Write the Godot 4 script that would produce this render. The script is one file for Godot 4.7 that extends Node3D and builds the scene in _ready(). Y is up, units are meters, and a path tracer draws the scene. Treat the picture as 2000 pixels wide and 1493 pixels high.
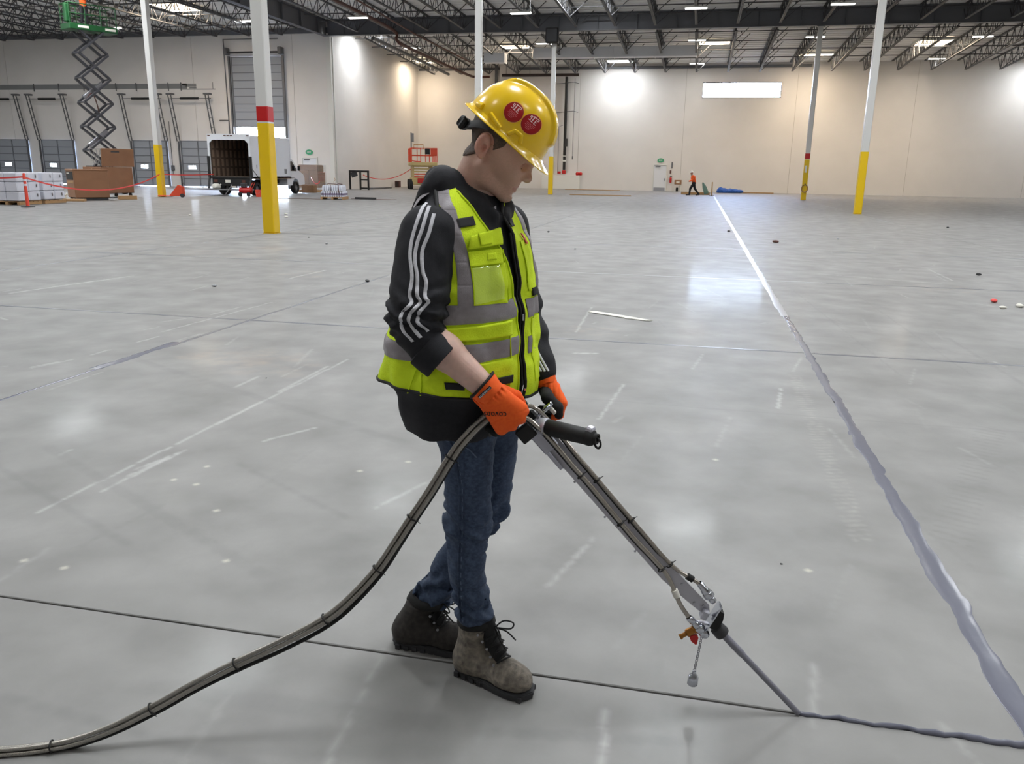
extends Node3D
# A worker fills floor joints in a large empty warehouse. Units are metres; -z runs towards the back wall.

const YAW := 0.216897
const BACK := -78.2      # back wall
const DOCK := -58.9      # wall with the dock doors
const SIDE := -26.9      # short wall between the two
const EAST := 31.0
const WEST := -62.0
const FRONT := 18.0

var taken := {}
var M0 := {}             # materials by name


func _ready() -> void:
	# camera
	var cam := Camera3D.new()
	cam.name = "camera"
	cam.position = Vector3(0, 1.6, 0)
	cam.rotation = Vector3(-0.253986, YAW, 0.0157555)
	cam.fov = 50.29
	cam.near = 0.05
	cam.far = 400.0
	add_child(cam)
	# sky, exposure
	var env := Environment.new()
	env.background_mode = Environment.BG_SKY
	var sk := ProceduralSkyMaterial.new()
	sk.sky_top_color = Color(0.62, 0.74, 0.95)
	sk.sky_horizon_color = Color(0.9, 0.95, 1.0)
	sk.ground_horizon_color = Color(0.9, 0.93, 0.96)
	sk.ground_bottom_color = Color(0.6, 0.6, 0.6)
	sk.sky_energy_multiplier = 9.0
	sk.ground_energy_multiplier = 3.0
	env.sky = Sky.new()
	env.sky.sky_material = sk
	env.tonemap_mode = Environment.TONE_MAPPER_LINEAR
	env.tonemap_exposure = 0.80
	env.sdfgi_enabled = true
	env.ssao_enabled = true
	env.ssil_enabled = true
	var we := WorldEnvironment.new()
	we.name = "world"
	we.environment = env
	add_child(we)
	make_materials()
	# the building
	build_floor()
	build_walls()
	build_roof()
	build_lights()
	build_columns()
	build_docks()
	build_backwall_things()
	# what stands about
	build_truck()
	build_stores()
	build_lift_high()
	build_lift_low()
	build_far_people()
	build_litter()
	# the man and his tool
	build_man()
	build_wand()
	build_hoses()


# ---------------------------------------------------------------- naming
func numbered(n: String) -> String:
	var k: int = taken.get(n, 0)
	taken[n] = k + 1
	return n if k == 0 else "%s_%03d" % [n, k]


func tag(o: Node3D, label: String, category: String, group := "") -> Node3D:
	o.set_meta("label", label)
	o.set_meta("category", category)
	if group:
		o.set_meta("group", group)
	return o


func thing(called: String, label: String, category: String, at := Vector3.ZERO, turn := 0.0, group := "") -> Node3D:
	var o := Node3D.new()
	o.name = numbered(called)
	add_child(o)
	o.position = at
	o.rotation.y = turn
	return tag(o, label, category, group)


func struct(called: String, m: M = null, mat: Material = null) -> Node3D:
	var o: Node3D = Node3D.new() if m == null else inst(m.mesh(), mat)
	o.name = called
	o.set_meta("kind", "structure")
	add_child(o)
	return o


func inst(mesh: Mesh, mat: Material) -> MeshInstance3D:
	var o := MeshInstance3D.new()
	o.mesh = mesh
	o.material_override = mat
	return o


func part(called: String, m, mat: Material, parent: Node3D, label := "") -> MeshInstance3D:
	var o := inst(m.mesh() if m is M else m, mat)
	o.name = called
	parent.add_child(o, true)
	if label:
		o.set_meta("label", label)
	return o


func stuff(o: Node3D) -> Node3D:
	o.set_meta("kind", "stuff")
	return o


func copy(o: Node3D, at: Vector3, label := "") -> Node3D:
	var c: Node3D = o.duplicate()
	c.name = numbered(String(o.name).rstrip("0123456789").rstrip("_"))
	add_child(c)
	c.position = at
	if label:
		c.set_meta("label", label)
	return c


func ordinal(k: int) -> String:
	return ["first", "second", "third", "fourth", "fifth", "sixth", "seventh", "eighth", "ninth", "tenth", "eleventh", "twelfth", "thirteenth", "fourteenth", "fifteenth", "sixteenth", "seventeenth", "eighteenth", "nineteenth", "twentieth"][k]


# ---------------------------------------------------------------- mesh building
class M:
	var v := PackedVector3Array()
	var n := PackedVector3Array()
	var u := PackedVector2Array()
	var u2 := PackedVector2Array()
	var c := PackedColorArray()
	var idx := PackedInt32Array()

	func tri(a: Vector3, b: Vector3, d: Vector3, na: Vector3, nb: Vector3, nd: Vector3, ua := Vector2.ZERO, ub := Vector2.ZERO, ud := Vector2.ZERO) -> void:
		v.append(a)
		n.append(na)
		u.append(ua)
		if (b - a).cross(d - a).dot(na + nb + nd) > 0.0:
			v.append(d); v.append(b); n.append(nd); n.append(nb); u.append(ud); u.append(ub)
		else:
			v.append(b); v.append(d); n.append(nb); n.append(nd); u.append(ub); u.append(ud)

	func quad(a: Vector3, b: Vector3, d: Vector3, e: Vector3, nn: Vector3, uv := [Vector2(0, 0), Vector2(1, 0), Vector2(1, 1), Vector2(0, 1)]) -> void:
		tri(a, b, d, nn, nn, nn, uv[0], uv[1], uv[2])
		tri(a, d, e, nn, nn, nn, uv[0], uv[2], uv[3])

	func box(at: Vector3, size: Vector3, bs := Basis(), bev := 0.0) -> M:
		var h := size / 2.0
		bev = minf(bev, minf(h.x, minf(h.y, h.z)) * 0.9)
		var P := func(s: Vector3, ax: int) -> Vector3:
			var p := s * (h - Vector3.ONE * bev)
			p[ax] = s[ax] * h[ax]
			return at + bs * p
		for ax in 3:
			var i := (ax + 1) % 3
			var j := (ax + 2) % 3
			for sg in [-1.0, 1.0]:
				var q := []
				for c4 in [[-1, -1], [1, -1], [1, 1], [-1, 1]]:
					var s := Vector3.ZERO
					s[ax] = sg; s[i] = c4[0]; s[j] = c4[1]
					q.append(P.call(s, ax))
				var nn := Vector3.ZERO
				nn[ax] = sg
				quad(q[0], q[1], q[2], q[3], (bs * nn).normalized())
				if bev > 0.0:
					for sj in [-1.0, 1.0]:
						var s0 := Vector3.ZERO
						s0[ax] = sg; s0[i] = sj; s0[j] = -1
						var s1 := s0
						s1[j] = 1
						var en := Vector3.ZERO
						en[ax] = sg; en[i] = sj
						quad(P.call(s0, ax), P.call(s1, ax), P.call(s1, i), P.call(s0, i), (bs * en).normalized())
		if bev > 0.0:
			for k in 8:
				var s := Vector3(1 if k & 1 else -1, 1 if k & 2 else -1, 1 if k & 4 else -1)
				var nn := (bs * s).normalized()
				tri(P.call(s, 0), P.call(s, 1), P.call(s, 2), nn, nn, nn)
		return self

	func bar(a: Vector3, b: Vector3, w: float, h: float, up := Vector3.UP, bev := 0.0) -> M:
		var z := (b - a).normalized()
		if absf(z.dot(up)) > 0.99:
			up = Vector3.RIGHT if absf(z.x) < 0.9 else Vector3.UP
		var x := up.cross(z).normalized()
		return box((a + b) / 2.0, Vector3(w, h, a.distance_to(b)), Basis(x, z.cross(x), z), bev)

	# r is one radius or one for each point
	func tube(p, r, sides := 8, caps := true, closed := false, flat := 1.0, uvs := 1.0) -> M:
		var cnt: int = p.size()
		var rings := []
		var norms := []
		var lens := [0.0]
		var x := Vector3.ZERO
		for k in cnt:
			var d: Vector3
			if closed:
				d = p[(k + 1) % cnt] - p[(k + cnt - 1) % cnt]
			else:
				d = p[mini(k + 1, cnt - 1)] - p[maxi(k - 1, 0)]
			d = d.normalized()
			if k == 0:
				x = (Vector3.UP if absf(d.y) < 0.9 else Vector3.RIGHT).cross(d).normalized()
			else:
				x = (x - d * x.dot(d)).normalized()
				lens.append(lens[k - 1] + p[k].distance_to(p[k - 1]))
			var y := d.cross(x)
			var rk: float = r if not (r is Array or r is PackedFloat32Array) else r[k]
			var ring := PackedVector3Array()
			var nr := PackedVector3Array()
			for s in sides:
				var t := TAU * s / sides
				var w := x * cos(t) + y * sin(t) * flat
				ring.append(p[k] + w * rk)
				nr.append((x * cos(t) + y * sin(t) / flat).normalized())
			rings.append(ring)
			norms.append(nr)
		for k in (cnt if closed else cnt - 1):
			var k2 := (k + 1) % cnt
			for s in sides:
				var s2 := (s + 1) % sides
				var l0: float = lens[k] * uvs
				var l1: float = (lens[k2] if k2 else lens[k] + p[0].distance_to(p[k])) * uvs
				var a0 := float(s) / sides
				var a1 := float(s + 1) / sides
				tri(rings[k][s], rings[k][s2], rings[k2][s2], norms[k][s], norms[k][s2], norms[k2][s2], Vector2(a0, l0), Vector2(a1, l0), Vector2(a1, l1))
				tri(rings[k][s], rings[k2][s2], rings[k2][s], norms[k][s], norms[k2][s2], norms[k2][s], Vector2(a0, l0), Vector2(a1, l1), Vector2(a0, l1))
		if caps and not closed:
			for e in [[0, 1], [cnt - 1, cnt - 2]]:
				var nn: Vector3 = (p[e[0]] - p[e[1]]).normalized()
				for s in sides:
					tri(p[e[0]], rings[e[0]][s], rings[e[0]][(s + 1) % sides], nn, nn, nn)
		return self

	# turns a profile of (radius, height) about the y axis of xf
	func lathe(prof: Array, xf := Transform3D(), seg := 16) -> M:
		var sn := []
		for k in prof.size() - 1:
			var d: Vector2 = prof[k + 1] - prof[k]
			sn.append(Vector2(d.y, -d.x).normalized())
		for k in prof.size() - 1:
			var n0: Vector2 = sn[k]
			var n1: Vector2 = sn[k]
			if k > 0 and sn[k - 1].dot(sn[k]) > 0.75:
				n0 = (sn[k - 1] + sn[k]).normalized()
			if k < sn.size() - 1 and sn[k + 1].dot(sn[k]) > 0.75:
				n1 = (sn[k + 1] + sn[k]).normalized()
			var P := func(q: Vector2, t: float) -> Vector3: return xf * Vector3(q.x * cos(t), q.y, q.x * sin(t))
			var N := func(q: Vector2, t: float) -> Vector3: return (xf.basis * Vector3(q.x * cos(t), q.y, q.x * sin(t))).normalized()
			for s in seg:
				var t0 := TAU * s / seg
				var t1 := TAU * (s + 1) / seg
				var a: Vector3 = P.call(prof[k], t0)
				var b: Vector3 = P.call(prof[k], t1)
				var d: Vector3 = P.call(prof[k + 1], t1)
				var e: Vector3 = P.call(prof[k + 1], t0)
				if prof[k].x > 1e-6:
					tri(a, b, d, N.call(n0, t0), N.call(n0, t1), N.call(n1, t1))
				if prof[k + 1].x > 1e-6:
					tri(a, d, e, N.call(n0, t0), N.call(n1, t1), N.call(n1, t0))
		return self

	# a flat outline pushed out along +z of xf
	func prism(poly: PackedVector2Array, h: float, xf := Transform3D()) -> M:
		var ids := Geometry2D.triangulate_polygon(poly)
		var zz := xf.basis.z.normalized()
		for k in range(0, ids.size(), 3):
			for e in [[0.0, -zz], [h, zz]]:
				var q := []
				for m in 3:
					var w := poly[ids[k + m]]
					q.append(xf * Vector3(w.x, w.y, e[0]))
				tri(q[0], q[1], q[2], e[1], e[1], e[1])
		var cw := Geometry2D.is_polygon_clockwise(poly)
		for k in poly.size():
			var a := poly[k]
			var b := poly[(k + 1) % poly.size()]
			var d := (b - a).normalized()
			var o := Vector2(d.y, -d.x) * (-1.0 if cw else 1.0)
			quad(xf * Vector3(a.x, a.y, 0), xf * Vector3(b.x, b.y, 0), xf * Vector3(b.x, b.y, h), xf * Vector3(a.x, a.y, h), (xf.basis * Vector3(o.x, o.y, 0)).normalized())
		return self

	# rows of points, all rows of one length; out is any point that the normals point away from (or towards, if inward)
	func rows(g: Array, closed := false, sgn := 1.0, uv0 := Vector2.ZERO, uv1 := Vector2.ONE, skip := {}) -> M:
		var nr := g.size()
		var nc: int = g[0].size()
		var ns := []
		for i in nr:
			var row := PackedVector3Array()
			for j in nc:
				var ja := (j + 1) % nc if closed else mini(j + 1, nc - 1)
				var jb := (j + nc - 1) % nc if closed else maxi(j - 1, 0)
				var du: Vector3 = g[i][ja] - g[i][jb]
				var dv: Vector3 = g[mini(i + 1, nr - 1)][j] - g[maxi(i - 1, 0)][j]
				row.append((du.cross(dv) * sgn).normalized())
			ns.append(row)
		for i in nr - 1:
			for j in (nc if closed else nc - 1):
				if skip.has(Vector2i(i, j)):
					continue
				var j2 := (j + 1) % nc
				var ua := Vector2(lerpf(uv0.x, uv1.x, float(j) / (nc - 1)), lerpf(uv0.y, uv1.y, float(i) / (nr - 1)))
				var ub := Vector2(lerpf(uv0.x, uv1.x, float(j + 1) / (nc - 1)), ua.y)
				var ud := Vector2(ub.x, lerpf(uv0.y, uv1.y, float(i + 1) / (nr - 1)))
				var ue := Vector2(ua.x, ud.y)
				tri(g[i][j], g[i][j2], g[i + 1][j2], ns[i][j], ns[i][j2], ns[i + 1][j2], ua, ub, ud)
				tri(g[i][j], g[i + 1][j2], g[i + 1][j], ns[i][j], ns[i + 1][j2], ns[i + 1][j], ua, ud, ue)
		return self

	func add(o: M, xf := Transform3D()) -> M:
		for k in o.v.size():
			v.append(xf * o.v[k])
			n.append((xf.basis * o.n[k]).normalized())
			u.append(o.u[k] if o.u.size() else Vector2.ZERO)
			if o.c.size():
				c.append(o.c[k])
		return self

	func mesh() -> ArrayMesh:
		var a := []
		a.resize(Mesh.ARRAY_MAX)
		a[Mesh.ARRAY_VERTEX] = v
		a[Mesh.ARRAY_NORMAL] = n
		if u.size() == v.size():
			a[Mesh.ARRAY_TEX_UV] = u
		if u2.size() == v.size():
			a[Mesh.ARRAY_TEX_UV2] = u2
		if c.size() == v.size():
			a[Mesh.ARRAY_COLOR] = c
		if idx.size():
			a[Mesh.ARRAY_INDEX] = idx
		var am := ArrayMesh.new()
		am.add_surface_from_arrays(Mesh.PRIMITIVE_TRIANGLES, a)
		return am


# ---------------------------------------------------------------- smooth bodies: a distance field turned into a mesh
func cap(p: Vector3, a: Vector3, b: Vector3, ra: float, rb: float) -> float:
	var ba := b - a
	var pa := p - a
	var h := clampf(pa.dot(ba) / ba.length_squared(), 0.0, 1.0)
	return (pa - ba * h).length() - (ra + (rb - ra) * h)


func ell(p: Vector3, c: Vector3, r: Vector3) -> float:
	var q := p - c
	var k0 := (q / r).length()
	return k0 * (k0 - 1.0) / maxf((q / (r * r)).length(), 1e-6)


func smin(a: float, b: float, k: float) -> float:
	var h := maxf(k - absf(a - b), 0.0) / k
	return minf(a, b) - h * h * k * 0.25


func smax(a: float, b: float, k: float) -> float:
	return -smin(-a, -b, k)


# surface nets; kind(point) may sort the triangles into several meshes
func net(f: Callable, lo: Vector3, hi: Vector3, cell: float, kinds := 1, kind = null, tint = null) -> Array:
	const B := 4
	var d3 := ((hi - lo) / cell / B).ceil()
	var nb := Vector3i(int(d3.x), int(d3.y), int(d3.z))
	var nx := nb.x * B + 1
	var ny := nb.y * B + 1
	var nz := nb.z * B + 1
	var val := PackedFloat32Array()
	val.resize(nx * ny * nz)
	val.fill(9.0)
	var live := []
	var far := cell * B * 0.867 * 1.25
	for bz in nb.z:
		for by in nb.y:
			for bx in nb.x:
				var dc: float = f.call(lo + Vector3(bx + 0.5, by + 0.5, bz + 0.5) * B * cell)
				var on := absf(dc) < far
				if on:
					live.append(Vector3i(bx, by, bz))
				for z in range(bz * B, bz * B + B):
					for y in range(by * B, by * B + B):
						var at := (z * ny + y) * nx + bx * B
						if on:
							for x in B:
								val[at + x] = f.call(lo + Vector3(bx * B + x, y, z) * cell)
						elif dc < 0.0:
							for x in B:
								val[at + x] = dc
	var id := PackedInt32Array()
	id.resize(nx * ny * nz)
	id.fill(-1)
	var vs := PackedVector3Array()
	var sx := 1
	var sy := nx
	var sz := nx * ny
	var cells := []
	for b in live:
		for z in range(b.z * B, b.z * B + B):
			for y in range(b.y * B, b.y * B + B):
				for x in range(b.x * B, b.x * B + B):
					var o := (z * ny + y) * nx + x
					var v0 := val[o]; var v1 := val[o + sx]; var v2 := val[o + sy]; var v3 := val[o + sx + sy]
					var v4 := val[o + sz]; var v5 := val[o + sx + sz]; var v6 := val[o + sy + sz]; var v7 := val[o + sx + sy + sz]
					var m := int(v0 < 0.0) + int(v1 < 0.0) + int(v2 < 0.0) + int(v3 < 0.0) + int(v4 < 0.0) + int(v5 < 0.0) + int(v6 < 0.0) + int(v7 < 0.0)
					if m == 0 or m == 8:
						continue
					var s := Vector3.ZERO
					var k := 0
					if (v0 < 0.0) != (v1 < 0.0): s += Vector3(v0 / (v0 - v1), 0, 0); k += 1
					if (v2 < 0.0) != (v3 < 0.0): s += Vector3(v2 / (v2 - v3), 1, 0); k += 1
					if (v4 < 0.0) != (v5 < 0.0): s += Vector3(v4 / (v4 - v5), 0, 1); k += 1
					if (v6 < 0.0) != (v7 < 0.0): s += Vector3(v6 / (v6 - v7), 1, 1); k += 1
					if (v0 < 0.0) != (v2 < 0.0): s += Vector3(0, v0 / (v0 - v2), 0); k += 1
					if (v1 < 0.0) != (v3 < 0.0): s += Vector3(1, v1 / (v1 - v3), 0); k += 1
					if (v4 < 0.0) != (v6 < 0.0): s += Vector3(0, v4 / (v4 - v6), 1); k += 1
					if (v5 < 0.0) != (v7 < 0.0): s += Vector3(1, v5 / (v5 - v7), 1); k += 1
					if (v0 < 0.0) != (v4 < 0.0): s += Vector3(0, 0, v0 / (v0 - v4)); k += 1
					if (v1 < 0.0) != (v5 < 0.0): s += Vector3(1, 0, v1 / (v1 - v5)); k += 1
					if (v2 < 0.0) != (v6 < 0.0): s += Vector3(0, 1, v2 / (v2 - v6)); k += 1
					if (v3 < 0.0) != (v7 < 0.0): s += Vector3(1, 1, v3 / (v3 - v7)); k += 1
					id[o] = vs.size()
					vs.append(lo + (Vector3(x, y, z) + s / k) * cell)
					cells.append(o)
	var faces := PackedInt32Array()
	for o in cells:
		for ax in 3:
			var st: int = [sx, sy, sz][ax]
			var p: int = [sy, sz, sx][ax]
			var q: int = [sz, sx, sy][ax]
			var inside := val[o] < 0.0
			if inside == (val[o + st] < 0.0) or o - p - q < 0:
				continue
			var a := id[o]; var b := id[o - p]; var c := id[o - p - q]; var e := id[o - q]
			if b < 0 or c < 0 or e < 0:
				continue
			if inside:
				faces.append_array([a, c, b, a, e, c])
			else:
				faces.append_array([a, b, c, a, c, e])
	var ns := PackedVector3Array()
	ns.resize(vs.size())
	for k in range(0, faces.size(), 3):
		var a := vs[faces[k]]
		var g := (vs[faces[k + 2]] - a).cross(vs[faces[k + 1]] - a)
		for m in 3:
			ns[faces[k + m]] += g
	var tc := PackedColorArray()
	for k in ns.size():
		ns[k] = ns[k].normalized()
		if tint != null:
			tc.append(tint.call(vs[k]))
	var out := []
	for k in kinds:
		var m := M.new()
		m.v = vs
		m.n = ns
		m.c = tc
		if kinds == 1:
			m.idx = faces
		out.append(m)
	if kinds > 1:
		for k in range(0, faces.size(), 3):
			var w: int = kind.call((vs[faces[k]] + vs[faces[k + 1]] + vs[faces[k + 2]]) / 3.0)
			out[w].idx.append_array([faces[k], faces[k + 1], faces[k + 2]])
	return out


func curve(pts: Array, step := 0.02) -> PackedVector3Array:
	var c := Curve3D.new()
	c.bake_interval = step
	for k in pts.size():
		var t: Vector3 = (pts[mini(k + 1, pts.size() - 1)] - pts[maxi(k - 1, 0)]) / 6.0
		c.add_point(pts[k], -t, t)
	return c.get_baked_points()


# ---------------------------------------------------------------- materials
func mat(called: String, col: Color, rough := 0.6, metal := 0.0) -> StandardMaterial3D:
	var m := StandardMaterial3D.new()
	m.resource_name = called
	m.albedo_color = col
	m.roughness = rough
	m.metallic = metal
	M0[called] = m
	return m


func noise_tex(sd: int, freq: float, c0: Color, c1: Color, size := 512, oct := 5, as_normal := false, mid = null) -> NoiseTexture2D:
	var nz := FastNoiseLite.new()
	nz.seed = sd
	nz.noise_type = FastNoiseLite.TYPE_SIMPLEX_SMOOTH
	nz.frequency = freq
	nz.fractal_octaves = oct
	var t := NoiseTexture2D.new()
	t.width = size
	t.height = size
	t.seamless = true
	t.generate_mipmaps = false
	t.noise = nz
	if as_normal:
		t.as_normal_map = true
		t.bump_strength = c0.r * 8.0
	else:
		var g := Gradient.new()
		g.set_color(0, c0)
		g.set_color(1, c1)
		if mid != null:
			g.add_point(0.5, mid)
		t.color_ramp = g
	return t


func tri_map(m: StandardMaterial3D, scale: float, world := true) -> StandardMaterial3D:
	m.uv1_triplanar = true
	m.uv1_world_triplanar = world
	m.uv1_scale = Vector3.ONE * scale
	return m


func make_materials() -> void:
	var m: StandardMaterial3D
	# polished concrete: coarse and fine mottling, uneven gloss, marks laid over it
	m = mat("concrete", Color(1, 1, 1), 1.0)
	m.albedo_texture = noise_tex(3, 0.008, Color(0.475, 0.471, 0.464), Color(0.575, 0.571, 0.563), 1024, 8)
	m.roughness_texture = noise_tex(9, 0.012, Color(0.50, 0.50, 0.50), Color(0.58, 0.58, 0.58), 512, 3)
	m.metallic_specular = 0.35
	m.clearcoat_enabled = true
	m.clearcoat = 0.05
	m.clearcoat_roughness = 0.11
	m.clearcoat_texture = noise_tex(8, 0.02, Color(0.35, 0.35, 0.35), Color(1, 1, 1), 512, 6)
	m.normal_enabled = true
	m.normal_texture = noise_tex(5, 0.03, Color(0.25, 0, 0), Color.BLACK, 512, 5, true)
	m.normal_scale = 0.025
	tri_map(m, 0.19)
	m.detail_enabled = true
	m.detail_uv_layer = BaseMaterial3D.DETAIL_UV_2
	m.detail_blend_mode = BaseMaterial3D.BLEND_MODE_MIX
	m.detail_albedo = floor_marks()
	m = mat("joint_dark", Color(0.22, 0.20, 0.18), 0.9)
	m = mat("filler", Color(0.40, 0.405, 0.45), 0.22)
	m.metallic_specular = 0.35
	m.normal_enabled = true
	m.normal_texture = noise_tex(15, 0.02, Color(0.4, 0, 0), Color.BLACK, 256, 3, true)
	m.normal_scale = 0.1
	tri_map(m, 1.6)
	m = mat("filler_old", Color(0.40, 0.405, 0.435), 0.3)
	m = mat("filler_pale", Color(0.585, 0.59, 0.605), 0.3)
	# walls
	m = mat("wall_cream", Color(1, 1, 1), 0.85)
	m.albedo_texture = noise_tex(21, 0.01, Color(0.85, 0.837, 0.823), Color(0.875, 0.862, 0.848), 256, 4)
	tri_map(m, 0.12)
	m = mat("wall_dock", Color(1, 1, 1), 0.85)
	m.albedo_texture = noise_tex(22, 0.01, Color(0.85, 0.837, 0.823), Color(0.875, 0.862, 0.848), 256, 4)
	tri_map(m, 0.12)
	mat("seam", Color(0.66, 0.64, 0.61), 0.9)
	mat("band_grey", Color(0.50, 0.505, 0.51), 0.8)
	mat("white_paint", Color(0.86, 0.86, 0.84), 0.5)
	mat("deck", Color(0.92, 0.92, 0.91), 0.55)
	mat("roof_steel", Color(0.27, 0.27, 0.28), 0.5, 0.2)
	mat("girder_steel", Color(0.39, 0.395, 0.415), 0.5, 0.2)
	mat("pipe_red", Color(0.34, 0.2, 0.17), 0.5, 0.2)
	mat("pipe_dark", Color(0.2, 0.16, 0.15), 0.5, 0.2)
	mat("pipe_grey", Color(0.45, 0.45, 0.46), 0.45, 0.4)
	mat("pipe_black", Color(0.06, 0.055, 0.05), 0.45)
	mat("duct", Color(0.87, 0.88, 0.9), 0.4)
	mat("column_white", Color(0.80, 0.795, 0.78), 0.4)
	mat("column_yellow", Color(0.87, 0.72, 0.03), 0.35)
	mat("column_red", Color(0.70, 0.06, 0.06), 0.4)
	mat("door_grey", Color(0.60, 0.62, 0.65), 0.5)
	mat("door_rib", Color(0.42, 0.435, 0.46), 0.5)
	mat("track_steel", Color(0.40, 0.40, 0.41), 0.45, 0.5)
	mat("rubber", Color(0.05, 0.05, 0.052), 0.7)
	mat("black", Color(0.035, 0.035, 0.038), 0.6)
	mat("dark_grey", Color(0.2, 0.2, 0.21), 0.6)
	mat("steel", Color(0.66, 0.66, 0.68), 0.3, 0.9)
	mat("chrome", Color(0.78, 0.79, 0.82), 0.14, 1.0)
	mat("alu", Color(0.72, 0.72, 0.76), 0.38, 0.45)
	mat("alu_plate", Color(0.70, 0.695, 0.725), 0.42, 0.2)
	mat("brass", Color(0.62, 0.42, 0.2), 0.35, 0.8)
	mat("red", Color(0.72, 0.06, 0.05), 0.45)
	mat("red_tape", Color(0.88, 0.26, 0.24), 0.5)
	mat("orange_plastic", Color(0.9, 0.30, 0.22), 0.45)
	mat("lift_green", Color(0.04, 0.28, 0.12), 0.45)
	mat("lift_cream", Color(0.76, 0.68, 0.46), 0.5)
	mat("lift_orange", Color(0.82, 0.28, 0.16), 0.5)
	mat("lift_grey", Color(0.27, 0.27, 0.29), 0.35, 0.5)
	mat("truck_white", Color(0.86, 0.87, 0.89), 0.3)
	mat("truck_in", Color(0.42, 0.35, 0.30), 0.8)
	mat("truck_slat", Color(0.60, 0.51, 0.44), 0.8)
	mat("blue_tarp", Color(0.05, 0.3, 0.62), 0.45)
	mat("wrap_white", Color(0.84, 0.85, 0.89), 0.35)
	mat("wood", Color(0.68, 0.54, 0.38), 0.8)
	m = mat("cardboard", Color(1, 1, 1), 0.85)
	m.albedo_texture = noise_tex(31, 0.02, Color(0.53, 0.40, 0.29), Color(0.60, 0.46, 0.34), 128, 4)
	tri_map(m, 0.6)
	m = mat("chest_tan", Color(1, 1, 1), 0.55)
	m.albedo_texture = noise_tex(32, 0.02, Color(0.53, 0.375, 0.26), Color(0.58, 0.41, 0.285), 128, 4)
	tri_map(m, 0.5)
	m = mat("bottle", Color(0.85, 0.87, 0.92, 0.35), 0.1)
	m.transparency = BaseMaterial3D.TRANSPARENCY_ALPHA
	mat("bottle_band", Color(0.52, 0.47, 0.58), 0.4)
	m = mat("glass_pane", Color(0.9, 0.95, 1.0, 0.12), 0.05)
	m.transparency = BaseMaterial3D.TRANSPARENCY_ALPHA
	mat("dark_glass", Color(0.06, 0.07, 0.09), 0.08)
	mat("exit_green", Color(0.25, 0.62, 0.45), 0.4)
	mat("paper", Color(0.86, 0.85, 0.81), 0.8)
	mat("outside_paving", Color(0.62, 0.62, 0.6), 0.8)
	# cloth and skin
	cloth("denim", 41, Color(0.15, 0.195, 0.28), Color(0.285, 0.35, 0.445), 16.0, 0.5, Color(0.21, 0.265, 0.355))
	cloth("hoodie", 42, Color(0.075, 0.075, 0.095), Color(0.115, 0.115, 0.14), 14.0, 0.35)
	cloth("vest_lime", 43, Color(0.80, 0.90, 0.08), Color(0.87, 0.97, 0.14), 6.0, 0.3)
	cloth("glove_orange", 44, Color(0.96, 0.35, 0.08), Color(1.0, 0.42, 0.12), 20.0, 0.3)
	cloth("glove_black", 45, Color(0.06, 0.06, 0.06), Color(0.12, 0.12, 0.12), 20.0, 0.3)
	cloth("leather_dusty", 46, Color(0.30, 0.28, 0.26), Color(0.60, 0.565, 0.51), 9.0, 0.4)
	cloth("leather_dark", 47, Color(0.12, 0.11, 0.105), Color(0.25, 0.23, 0.215), 9.0, 0.4)
	cloth("white_stripe", 48, Color(0.74, 0.74, 0.76), Color(0.86, 0.86, 0.88), 30.0, 0.2)
	cloth("reflective", 49, Color(0.50, 0.475, 0.485), Color(0.58, 0.555, 0.57), 9.0, 0.25)
	M0.reflective.roughness = 0.45
	cloth("shirt_orange", 50, Color(0.90, 0.33, 0.1), Color(0.98, 0.42, 0.16), 6.0, 0.2)
	mat("trim_black", Color(0.055, 0.055, 0.06), 0.7)
	mat("sole", Color(0.2, 0.2, 0.21), 0.8)
	mat("lace", Color(0.07, 0.07, 0.07), 0.8)
	mat("thread", Color(0.36, 0.42, 0.52), 0.8)
	m = mat("skin", Color(1, 1, 1), 0.5)
	m.vertex_color_use_as_albedo = true
	m.subsurf_scatter_enabled = true
	m.subsurf_scatter_strength = 0.12
	m.normal_enabled = true
	m.normal_texture = noise_tex(51, 0.08, Color(0.4, 0, 0), Color.BLACK, 256, 3, true)
	m.normal_scale = 0.12
	tri_map(m, 9.0, false)
	m = mat("hair", Color(1, 1, 1), 0.6)
	m.albedo_texture = noise_tex(52, 0.09, Color(0.22, 0.165, 0.13), Color(0.42, 0.33, 0.265), 256, 3)
	tri_map(m, 9.0, false)
	mat("helmet", Color(1.0, 0.82, 0.05), 0.25)
	M0.helmet.clearcoat_enabled = true
	M0.helmet.clearcoat = 0.5
	M0.helmet.clearcoat_roughness = 0.15
	mat("helmet_white", Color(0.9, 0.9, 0.9), 0.3)
	m = mat("clear_vinyl", Color(0.92, 0.97, 0.6, 0.25), 0.08)
	m.transparency = BaseMaterial3D.TRANSPARENCY_ALPHA
	# braided steel hose
	m = mat("braid", Color(1, 1, 1), 0.34, 0.75)
	m.albedo_texture = braid_picture()
	m.uv1_scale = Vector3(1, 1, 1)
	m = mat("hose_smooth", Color(0.66, 0.635, 0.60), 0.24, 0.85)


func cloth(called: String, sd: int, c0: Color, c1: Color, scale: float, nrm: float, mid = null) -> void:
	var m := mat(called, Color(1, 1, 1), 0.85)
	m.albedo_texture = noise_tex(sd, 0.015, c0, c1, 256, 5, false, mid)
	m.normal_enabled = true
	m.normal_texture = noise_tex(sd + 60, 0.12, Color(0.5, 0, 0), Color.BLACK, 256, 2, true)
	m.normal_scale = nrm
	tri_map(m, scale, false)


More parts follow.
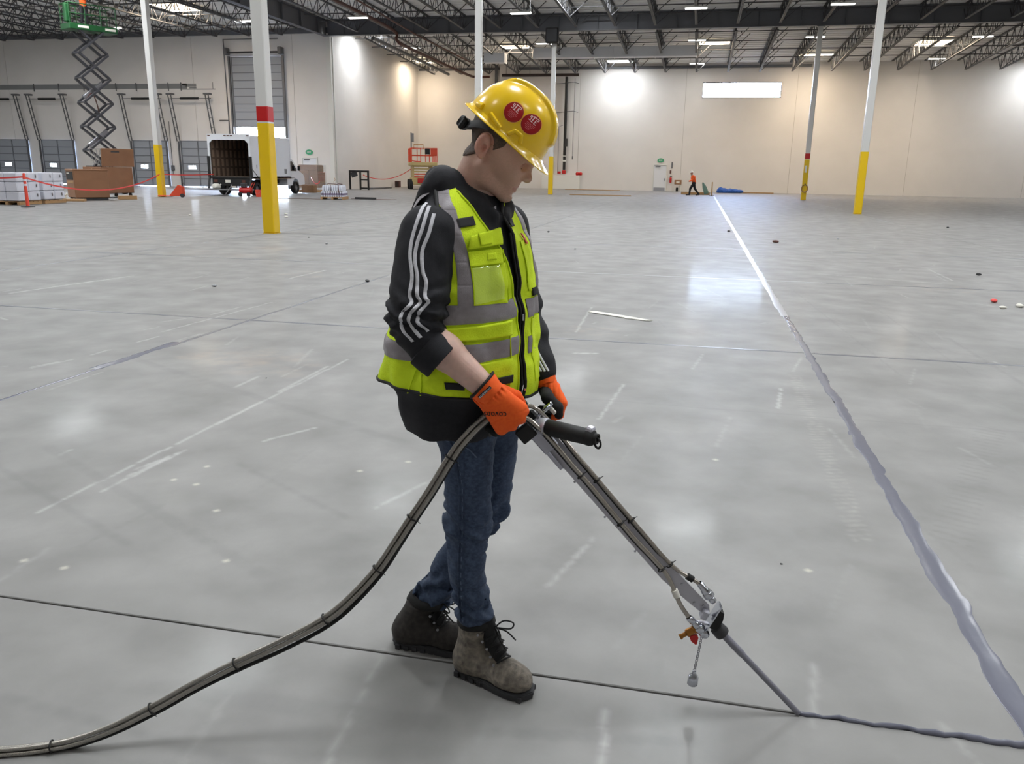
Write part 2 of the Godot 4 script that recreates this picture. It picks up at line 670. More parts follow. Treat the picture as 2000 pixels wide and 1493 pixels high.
func braid_picture() -> ImageTexture:
	var im := Image.create(64, 32, false, Image.FORMAT_RGB8)
	for y in 32:
		for x in 64:
			var a := sin((x / 64.0 * 16.0 + y / 32.0) * TAU)
			var b := sin((x / 64.0 * 16.0 - y / 32.0) * TAU)
			var k := 0.5 + 0.22 * maxf(a, b)
			im.set_pixel(x, y, Color(k, k * 0.975, k * 0.93))
	return ImageTexture.create_from_image(im)


# scuffs, chalky streaks, sand and spots on the slab in front of the camera: x from -14 to 14, z from -27 to 1
func floor_marks() -> ImageTexture:
	var im := Image.create(2048, 2048, false, Image.FORMAT_RGBA8)
	im.fill(Color(0.6, 0.6, 0.6, 0.0))
	var rng := RandomNumberGenerator.new()
	rng.seed = 11
	var px := 2048.0 / 28.0
	var at := func(x: float, z: float) -> Vector2: return Vector2((x + 14.0) * px, (z + 27.0) * px)
	var brush := func(r: int, col: Color, speckle: float) -> Image:
		var b := Image.create(r * 2 + 1, r * 2 + 1, false, Image.FORMAT_RGBA8)
		for y in r * 2 + 1:
			for x in r * 2 + 1:
				var d := Vector2(x - r, y - r).length() / (r + 0.5)
				var k := clampf((1.0 - d) * 2.0, 0.0, 1.0) * (1.0 - speckle + speckle * rng.randf())
				b.set_pixel(x, y, Color(col.r, col.g, col.b, col.a * k))
		return b
	var stroke := func(x0: float, z0: float, x1: float, z1: float, w: float, col: Color, gaps: float) -> void:
		var r := maxi(int(w * px / 2.0), 1)
		var b: Image = brush.call(r, col, 0.5)
		var a: Vector2 = at.call(x0, z0)
		var e: Vector2 = at.call(x1, z1)
		var cnt := int(a.distance_to(e) / maxf(r * 0.6, 1.0)) + 1
		for k in cnt:
			if rng.randf() < gaps:
				continue
			var p := a.lerp(e, float(k) / cnt)
			im.blend_rect(b, Rect2i(0, 0, r * 2 + 1, r * 2 + 1), Vector2i(int(p.x) - r, int(p.y) - r))
	var pale := Color(0.74, 0.735, 0.73, 0.32)
	for s in [[-2.92, -4.43, -2.9, -5.06, .03], [-2.92, -5.27, -2.92, -6.12, .03], [-2.81, -3.95, -2.88, -3.6, .025], [-2.82, -3.82, -2.85, -3.5, .02], [-3.43, -3.69, -3.44, -3.8, .01], [-2.84, -3.3, -2.81, -3.91, .03], [-5.15, -5.37, -5.06, -5.74, .015], [-5.18, -5.4, -5.11, -5.63, .01], [-5.04, -5.93, -5.03, -6.15, .02], [-5.01, -6.5, -4.99, -6.8, .02], [-5.45, -7.43, -5.28, -7.8, .02], [-5.2, -8.0, -5.17, -8.6, .02], [-8.43, -8.63, -8.26, -9.9, .04], [-8.25, -9.78, -8.13, -10.6, .04], [-5.85, -11.1, -5.8, -12.2, .04], [-3.29, -5.3, -3.29, -5.65, .02], [-2.46, -4.22, -2.27, -4.56, .02], [-7.2, -7.19, -6.98, -7.07, .03], [-0.17, -2.18, -0.15, -1.85, .022], [4.11, -16.0, 4.07, -14.3, .03], [2.06, -14.5, 3.8, -13.8, .03], [-1.14, -8.2, -1.19, -9.85, .03], [0.72, -6.4, 0.65, -5.8, .02], [-0.55, -5.2, -0.47, -6.2, .02], [-1.0, -7.2, -0.8, -7.25, .05], [-5.1, -7.0, -5.0, -9.0, .02], [-8.7, -6.5, -8.6, -9.0, .02], [-2.95, -3.0, -2.86, -6.4, .02]]:
		stroke.call(s[0], s[1], s[2], s[3], s[4] * 1.6, pale, 0.15)
	var dark := Color(0.40, 0.40, 0.40, 0.11)
	for s in [[-3.6, -3.8, -1.6, -2.7, .06], [-3.7, -3.5, -2.3, -2.8, .05], [-4.6, -5.9, -1.6, -4.4, .07], [-2.4, -3.84, -1.5, -3.3, .04], [1.39, -12.6, 1.74, -7.1, .03], [2.22, -12.9, 2.33, -7.3, .03], [2.6, -9.0, 2.7, -5.0, .04], [-1.2, -5.7, 2.2, -5.66, .02], [-1.6, -1.95, -0.6, -2.0, .07], [-0.5, -2.0, 0.1, -2.1, .05], [-2.0, -1.8, -1.0, -1.7, .05], [2.9, -17.5, 7.5, -18.4, .2], [1.8, -24.0, 9.0, -23.0, .3]]:
		stroke.call(s[0], s[1], s[2], s[3], s[4] * 1.6, dark, 0.1)
	# tyre treads
	for k in 60:
		var t := k / 60.0
		var z := -6.9 + 3.3 * t
		stroke.call(0.83 - 0.05 * t, z, 0.93 - 0.05 * t, z - 0.035, 0.02, Color(0.72, 0.71, 0.68, 0.13), 0.35)
		if k % 2 == 0:
			stroke.call(1.15 + 0.8 * t, -3.8 - 2.0 * t, 1.3 + 0.8 * t, -3.72 - 2.0 * t, 0.03, Color(0.46, 0.455, 0.45, 0.22), 0.2)
	# blown sand
	for s in [[-3.99, -6.31, .3], [-3.5, -6.25, .28], [-3.3, -6.0, .3], [-3.75, -6.1, .25], [-1.0, -8.35, .25], [-11.4, -11.9, .8], [-11.6, -15.9, 1.2], [-9.0, -14.5, 1.0], [-5.9, -11.6, .4], [3.7, -13.2, .4]]:
		for k in 26:
			var r := int(s[2] * px * rng.randf_range(0.12, 0.4))
			var p: Vector2 = at.call(s[0] + rng.randf_range(-1, 1) * s[2], s[1] + rng.randf_range(-1, 1) * s[2])
			im.blend_rect(brush.call(maxi(r, 2), Color(0.72, 0.64, 0.57, 0.085), 0.6), Rect2i(0, 0, r * 2 + 1, r * 2 + 1), Vector2i(p) - Vector2i(r, r))
	# drops of paint and patches
	for s in [[-2.63, -2.57], [-2.43, -2.56], [-2.16, -3.23], [-2.44, -3.51], [-2.53, -3.75], [-2.59, -3.53], [-1.5, -4.1], [-1.7, -3.9], [0.56, -3.3], [-1.82, -2.78], [-3.2, -2.4], [0.2, -4.6], [-2.9, -2.6]]:
		var r := 1
		var p: Vector2 = at.call(s[0], s[1])
		im.blend_rect(brush.call(r, Color(0.80, 0.78, 0.73, 0.75), 0.1), Rect2i(0, 0, r * 2 + 1, r * 2 + 1), Vector2i(p) - Vector2i(r, r))
	# countless faint scratches, most of them along the trowel lines
	for k in 900:
		var x := rng.randf_range(-13, 13)
		var z := -26.0 * pow(rng.randf(), 1.4)
		var ang := rng.randf_range(-0.35, 0.35) if rng.randf() < 0.7 else rng.randf_range(0, TAU)
		var l := rng.randf_range(0.1, 0.9)
		var g := rng.randf_range(0.45, 0.78)
		stroke.call(x, z, x + sin(ang) * l, z - cos(ang) * l, rng.randf_range(0.01, 0.04), Color(g, g, g * 0.985, 0.17), 0.3)
	for k in 500:
		var r := rng.randi_range(4, 26)
		var g := rng.randf_range(0.5, 0.72)
		var p := Vector2(rng.randf_range(0, 2040), rng.randf_range(0, 2040))
		im.blend_rect(brush.call(r, Color(g, g * 0.995, g * 0.985, 0.10), 0.4), Rect2i(0, 0, r * 2 + 1, r * 2 + 1), Vector2i(p) - Vector2i(r, r))
	return ImageTexture.create_from_image(im)


# ---------------------------------------------------------------- floor
func build_floor() -> void:
	var root := struct("floor")
	var sub := M.new()
	sub.box(Vector3((EAST + WEST) / 2, -0.22, (FRONT + BACK) / 2), Vector3(EAST - WEST + 2, 0.4, FRONT - BACK + 2))
	part("sub_base", sub, M0.joint_dark, root)
	var xs := []
	for k in range(-11, 6):
		xs.append(1.07 + 5.71 * k)
	xs[0] = WEST
	xs[-1] = EAST
	var zs := [FRONT, 8.7, 3.2, -2.31, -7.82, -13.27, -18.8, -24.3, -29.9, -35.4, -38.7, -44.2, -49.7, -54.2, DOCK, -65.0, -71.5, BACK]
	for i in zs.size() - 1:
		for j in xs.size() - 1:
			if zs[i] <= DOCK and xs[j + 1] < SIDE - 1.0:
				continue
			var g := 0.005
			var m := M.new()
			var a := Vector3(xs[j] + g, -0.05, zs[i + 1] + g)
			var b := Vector3(xs[j + 1] - g, 0.0, zs[i] - g)
			if zs[i] <= DOCK and xs[j] < SIDE:
				a.x = SIDE - 0.3
			m.box((a + b) / 2, b - a, Basis(), 0.003)
			for p in m.v:
				m.u2.append(Vector2((p.x + 14.0) / 28.0, (p.z + 27.0) / 28.0) if p.x > -14 and p.x < 14 and p.z > -27 else Vector2(fposmod(p.x, 28.0) / 28.0, fposmod(p.z, 28.0) / 28.0))
			if (a.x + b.x) / 2 < -14 or (a.x + b.x) / 2 > 14 or (a.z + b.z) / 2 < -27 or (a.z + b.z) / 2 > 1:
				for k in m.v.size():
					m.u2[k] = Vector2(0.25 + (m.v[k].x - a.x) / 60.0, 0.05 + (m.v[k].z - a.z) / 60.0)
			part("slab", m, M0.concrete, root)
	# joints that are filled: ragged strips, a hair proud of the slab
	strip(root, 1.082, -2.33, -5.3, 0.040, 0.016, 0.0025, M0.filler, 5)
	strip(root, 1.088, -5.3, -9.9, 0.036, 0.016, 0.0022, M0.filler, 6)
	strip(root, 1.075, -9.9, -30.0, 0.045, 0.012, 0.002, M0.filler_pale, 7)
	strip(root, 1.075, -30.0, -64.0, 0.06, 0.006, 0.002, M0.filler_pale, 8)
	strip(root, -4.64, -3.0, -5.5, 0.014, 0.005, 0.002, M0.filler, 9)
	strip(root, -4.66, -5.5, -6.6, 0.05, 0.02, 0.002, M0.filler, 10)
	strip(root, -4.62, -6.6, -30.0, 0.018, 0.006, 0.002, M0.filler_old, 11)
	strip(root, -10.35, -9.0, -40.0, 0.03, 0.008, 0.002, M0.filler_old, 12)
	strip(root, -7.82, -12.5, 1.0, 0.022, 0.005, 0.002, M0.filler_old, 13, true)
	strip(root, -7.82, 1.15, 9.0, 0.024, 0.006, 0.002, M0.filler_old, 14, true)
	strip(root, -13.27, -24.0, -5.0, 0.03, 0.006, 0.002, M0.filler_old, 15, true)
	strip(root, -13.27, -5.0, 2.0, 0.03, 0.006, 0.002, M0.filler_pale, 16, true)
	strip(root, -13.27, 2.0, 14.0, 0.022, 0.006, 0.002, M0.filler_old, 17, true)
	strip(root, -18.8, -26.0, 14.0, 0.03, 0.008, 0.002, M0.filler_old, 18, true)
	# the bead just laid
	var p := []
	for k in 28:
		var x := lerpf(0.405, 1.06, k / 27.0)
		p.append(Vector3(x, 0.003 + 0.0015 * sin(k * 1.7), -2.308 + 0.004 * sin(k * 0.9) + 0.003 * sin(k * 2.3)))
	var rr := []
	for k in 28:
		rr.append(0.006 + 0.006 * k / 27.0 + 0.0018 * sin(k * 1.3))
	var bead := M.new()
	bead.tube(p, rr, 10, true)
	part("fresh_bead", bead, M0.filler, root)


func strip(root: Node3D, at: float, from: float, to: float, half: float, rag: float, h: float, m: Material, sd: int, across := false) -> void:
	var nz := FastNoiseLite.new()
	nz.seed = sd
	nz.frequency = 1.1
	nz.fractal_octaves = 4
	var L := absf(to - from)
	var cnt := clampi(int(L / 0.05), 20, 160)
	var g := []
	for k in cnt + 1:
		var s := lerpf(from, to, float(k) / cnt)
		var a := half + rag * (nz.get_noise_2d(s * 2.0, 0.0) * 1.6 + 0.6 * nz.get_noise_2d(s * 9.0, 40.0))
		var b := half + rag * (nz.get_noise_2d(s * 2.0, 70.0) * 1.6 + 0.6 * nz.get_noise_2d(s * 9.0, 90.0))
		var hh := h * (1.0 + 0.5 * nz.get_noise_2d(s * 4.0, 20.0))
		var row := PackedVector3Array()
		for e in [[-a, -0.001], [-a * 0.93, hh], [-a * 0.3, hh * 1.1], [b * 0.3, hh * 1.05], [b * 0.93, hh], [b, -0.001]]:
			row.append(Vector3(s, e[1], at + e[0]) if across else Vector3(at + e[0], e[1], s))
		g.append(row)
	var mm := M.new()
	mm.rows(g, false, 1.0 if (to > from) != across else -1.0)
	for k in mm.n.size():
		if mm.n[k].y < 0.0:
			mm.n[k] = -mm.n[k]
	part("joint_filler", fix(mm), m, root)


# turns every triangle to agree with its normals
func fix(m: M) -> M:
	for k in range(0, m.v.size(), 3):
		if (m.v[k + 1] - m.v[k]).cross(m.v[k + 2] - m.v[k]).dot(m.n[k] + m.n[k + 1] + m.n[k + 2]) > 0.0:
			var t := m.v[k + 1]; m.v[k + 1] = m.v[k + 2]; m.v[k + 2] = t
			var s := m.n[k + 1]; m.n[k + 1] = m.n[k + 2]; m.n[k + 2] = s
			var w := m.u[k + 1]; m.u[k + 1] = m.u[k + 2]; m.u[k + 2] = w
	return m


# ---------------------------------------------------------------- walls
# one wall in panels: rects are [x0, x1, y0, y1] with holes cut out; the wall stands at z, its face towards +z
func panels(root: Node3D, z: float, top: float, cuts: Array, holes: Array, m: Material, deep := 0.3) -> void:
	for k in cuts.size() - 1:
		var x0: float = cuts[k] + 0.012
		var x1: float = cuts[k + 1] - 0.012
		var todo := [[x0, x1, 0.0, top]]
		for h in holes:
			var nxt := []
			for r in todo:
				if h[0] >= r[1] or h[1] <= r[0] or h[2] >= r[3] or h[3] <= r[2]:
					nxt.append(r)
					continue
				if h[2] > r[2]: nxt.append([r[0], r[1], r[2], h[2]])
				if h[3] < r[3]: nxt.append([r[0], r[1], h[3], r[3]])
				var ya := maxf(r[2], h[2])
				var yb := minf(r[3], h[3])
				if h[0] > r[0]: nxt.append([r[0], h[0], ya, yb])
				if h[1] < r[1]: nxt.append([h[1], r[1], ya, yb])
			todo = nxt
		var mm := M.new()
		for r in todo:
			mm.box(Vector3((r[0] + r[1]) / 2, (r[2] + r[3]) / 2, z - deep / 2), Vector3(r[1] - r[0], r[3] - r[2], deep))
		part("panel", mm, m, root)
	var back := M.new()
	for k in range(1, cuts.size() - 1):
		back.box(Vector3(cuts[k], top / 2, z - deep / 2 - 0.012), Vector3(0.03, top, deep - 0.03))
	if cuts.size() > 2:
		part("seam", back, M0.seam, root)


func build_walls() -> void:
	var r := struct("wall_back")
	panels(r, BACK, 13.0, [SIDE - 0.3, -20.4, -11.28, -1.8, 7.65, 17.25, 26.5, EAST], [[-0.36, 6.35, 8.12, 9.42]], M0.wall_cream)
	r = struct("wall_dock")
	var holes := [[-34.9, -30.7, 0.0, 9.5]]
	for x in DOORS:
		holes.append([x - 1.5, x + 1.5, 0.0, 3.42])
	panels(r, DOCK, 13.0, [WEST, -54.9, -46.6, -38.2, -29.9, SIDE], holes, M0.wall_dock)
	var m := M.new()
	m.box(Vector3(SIDE - 0.15, 6.5, (BACK + DOCK) / 2), Vector3(0.3, 13.0, DOCK - BACK))
	struct("wall_side", m, M0.wall_cream)
	m = M.new()
	m.box(Vector3(EAST + 0.15, 6.5, (FRONT + BACK) / 2), Vector3(0.3, 13, FRONT - BACK))
	struct("wall_right", m, M0.wall_cream)
	m = M.new()
	m.box(Vector3(WEST - 0.15, 6.5, (FRONT + DOCK) / 2), Vector3(0.3, 13, FRONT - DOCK))
	struct("wall_left", m, M0.wall_dock)
	m = M.new()
	m.box(Vector3((EAST + WEST) / 2, 6.5, FRONT + 0.15), Vector3(EAST - WEST, 13, 0.3))
	struct("wall_front", m, M0.wall_cream)
	# corner trim where the lit side wall starts
	m = M.new()
	m.box(Vector3(SIDE + 0.02, 5.4, DOCK - 0.35), Vector3(0.06, 10.8, 0.12))
	m.box(Vector3(SIDE - 0.16, 5.4, DOCK + 0.02), Vector3(0.36, 10.8, 0.06), Basis(), 0.01)
	struct("trim_1", m, M0.white_paint)
	m = M.new()
	m.box(Vector3(-15.7, 5.45, BACK + 0.5), Vector3(0.2, 0.2, 0.2))
	# ground outside, seen through the open door
	m = M.new()
	m.box(Vector3(-40, -0.3, DOCK - 26), Vector3(60, 0.4, 50))
	struct("ground_outside", m, M0.outside_paving)
	# high window
	r = struct("window_1")
	var f := M.new()
	for e in [[3.0, 9.39, 6.71, 0.06], [3.0, 8.15, 6.71, 0.06]]:
		f.box(Vector3(e[0], e[1], BACK - 0.1), Vector3(e[2], e[3], 0.12))
	for x in [-0.33, 6.32]:
		f.box(Vector3(x, 8.77, BACK - 0.1), Vector3(0.06, 1.3, 0.12))
	part("window_frame", f, M0.dark_grey, r)
	f = M.new()
	for x in [0.66, 1.3, 2.98, 4.6, 5.2]:
		f.box(Vector3(x, 8.77, BACK - 0.12), Vector3(0.035, 1.28, 0.05))
	part("mullion", f, M0.white_paint, r)
	f = M.new()
	f.box(Vector3(3.0, 8.77, BACK - 0.13), Vector3(6.66, 1.26, 0.012))
	part("pane", f, M0.glass_pane, r)


# ---------------------------------------------------------------- roof
func deck_y(z: float) -> float:
	return 11.9 + (z + 58.6) * 0.046 if z < -58.6 else 11.9 + minf((z + 58.6) * 0.02, 0.4)


func deck(x0: float, x1: float, z0: float, z1: float, y: Callable) -> M:
	var m := M.new()
	var z := z0
	while z > z1:
		var q := [[0.0, 0.0], [0.30, 0.0], [0.36, 0.1], [0.66, 0.1], [0.72, 0.0]]
		for k in 4:
			var a: float = z - q[k][0]
			var b: float = z - q[k + 1][0]
			var ya: float = y.call(a) + q[k][1]
			var yb: float = y.call(b) + q[k + 1][1]
			var nn := Vector3(0, -(a - b), (yb - ya) * -1.0).normalized()
			m.quad(Vector3(x0, ya, a), Vector3(x1, ya, a), Vector3(x1, yb, b), Vector3(x0, yb, b), nn)
		z -= 0.72
	return m


func build_roof() -> void:
	var r := struct("ceiling")
	part("deck", deck(SIDE - 0.4, EAST, -38.7, BACK - 0.3, deck_y), M0.deck, r)
	part("deck", deck(WEST, SIDE - 0.4, -38.7, DOCK - 0.3, func(_z): return 11.5), M0.deck, r)
	var m := M.new()
	m.box(Vector3((SIDE + EAST) / 2, 12.35, (FRONT - 38.7) / 2), Vector3(EAST - SIDE + 0.8, 0.1, FRONT + 38.7))
	m.box(Vector3((SIDE + WEST) / 2, 11.55, (FRONT - 38.7) / 2), Vector3(SIDE - WEST, 0.1, FRONT + 38.7))
	part("deck", m, M0.deck, r)
	m = M.new()
	m.box(Vector3((WEST + EAST) / 2, 13.0, (FRONT + BACK) / 2), Vector3(EAST - WEST + 1, 0.2, FRONT - BACK + 1))
	m.box(Vector3(SIDE - 0.4, 12.0, (FRONT + DOCK) / 2), Vector3(0.1, 1.8, FRONT - DOCK))
	part("roof_slab", m, M0.deck, r)
	# girders
	var g := tag(girder(Vector3(SIDE, 11.35, -58.6), Vector3(EAST, 11.35, -58.6)), "long dark steel roof girder crossing the hall above two white columns", "girder")
	g.name = "roof_girder"
	g = tag(girder(Vector3(-27.15, 11.35, -30.0), Vector3(-27.15, 11.35, -58.8)), "dark steel roof girder running away from the viewer to the wall corner", "girder")
	g.name = "roof_girder_001"
	# joists of the far bay
	var xs := []
	for k in range(-12, 1):
		xs.append(6.85 + 2.6 * k)
	for k in 9:
		xs.append(9.95 + 2.53 * k)
	for k in xs.size():
		joist(xs[k], -58.9, -77.9, 10.72, 10.0, 11.78, 10.98, -75.5, "dark open-web roof joist behind the long girder, %s from the lit side wall" % far_word(k), "roof joists of the far bay")
	for k in xs.size():
		joist(xs[k], -40.0, -58.3, 11.2, 10.95, 12.2, 11.85, -57.9, "dark open-web roof joist before the long girder, %s from the corner girder" % far_word(k), "roof joists of the near bay")
	for k in 13:
		joist(-29.4 - 2.56 * k, -38.0, -58.7, 10.45, 10.6, 11.42, 11.42, -56.5, "dark open-web roof joist over the dock doors, %s from the corner girder" % far_word(k), "roof joists over the dock")
	# ledger on the dock wall and back wall
	m = M.new()
	m.box(Vector3((WEST + SIDE) / 2, 11.22, DOCK + 0.06), Vector3(SIDE - WEST, 0.36, 0.12))
	struct("trim_2", m, M0.girder_steel)
	m = M.new()
	m.box(Vector3(-9.0, 10.72, BACK + 0.06), Vector3(35.4, 0.22, 0.12))
	struct("trim_3", m, M0.girder_steel)
	# sprinkler lines across the joists
	for k in 7:
		var z: float = [-54.6, -57.0, -59.9, -63.1, -66.4, -69.7, -73.0][k]
		m = M.new()
		var y := deck_y(z) - 0.42
		m.tube([Vector3(SIDE + 0.2, y, z), Vector3(EAST - 0.2, y, z)], 0.035, 6)
		var o := thing("sprinkler_pipe", "thin dark sprinkler pipe under the roof, %s from the back wall" % ["seventh", "sixth", "fifth", "fourth", "third", "second", "first"][k], "pipe", Vector3.ZERO, 0, "sprinkler pipes")
		part("pipe", m, M0.roof_steel, o)
		m = M.new()
		for j in 20:
			m.box(Vector3(SIDE + 2.0 + j * 2.7, y - 0.07, z), Vector3(0.06, 0.14, 0.06))
		stuff(part("sprinkler_head", m, M0.roof_steel, o))
	for k in 4:
		m = M.new()
		var z := -43.0 - 3.9 * k
		m.tube([Vector3(WEST + 0.2, 11.0, z), Vector3(SIDE - 0.6, 11.0, z)], 0.035, 6)
		struct_thing(m, "bridging_rod", "thin dark bridging rod over the dock side, %s from the dock wall" % ["fourth", "third", "second", "first"][k], "rod", M0.roof_steel, "bridging rods")
	# fire mains that run along the roof and down to the riser
	m = M.new()
	m.tube(curve([Vector3(-21.6, 11.15, -41), Vector3(-21.6, 11.0, -57.0), Vector3(-21.6, 10.4, -58.4), Vector3(-21.4, 10.15, -60.5), Vector3(-21.2, 9.95, -75), Vector3(-20.8, 9.95, -77.2), Vector3(-19.6, 9.95, -77.3)], 0.3), 0.11, 8)
	struct_thing(m, "fire_main", "reddish brown fire main running under the joists beside the lit side wall", "pipe", M0.pipe_red)
	m = M.new()
	m.tube([Vector3(-20.2, 11.3, -41), Vector3(-20.2, 10.75, -58.6), Vector3(-19.2, 10.2, -74)], 0.06, 6)
	struct_thing(m, "fire_line", "thin rusty pipe descending beside the thicker fire main", "pipe", M0.pipe_red)
	m = M.new()
	m.tube([Vector3(-24.2, 10.9, -60.5), Vector3(-23.0, 10.0, -75.5)], 0.13, 8)
	struct_thing(m, "grey_pipe", "long grey pipe hung close to the lit side wall", "pipe", M0.pipe_grey)
	m = M.new()
	m.tube([Vector3(-18.4, 10.05, -77.2), Vector3(-11.3, 10.05, -77.2)], 0.13, 8)
	for k in 4:
		m.tube([Vector3(-18.0 + 2.2 * k, 10.1, -77.2), Vector3(-18.0 + 2.2 * k, 11.0, -77.2)], 0.02, 5)
	struct_thing(m, "cross_pipe", "dark pipe running level along the top of the back wall to the riser", "pipe", M0.pipe_dark)
	# air ducts
	for d in [[-13.4, -0.9, -67.2, 10.55, 0.75, "long white air duct hung under the far joists"], [-17.2, -15.6, -66.5, 10.15, 0.7, "short white air duct next to the column behind the man"]]:
		m = M.new()
		m.box(Vector3((d[0] + d[1]) / 2, d[3], d[2]), Vector3(d[1] - d[0], d[4], 0.9), Basis(), 0.02)
		var o := thing("air_duct", d[5], "duct")
		part("duct_body", m, M0.duct, o)
		var cnt := int((d[1] - d[0]) / 1.5)
		for k in cnt + 1:
			m = M.new()
			m.box(Vector3(lerpf(d[0], d[1], float(k) / maxi(cnt, 1)), d[3], d[2]), Vector3(0.04, d[4] + 0.05, 0.95))
			part("duct_flange", m, M0.duct, o)
	# square loudspeaker box where the column meets the girder
	m = M.new()
	m.box(Vector3(-10.4, 10.45, -58.1), Vector3(0.85, 0.95, 0.5), Basis(), 0.04)
	var o2 := thing("column_box", "square black box on top of the white column behind the man", "box")
	part("box_body", m, M0.black, o2)
	m = M.new()
	m.box(Vector3(-10.4, 10.45, -57.83), Vector3(0.7, 0.8, 0.04))
	part("box_front", m, M0.dark_grey, o2)


func far_word(k: int) -> String:
	return ordinal(k) if k < 20 else "twenty-" + ordinal(k - 20)


func struct_thing(m: M, called: String, label: String, category: String, ml: Material, group := "") -> Node3D:
	var o := inst(m.mesh(), ml)
	o.name = numbered(called)
	add_child(o)
	return tag(o, label, category, group)


func girder(a: Vector3, b: Vector3) -> Node3D:
	var o := Node3D.new()
	add_child(o)
	var d := (b - a).normalized()
	var side := d.cross(Vector3.UP)
	var m := M.new()
	m.bar(a, b, 0.03, 1.05)
	part("web", m, M0.girder_steel, o)
	for y in [-0.53, 0.53]:
		m = M.new()
		m.bar(a + Vector3(0, y, 0), b + Vector3(0, y, 0), 0.36, 0.045)
		part("flange", m, M0.girder_steel, o)
	var L := a.distance_to(b)
	var k := 1.3
	while k < L:
		m = M.new()
		m.box(a + d * k, Vector3(0.03, 1.02, 0.33), Basis(d, Vector3.UP, side))
		part("stiffener", m, M0.girder_steel, o)
		k += 2.6
	return o


func joist(x: float, z0: float, z1: float, b0: float, b1: float, t0: float, t1: float, bend: float, label: String, group: String) -> void:
	var o := thing("roof_joist", label, "joist", Vector3.ZERO, 0.0, group)
	var m := M.new()
	for s in [-0.045, 0.045]:
		m.bar(Vector3(x + s, t0, z0), Vector3(x + s, t1, z1), 0.07, 0.07)
	part("top_chord", m, M0.roof_steel, o)
	m = M.new()
	var bz0 := z0 - 0.4 if z0 < -50.0 else z0
	for s in [-0.045, 0.045]:
		m.bar(Vector3(x + s, b0, bz0), Vector3(x + s, b1, bend), 0.07, 0.07)
	part("bottom_chord", m, M0.roof_steel, o)
	var W := func(z: float) -> Array:
		var k := (z - z0) / (z1 - z0)
		return [lerpf(b0, b1, clampf((z - bz0) / (bend - bz0), 0.0, 1.0)), lerpf(t0, t1, k)]
	m = M.new()
	var pw := 1.3
	var n := int((bz0 - bend) / pw)
	pw = (bz0 - bend) / n
	for k in n:
		var za := bz0 - pw * k
		var zm := za - pw * 0.5
		var zb := za - pw
		m.bar(Vector3(x, W.call(za)[0], za), Vector3(x, W.call(zm)[1], zm), 0.035, 0.035)
		m.bar(Vector3(x, W.call(zm)[1], zm), Vector3(x, W.call(zb)[0], zb), 0.035, 0.035)
		m.bar(Vector3(x, W.call(zm)[0], zm), Vector3(x, W.call(zm)[1], zm), 0.03, 0.03)
	m.bar(Vector3(x, b1, bend), Vector3(x, t1, bend - 1.0), 0.04, 0.04)
	m.bar(Vector3(x, b1, bend), Vector3(x, lerpf(b1, t1, 0.96), bend), 0.04, 0.04)
	stuff(part("web", m, M0.roof_steel, o))
	var z := bend + 0.15
	while z < z0 - 0.8:
		m = M.new()
		var e: Array = W.call(z)
		m.bar(Vector3(x + 0.05, e[0], z), Vector3(x + 1.15, e[1] + 0.02, z), 0.045, 0.045)
		part("brace", m, M0.roof_steel, o)
		z += 3.2


# ---------------------------------------------------------------- lamps
func lamp_mat(called: String, col: Color, e: float) -> StandardMaterial3D:
	var m := mat(called, Color(0.9, 0.9, 0.9), 0.5)
	m.emission_enabled = true
	m.emission = col
	m.emission_energy_multiplier = e
	return m


func area(parent: Node3D, at: Vector3, size: Vector2, e: float, col: Color) -> void:
	var l := AreaLight3D.new()
	l.name = "area_light"
	l.area_size = size
	l.area_normalize_energy = true
	l.light_energy = e
	l.light_color = col
	l.shadow_enabled = true
	l.area_range = 120.0
	l.area_attenuation = 2.0
	parent.add_child(l)
	l.position = at
	l.rotation.x = -PI / 2


const LED_E := 12.0
const SKY_E := 105.0

